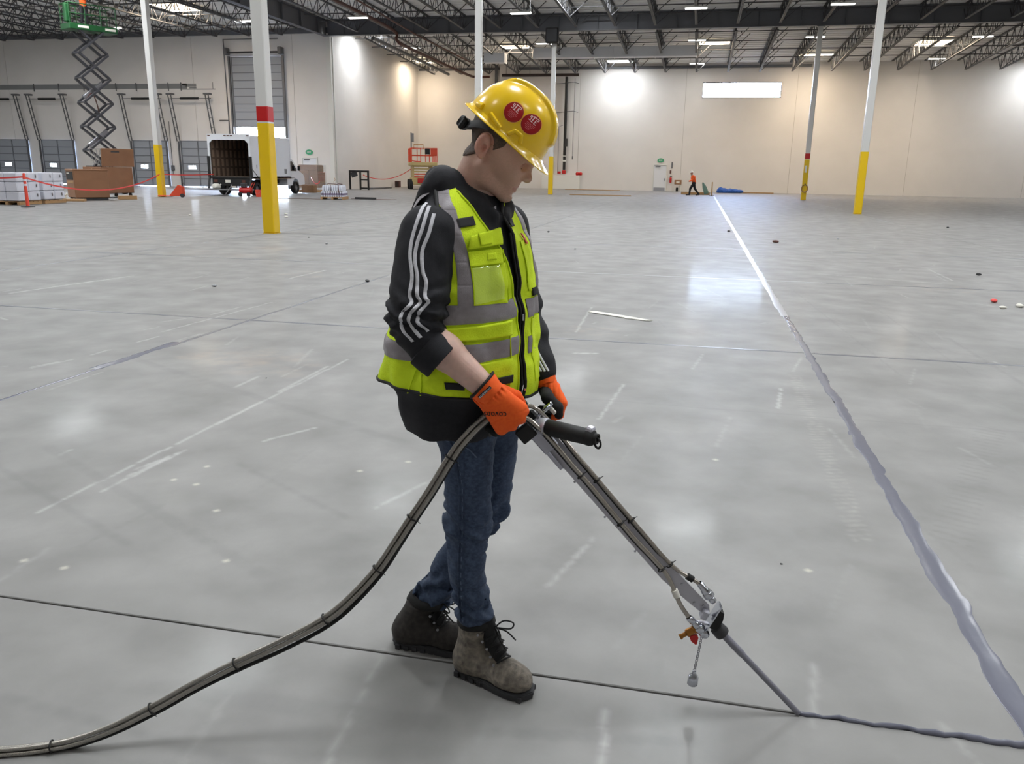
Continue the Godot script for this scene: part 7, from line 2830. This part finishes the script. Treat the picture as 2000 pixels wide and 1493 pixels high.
# ---------------------------------------------------------------- boots
func boot(o: Node3D, at: Vector3, turn: float, leather: Material, label: String, lean: float) -> void:
	var nz := FastNoiseLite.new()
	nz.seed = 12
	nz.frequency = 22.0
	var f := func(p: Vector3) -> float:
		var d := smin(cap(p, Vector3(0.052, 0.06, 0), Vector3(0.078 + lean, 0.2, 0), 0.046, 0.054), cap(p, Vector3(0.055, 0.055, 0), Vector3(0.19, 0.052, 0), 0.044, 0.046), 0.05)
		d = smin(d, ell(p, Vector3(0.228, 0.052, 0.004), Vector3(0.062, 0.044, 0.05)), 0.03)
		d = smax(d, 0.018 - p.y, 0.01)
		d = smax(d, p.y - 0.205 + lean * 0.8, 0.006)
		# quarter seam and toe crease
		d += 0.0018 * exp(-pow((p.x - 0.155 + 0.25 * absf(p.z)) / 0.003, 2.0))
		d -= 0.0022 * exp(-pow((p.y - 0.035) / 0.004, 2.0))
		return d + 0.0018 * nz.get_noise_3dv(p)
	var b := part("boot", net(f, Vector3(-0.02, 0.0, -0.08), Vector3(0.32, 0.25, 0.08), 0.005)[0], leather, o, label)
	b.position = at
	b.rotation.y = deg_to_rad(-turn) * -1.0
	var out := PackedVector2Array()
	for k in 48:
		var a := TAU * k / 48
		var x := 0.148 + 0.147 * cos(a)
		var hw: float = table(x, [[0.0, 0.0], [0.004, 0.018], [0.02, 0.034], [0.05, 0.042], [0.11, 0.04], [0.2, 0.053], [0.25, 0.05], [0.28, 0.034], [0.295, 0.0]])
		out.append(Vector2(x, hw * (1.0 if sin(a) >= 0 else -1.0) if absf(sin(a)) > 1e-4 else 0.0))
	var m := M.new()
	m.prism(out, 0.024, Transform3D(Basis(Vector3.RIGHT, -PI / 2), Vector3(0, 0.002, 0)))
	var out2 := PackedVector2Array()
	for q in out:
		out2.append(Vector2((q.x - 0.148) * 1.02 + 0.148, q.y * 1.04))
	m.prism(out2, 0.008, Transform3D(Basis(Vector3.RIGHT, -PI / 2), Vector3(0, 0.014, 0)))
	for k in 9:
		for s in [-1, 1]:
			m.box(Vector3(0.03 + 0.03 * k, 0.009, s * 0.041), Vector3(0.016, 0.016, 0.012))
	part("sole", m, M0.sole, b)
	# padded collar, tongue, laces with a bow
	m = M.new()
	var p := []
	for k in 24:
		p.append(Vector3(0.078 + lean + cos(TAU * k / 24) * 0.053, 0.2 - lean * 0.4 + (0.006 - lean * 0.4) * cos(TAU * k / 24), sin(TAU * k / 24) * 0.048))
	m.tube(p, 0.0115, 8, false, true, 1.3)
	part("collar", m, M0.lace, b)
	m = M.new()
	m.tube([Vector3(0.122 + lean, 0.225 - lean, 0), Vector3(0.128 + lean * 0.6, 0.19 - lean * 0.5, 0), Vector3(0.142, 0.14, 0), Vector3(0.178, 0.1, 0)], [0.02, 0.024, 0.026, 0.022], 10)
	part("tongue", m, M0.rubber, b)
	m = M.new()
	var ey := M.new()
	for k in 5:
		var t := k / 4.0
		var c := Vector3(0.133, 0.185, 0).lerp(Vector3(0.195, 0.1, 0), t) + Vector3(0.012, 0.012, 0) * sin(t * PI) * 0.4
		var w := 0.031
		m.tube([c + Vector3(-0.022, -0.006, -w), c + Vector3(0.008, 0.01, -0.012), c + Vector3(0.004, 0.012, 0.012), c + Vector3(-0.016, -0.002, w)], 0.0028, 5)
		if k < 4:
			m.tube([c + Vector3(-0.016, -0.002, -w), c + Vector3(0.012, 0.01, 0), c + Vector3(0.0, -0.022, w)], 0.0026, 5)
		for s in [-1, 1]:
			ey.lathe([Vector2(0, 0), Vector2(0.0045, 0), Vector2(0.0045, 0.004), Vector2(0, 0.004)], Transform3D(Basis(Vector3.RIGHT, s * PI / 2), c + Vector3(-0.022, -0.006, s * (w + 0.006))), 8)
	stuff(part("eyelets", ey, M0.steel, b))
	var kn := Vector3(0.15 + lean * 0.4, 0.2 - lean * 0.8, 0.0)
	for s in [-1, 1]:
		m.tube(curve([kn, kn + Vector3(0.02, 0.02, s * 0.02), kn + Vector3(0.045, 0.012, s * 0.038), kn + Vector3(0.04, -0.006, s * 0.03), kn], 0.006), 0.0026, 5)
		m.tube(curve([kn, kn + Vector3(0.03, -0.015, s * 0.022), kn + Vector3(0.06, -0.04, s * 0.03)], 0.006), 0.0026, 5)
	part("laces", m, M0.lace, b)
	m = M.new()
	var lp := PackedVector3Array()
	for k in 14:
		var a := PI * k / 13.0
		lp.append(Vector3(0.024 + lean * 1.05 - sin(a) * 0.018, 0.185 - lean * 0.3 + 0.02 * cos(a), 0.0))
	m.tube(lp, 0.004, 5)
	part("pull_loop", m, M0.dark_grey, b)



# ---------------------------------------------------------------- the wand, held in both hands
const TIP := Vector3(0.894, 0.004, 0.24)

func rod(a: Vector3, b: Vector3, prof: Array, seg := 14) -> M:
	var y := (b - a).normalized()
	var x := y.cross(Vector3.BACK).normalized()
	var m := M.new()
	m.lathe(prof, Transform3D(Basis(x, y, x.cross(y)), a), seg)
	return m


func hexnut(a: Vector3, dir: Vector3, r: float, l: float) -> M:
	return rod(a, a + dir, [Vector2(0, 0), Vector2(r * 0.9, 0), Vector2(r, l * 0.12), Vector2(r, l * 0.88), Vector2(r * 0.9, l), Vector2(0, l)], 6)


func build_wand() -> void:
	var o: Node3D = man_place(Node3D.new())
	o.name = "filler_wand"
	add_child(o)
	tag(o, "long steel and aluminium joint filling wand held in both gloves, its nozzle in the joint", "wand")
	var ax := Vector3(0.52, -0.574, 0.07).normalized()       # down the wand
	var top := Vector3(0.077, 0.880, 0.125)
	var sd := Vector3(0.74, 0.67, 0.0)
	sd = (sd - ax * sd.dot(ax)).normalized()                  # across the plate, up and right
	var fn := sd.cross(ax).normalized()                       # plate face, towards the camera
	if fn.z < 0.0:
		fn = -fn
	var at := func(s: float, w: float, h := 0.0) -> Vector3: return top + ax * s + sd * w + fn * h
	var frame := Transform3D(Basis(ax, sd, ax.cross(sd)), top)
	var zf := 1.0 if frame.basis.z.dot(fn) > 0.0 else -1.0
	# flat bar
	var plate := PackedVector2Array([Vector2(-0.02, -0.024), Vector2(0.03, -0.026), Vector2(0.035, -0.033), Vector2(0.145, -0.033), Vector2(0.15, -0.026), Vector2(0.6, -0.026), Vector2(0.7, -0.013), Vector2(0.765, -0.002), Vector2(0.78, 0.012), Vector2(0.755, 0.03), Vector2(0.62, 0.024), Vector2(-0.02, 0.02)])
	var m := M.new()
	m.prism(plate, 0.005, frame * Transform3D(Basis(), Vector3(0, 0, -0.003)))
	part("flat_bar", m, M0.alu_plate, o)
	m = M.new()
	m.box(at.call(0.03, -0.012, 0.012), Vector3(0.1, 0.05, 0.02), Basis(ax, sd, ax.cross(sd)), 0.003)
	m.box(at.call(0.09, -0.03, 0.006), Vector3(0.11, 0.012, 0.012), Basis(ax, sd, ax.cross(sd)), 0.002)
	part("bracket", m, M0.alu, o)
	# bolt heads in the bar
	m = M.new()
	for e in [[0.08, -0.03], [0.2, -0.028], [0.34, -0.03], [0.48, -0.03], [0.62, -0.006], [0.65, 0.01], [0.72, 0.0], [0.745, 0.016]]:
		var c: Vector3 = at.call(e[0], e[1], 0.003)
		m.add(rod(c, c + fn, [Vector2(0, 0), Vector2(0.004, 0), Vector2(0.0035, 0.003), Vector2(0, 0.003)], 8))
	stuff(part("bolt_heads", m, M0.steel, o))
	# side grip with end cap, ring and strap
	var ga := Vector3(0.103, 0.885, 0.158)
	var gd := (Vector3(0.215, 0.882, 0.232) - ga).normalized()
	part("foam_grip", rod(ga, ga + gd, [Vector2(0, 0), Vector2(0.021, 0), Vector2(0.024, 0.004), Vector2(0.0245, 0.06), Vector2(0.0235, 0.128), Vector2(0.021, 0.131), Vector2(0, 0.131)], 24), M0.black, o, "black foam grip")
	part("grip_collar", rod(ga - gd * 0.03, ga, [Vector2(0, 0), Vector2(0.018, 0), Vector2(0.024, 0.006), Vector2(0.0265, 0.026), Vector2(0.0255, 0.032), Vector2(0, 0.032)], 24), M0.alu, o)
	var ge := ga + gd * 0.131
	part("grip_end", rod(ge, ge + gd, [Vector2(0, 0), Vector2(0.024, 0.0), Vector2(0.025, 0.012), Vector2(0.022, 0.02), Vector2(0.015, 0.024), Vector2(0.015, 0.034), Vector2(0.009, 0.034), Vector2(0.009, 0.028), Vector2(0, 0.028)], 20), M0.rubber, o)
	m = M.new()
	m.box(ge + gd * 0.01 + Vector3(0.0, 0.023, 0.0), Vector3(0.022, 0.018, 0.026), Basis(Vector3.UP, -0.6) * Basis(Vector3.BACK, -0.25), 0.004)
	part("end_clip", m, M0.alu, o)
	m = M.new()
	var rp := PackedVector3Array()
	for k in 16:
		var a := TAU * k / 16
		rp.append(ge + gd * 0.034 + Vector3(0.0, -0.012, 0.0) + (Vector3(0.5, 0, 0.8).normalized() * cos(a) + Vector3.UP * sin(a)) * 0.014)
	m.tube(rp, 0.0035, 6, false, true)
	part("end_ring", m, M0.rubber, o)
	# trigger switch box, lever and black block under the hands
	m = M.new()
	m.box(Vector3(0.044, 0.862, 0.14), Vector3(0.045, 0.05, 0.035), Basis(ax, sd, ax.cross(sd)), 0.003)
	part("switch_block", m, M0.black, o)
	m = M.new()
	m.box(Vector3(0.07, 0.87, 0.132), Vector3(0.03, 0.012, 0.04), Basis(ax, sd, ax.cross(sd)), 0.002)
	m.box(Vector3(0.096, 0.918, 0.1), Vector3(0.05, 0.012, 0.018), Basis(sd, -ax, sd.cross(-ax)), 0.003)
	m.box(Vector3(0.108, 0.93, 0.092), Vector3(0.012, 0.03, 0.012), Basis(ax, sd, ax.cross(sd)), 0.002)
	part("trigger_frame", m, M0.chrome, o)
	m = M.new()
	m.box(Vector3(0.122, 0.914, 0.09), Vector3(0.022, 0.012, 0.014), Basis(ax, sd, ax.cross(sd)), 0.002)
	part("trigger_tag", m, M0.paper, o)
	m = M.new()
	m.tube([Vector3(0.085, 0.91, 0.06), Vector3(0.12, 0.9, 0.03), Vector3(0.135, 0.89, 0.0)], 0.012, 10)
	m.box(Vector3(0.062, 0.898, 0.11), Vector3(0.04, 0.03, 0.03), Basis(ax, sd, ax.cross(sd)), 0.004)
	part("trigger_grip", m, M0.rubber, o)
	m = M.new()
	m.tube([Vector3(0.038, 0.905, 0.13), Vector3(0.046, 0.88, 0.14), Vector3(0.06, 0.874, 0.142)], 0.008, 8)
	part("grip_bolt", m, M0.steel, o)
	# two steel feed pipes with ties
	var pa := curve([Vector3(-0.02, 0.925, 0.16), Vector3(0.009, 0.921, 0.165), Vector3(0.046, 0.913, 0.167), Vector3(0.076, 0.889, 0.170), Vector3(0.106, 0.861, 0.172), Vector3(0.182, 0.773, 0.179), Vector3(0.228, 0.722, 0.183), Vector3(0.361, 0.565, 0.195), Vector3(0.418, 0.505, 0.200), Vector3(0.454, 0.465, 0.203), Vector3(0.478, 0.429, 0.205), Vector3(0.497, 0.389, 0.208), Vector3(0.514, 0.351, 0.210), Vector3(0.544, 0.309, 0.213), Vector3(0.560, 0.292, 0.214)], 0.012)
	var pb := curve([Vector3(-0.02, 0.925, 0.145), Vector3(0.001, 0.936, 0.145), Vector3(0.038, 0.945, 0.142), Vector3(0.07, 0.935, 0.138), Vector3(0.105, 0.900, 0.13), Vector3(0.145, 0.855, 0.135), Vector3(0.188, 0.804, 0.15), Vector3(0.244, 0.740, 0.159), Vector3(0.407, 0.552, 0.173), Vector3(0.457, 0.495, 0.178), Vector3(0.497, 0.456, 0.181), Vector3(0.534, 0.432, 0.183), Vector3(0.565, 0.413, 0.185), Vector3(0.583, 0.396, 0.187)], 0.012)
	m = M.new()
	m.tube(pa, 0.0068, 14, true, false, 1.0, 40.0)
	part("feed_pipe", m, M0.hose_smooth, o)
	m = M.new()
	m.tube(pb, 0.0062, 14, true, false, 1.0, 40.0)
	part("feed_pipe", m, M0.hose_smooth, o)
	var pc := PackedVector3Array()
	var pd := PackedVector3Array()
	for q in pa.slice(8, pa.size() - 22):
		pc.append(q - sd * 0.0085 - fn * 0.005)
	for q in pb.slice(16, pb.size() - 16):
		pd.append(q - sd * 0.0078 - fn * 0.005)
	m = M.new()
	m.tube(pc, 0.003, 8)
	part("black_cable", m, M0.rubber, o)
	m = M.new()
	m.tube(pd, 0.003, 8)
	part("black_cable", m, M0.rubber, o)
	for e in [[pa, 0.335], [pa, 0.56], [pa, 0.795], [pb, 0.45], [pb, 0.63], [pb, 0.865]]:
		var k := int(e[0].size() * e[1])
		var c: Vector3 = e[0][k] - sd * 0.003
		var d: Vector3 = (e[0][k + 1] - e[0][k - 1]).normalized()
		part("cable_tie", tie(c, d, 0.0105), M0.black, o)
	var k2 := int(pb.size() * 0.925)
	part("black_sleeve", rod(pb[k2], pb[k2 + 1], [Vector2(0.006, 0), Vector2(0.0105, 0), Vector2(0.0105, 0.02), Vector2(0.006, 0.02)]), M0.rubber, o)
	k2 = int(pa.size() * 0.855)
	part("white_sleeve", rod(pa[k2], pa[k2 + 1], [Vector2(0.006, 0), Vector2(0.0105, 0), Vector2(0.0105, 0.024), Vector2(0.006, 0.024)]), M0.paper, o)
	# end fittings
	var fa: Vector3 = pa[pa.size() - 1]
	var fad := (Vector3(0.597, 0.252, 0.212) - fa).normalized()
	part("hose_fitting", rod(fa - fad * 0.03, fa, [Vector2(0.0085, 0), Vector2(0.011, 0.004), Vector2(0.011, 0.02), Vector2(0.009, 0.024), Vector2(0.012, 0.03), Vector2(0.013, 0.036), Vector2(0.012, 0.045), Vector2(0, 0.046)]), M0.chrome, o)
	part("hex_nut", hexnut(fa + fad * 0.012, fad, 0.017, 0.02), M0.chrome, o)
	part("elbow_fitting", rod(fa + fad * 0.032, fa + fad, [Vector2(0, 0), Vector2(0.013, 0), Vector2(0.015, 0.006), Vector2(0.015, 0.018), Vector2(0.011, 0.026), Vector2(0, 0.026)]), M0.chrome, o)
	var fb: Vector3 = pb[pb.size() - 1]
	var fbd := (Vector3(0.624, 0.345, 0.194) - fb).normalized()
	part("hose_fitting", rod(fb - fbd * 0.02, fb, [Vector2(0.008, 0), Vector2(0.0105, 0.004), Vector2(0.0105, 0.022), Vector2(0.0135, 0.028), Vector2(0.014, 0.04), Vector2(0.01, 0.046), Vector2(0, 0.046)]), M0.chrome, o)
	part("hex_nut", hexnut(fb + fbd * 0.018, fbd, 0.0165, 0.02), M0.chrome, o)
	part("hex_nut", hexnut(fb + fbd * 0.04, fbd, 0.011, 0.016), M0.chrome, o)
	# end plate on edge, black nozzle holder, nozzle
	var ep := PackedVector2Array([Vector2(-0.045, -0.02), Vector2(0.04, -0.02), Vector2(0.045, -0.012), Vector2(0.045, 0.02), Vector2(-0.045, 0.02)])
	var ed := Vector3(0.42, 0.9, 0.05).normalized()
	var en := ed.cross(Vector3.BACK).normalized()
	m = M.new()
	m.prism(ep, 0.004, Transform3D(Basis(ed, ed.cross(en).normalized() * -1.0, en), Vector3(0.613, 0.316, 0.205)))
	part("end_plate", m, M0.chrome, o)
	m = M.new()
	m.box(Vector3(0.59, 0.318, 0.2), Vector3(0.03, 0.02, 0.03), Basis(ed, en, ed.cross(en)), 0.003)
	m.bar(Vector3(0.565, 0.292, 0.205), Vector3(0.607, 0.288, 0.207), 0.012, 0.006)
	part("plate_bracket", m, M0.alu, o)
	m = M.new()
	m.prism(PackedVector2Array([Vector2(-0.035, 0.0), Vector2(0.03, 0.0), Vector2(0.028, 0.016), Vector2(0.008, 0.024), Vector2(-0.03, 0.026)]), 0.028, Transform3D(Basis(ed, Vector3(0.9, -0.42, 0.05).normalized(), Vector3(0.066, 0.024, -0.997)), Vector3(0.616, 0.314, 0.224)))
	part("nozzle_block", m, M0.rubber, o)
	m = M.new()
	for e in [Vector3(0.63, 0.325, 0.224), Vector3(0.622, 0.302, 0.224)]:
		m.add(rod(e, e + Vector3(0, 0, 1), [Vector2(0, 0), Vector2(0.0055, 0), Vector2(0.0055, 0.004), Vector2(0, 0.005)], 10))
	part("block_bolt", m, M0.chrome, o)
	var nb := Vector3(0.617, 0.288, 0.205)
	var nd := (TIP - nb).normalized()
	part("nozzle_holder", rod(nb, TIP, [Vector2(0, 0), Vector2(0.014, 0), Vector2(0.015, 0.012), Vector2(0.022, 0.016), Vector2(0.0235, 0.04), Vector2(0.0215, 0.046), Vector2(0, 0.046)], 20), M0.dark_grey, o)
	part("nozzle", rod(nb + nd * 0.04, TIP, [Vector2(0, 0), Vector2(0.0115, 0), Vector2(0.0115, 0.09), Vector2(0.0095, 0.1), Vector2(0.009, TIP.distance_to(nb) - 0.045), Vector2(0.007, TIP.distance_to(nb) - 0.042), Vector2(0, TIP.distance_to(nb) - 0.042)], 16), mat("nozzle_grey", Color(0.50, 0.50, 0.54), 0.35), o, "grey plastic nozzle")
	# brass cock with red handle, and a cap on a chain
	var va := Vector3(0.558, 0.268, 0.21)
	var vd := Vector3(-0.86, -0.5, 0.06).normalized()
	part("brass_valve", rod(va - vd * 0.012, va, [Vector2(0, 0), Vector2(0.0135, 0), Vector2(0.0135, 0.012), Vector2(0.011, 0.014), Vector2(0.0125, 0.018), Vector2(0.0125, 0.034), Vector2(0.007, 0.037), Vector2(0.007, 0.05), Vector2(0.0085, 0.052), Vector2(0.0085, 0.058), Vector2(0, 0.058)], 12), M0.brass, o)
	m = M.new()
	m.prism(PackedVector2Array([Vector2(-0.012, 0.006), Vector2(-0.005, 0.011), Vector2(0.012, 0.013), Vector2(0.015, 0.004), Vector2(0.012, -0.016), Vector2(0.009, -0.02), Vector2(-0.006, -0.008)]), 0.008, Transform3D(Basis(), Vector3(0.558, 0.243, 0.212)))
	part("valve_handle", m, M0.red, o, "red valve handle")
	var c0 := Vector3(0.584, 0.243, 0.212)
	for k in 15:
		var link := M.new()
		var lc := c0 + Vector3(-0.0009 * k, -0.0078 * k, 0.0)
		var lp := PackedVector3Array()
		for j in 10:
			var a := TAU * j / 10
			var q := Vector3(cos(a) * 0.0035, sin(a) * 0.006, 0)
			lp.append(lc + (q if k % 2 == 0 else Vector3(q.x * 0.4, q.y, q.x)))
		link.tube(lp, 0.0013, 5, false, true)
		part("chain_link", link, M0.steel, o)
	var cc := c0 + Vector3(-0.0135, -0.115, 0)
	part("chain_cap", rod(cc, cc + Vector3(-0.06, -1, 0), [Vector2(0, 0), Vector2(0.006, 0), Vector2(0.007, 0.008), Vector2(0.013, 0.014), Vector2(0.0165, 0.022), Vector2(0.0165, 0.044), Vector2(0.014, 0.047), Vector2(0.012, 0.044), Vector2(0, 0.042)], 10), M0.chrome, o)


func tie(c: Vector3, d: Vector3, r: float) -> M:
	var m := M.new()
	var x := d.cross(Vector3.BACK).normalized()
	var y := d.cross(x)
	var p := PackedVector3Array()
	for k in 16:
		p.append(c + (x * cos(TAU * k / 16) + y * sin(TAU * k / 16)) * r)
	m.tube(p, 0.0022, 5, false, true)
	m.box(c - x * r, Vector3(0.006, 0.006, 0.005), Basis(x, y, d), 0.001)
	m.tube([c - x * r, c - x * (r + 0.012) + d * 0.002], 0.0012, 4)
	return m


# ---------------------------------------------------------------- hoses from the glove down to the floor
func build_hoses() -> void:
	var base := curve([Vector3(0.016, 0.938, 0.185), Vector3(-0.020, 0.938, 0.19), Vector3(-0.070, 0.927, 0.208), Vector3(-0.134, 0.865, 0.226), Vector3(-0.170, 0.814, 0.235), Vector3(-0.227, 0.719, 0.251), Vector3(-0.277, 0.643, 0.264), Vector3(-0.327, 0.565, 0.278), Vector3(-0.374, 0.495, 0.290), Vector3(-0.444, 0.417, 0.305), Vector3(-0.523, 0.351, 0.320), Vector3(-0.646, 0.287, 0.340), Vector3(-0.774, 0.229, 0.361), Vector3(-0.889, 0.172, 0.380), Vector3(-1.008, 0.106, 0.400), Vector3(-1.139, 0.05, 0.43), Vector3(-1.272, 0.02, 0.455), Vector3(-1.45, 0.015, 0.48), Vector3(-1.75, 0.015, 0.5)], 0.015)
	var o: Node3D = man_place(Node3D.new())
	o.name = "hose_bundle"
	add_child(o)
	tag(o, "bundle of braided steel hoses sweeping from the orange glove down to the floor", "hose")
	var n := base.size()
	# across the bundle, as seen from the side
	var ups := []
	for k in n:
		var d := (base[mini(k + 1, n - 1)] - base[maxi(k - 1, 0)]).normalized()
		ups.append(Vector3.BACK.cross(d).normalized())
	for e in [[0.0072, 0.0, 0.0066, "braid"], [-0.0066, 0.004, 0.0068, "braid"], [0.002, -0.011, 0.0064, "braid"]]:
		var p := PackedVector3Array()
		for k in n:
			var tw := 0.12 * sin(k * 0.08)
			p.append(base[k] + ups[k] * (e[0] * cos(tw) - e[1] * sin(tw)) * -1.0 + Vector3(0, 0, e[1] + e[0] * sin(tw)) + Vector3(0, maxf(0.0, 0.0), 0))
		for k in n:
			p[k].y = maxf(p[k].y, e[2] + 0.001)
		var m := M.new()
		m.tube(p, e[2], 18, true, false, 1.0, 150.0)
		part("braided_hose", m, M0[e[3]], o)
	var pc := PackedVector3Array()
	for k in n:
		var t := float(k) / n
		var off := 0.0135 + 0.008 * smoothstep(0.25, 0.5, t) + 0.01 * exp(-pow((t - 0.36) / 0.12, 2.0))
		var q: Vector3 = base[k] + ups[k] * off + Vector3(0, 0, -0.01)
		q.y = maxf(q.y, 0.0065)
		pc.append(q)
	var m2 := M.new()
	m2.tube(pc, 0.0062, 10)
	part("black_cable", m2, M0.rubber, o)
	# ties where the photo shows them: by distance to these places
	for q in [Vector3(-0.17, 0.814, 0.235), Vector3(-0.277, 0.643, 0.264), Vector3(-0.374, 0.495, 0.29), Vector3(-0.523, 0.351, 0.32), Vector3(-0.774, 0.229, 0.361), Vector3(-1.008, 0.106, 0.4), Vector3(-1.272, 0.03, 0.455)]:
		var best := 0
		for k in n:
			if base[k].distance_to(q) < base[best].distance_to(q):
				best = k
		part("cable_tie", tie(base[best], (base[best + 1] - base[best - 1]).normalized(), 0.0165), M0.black, o)
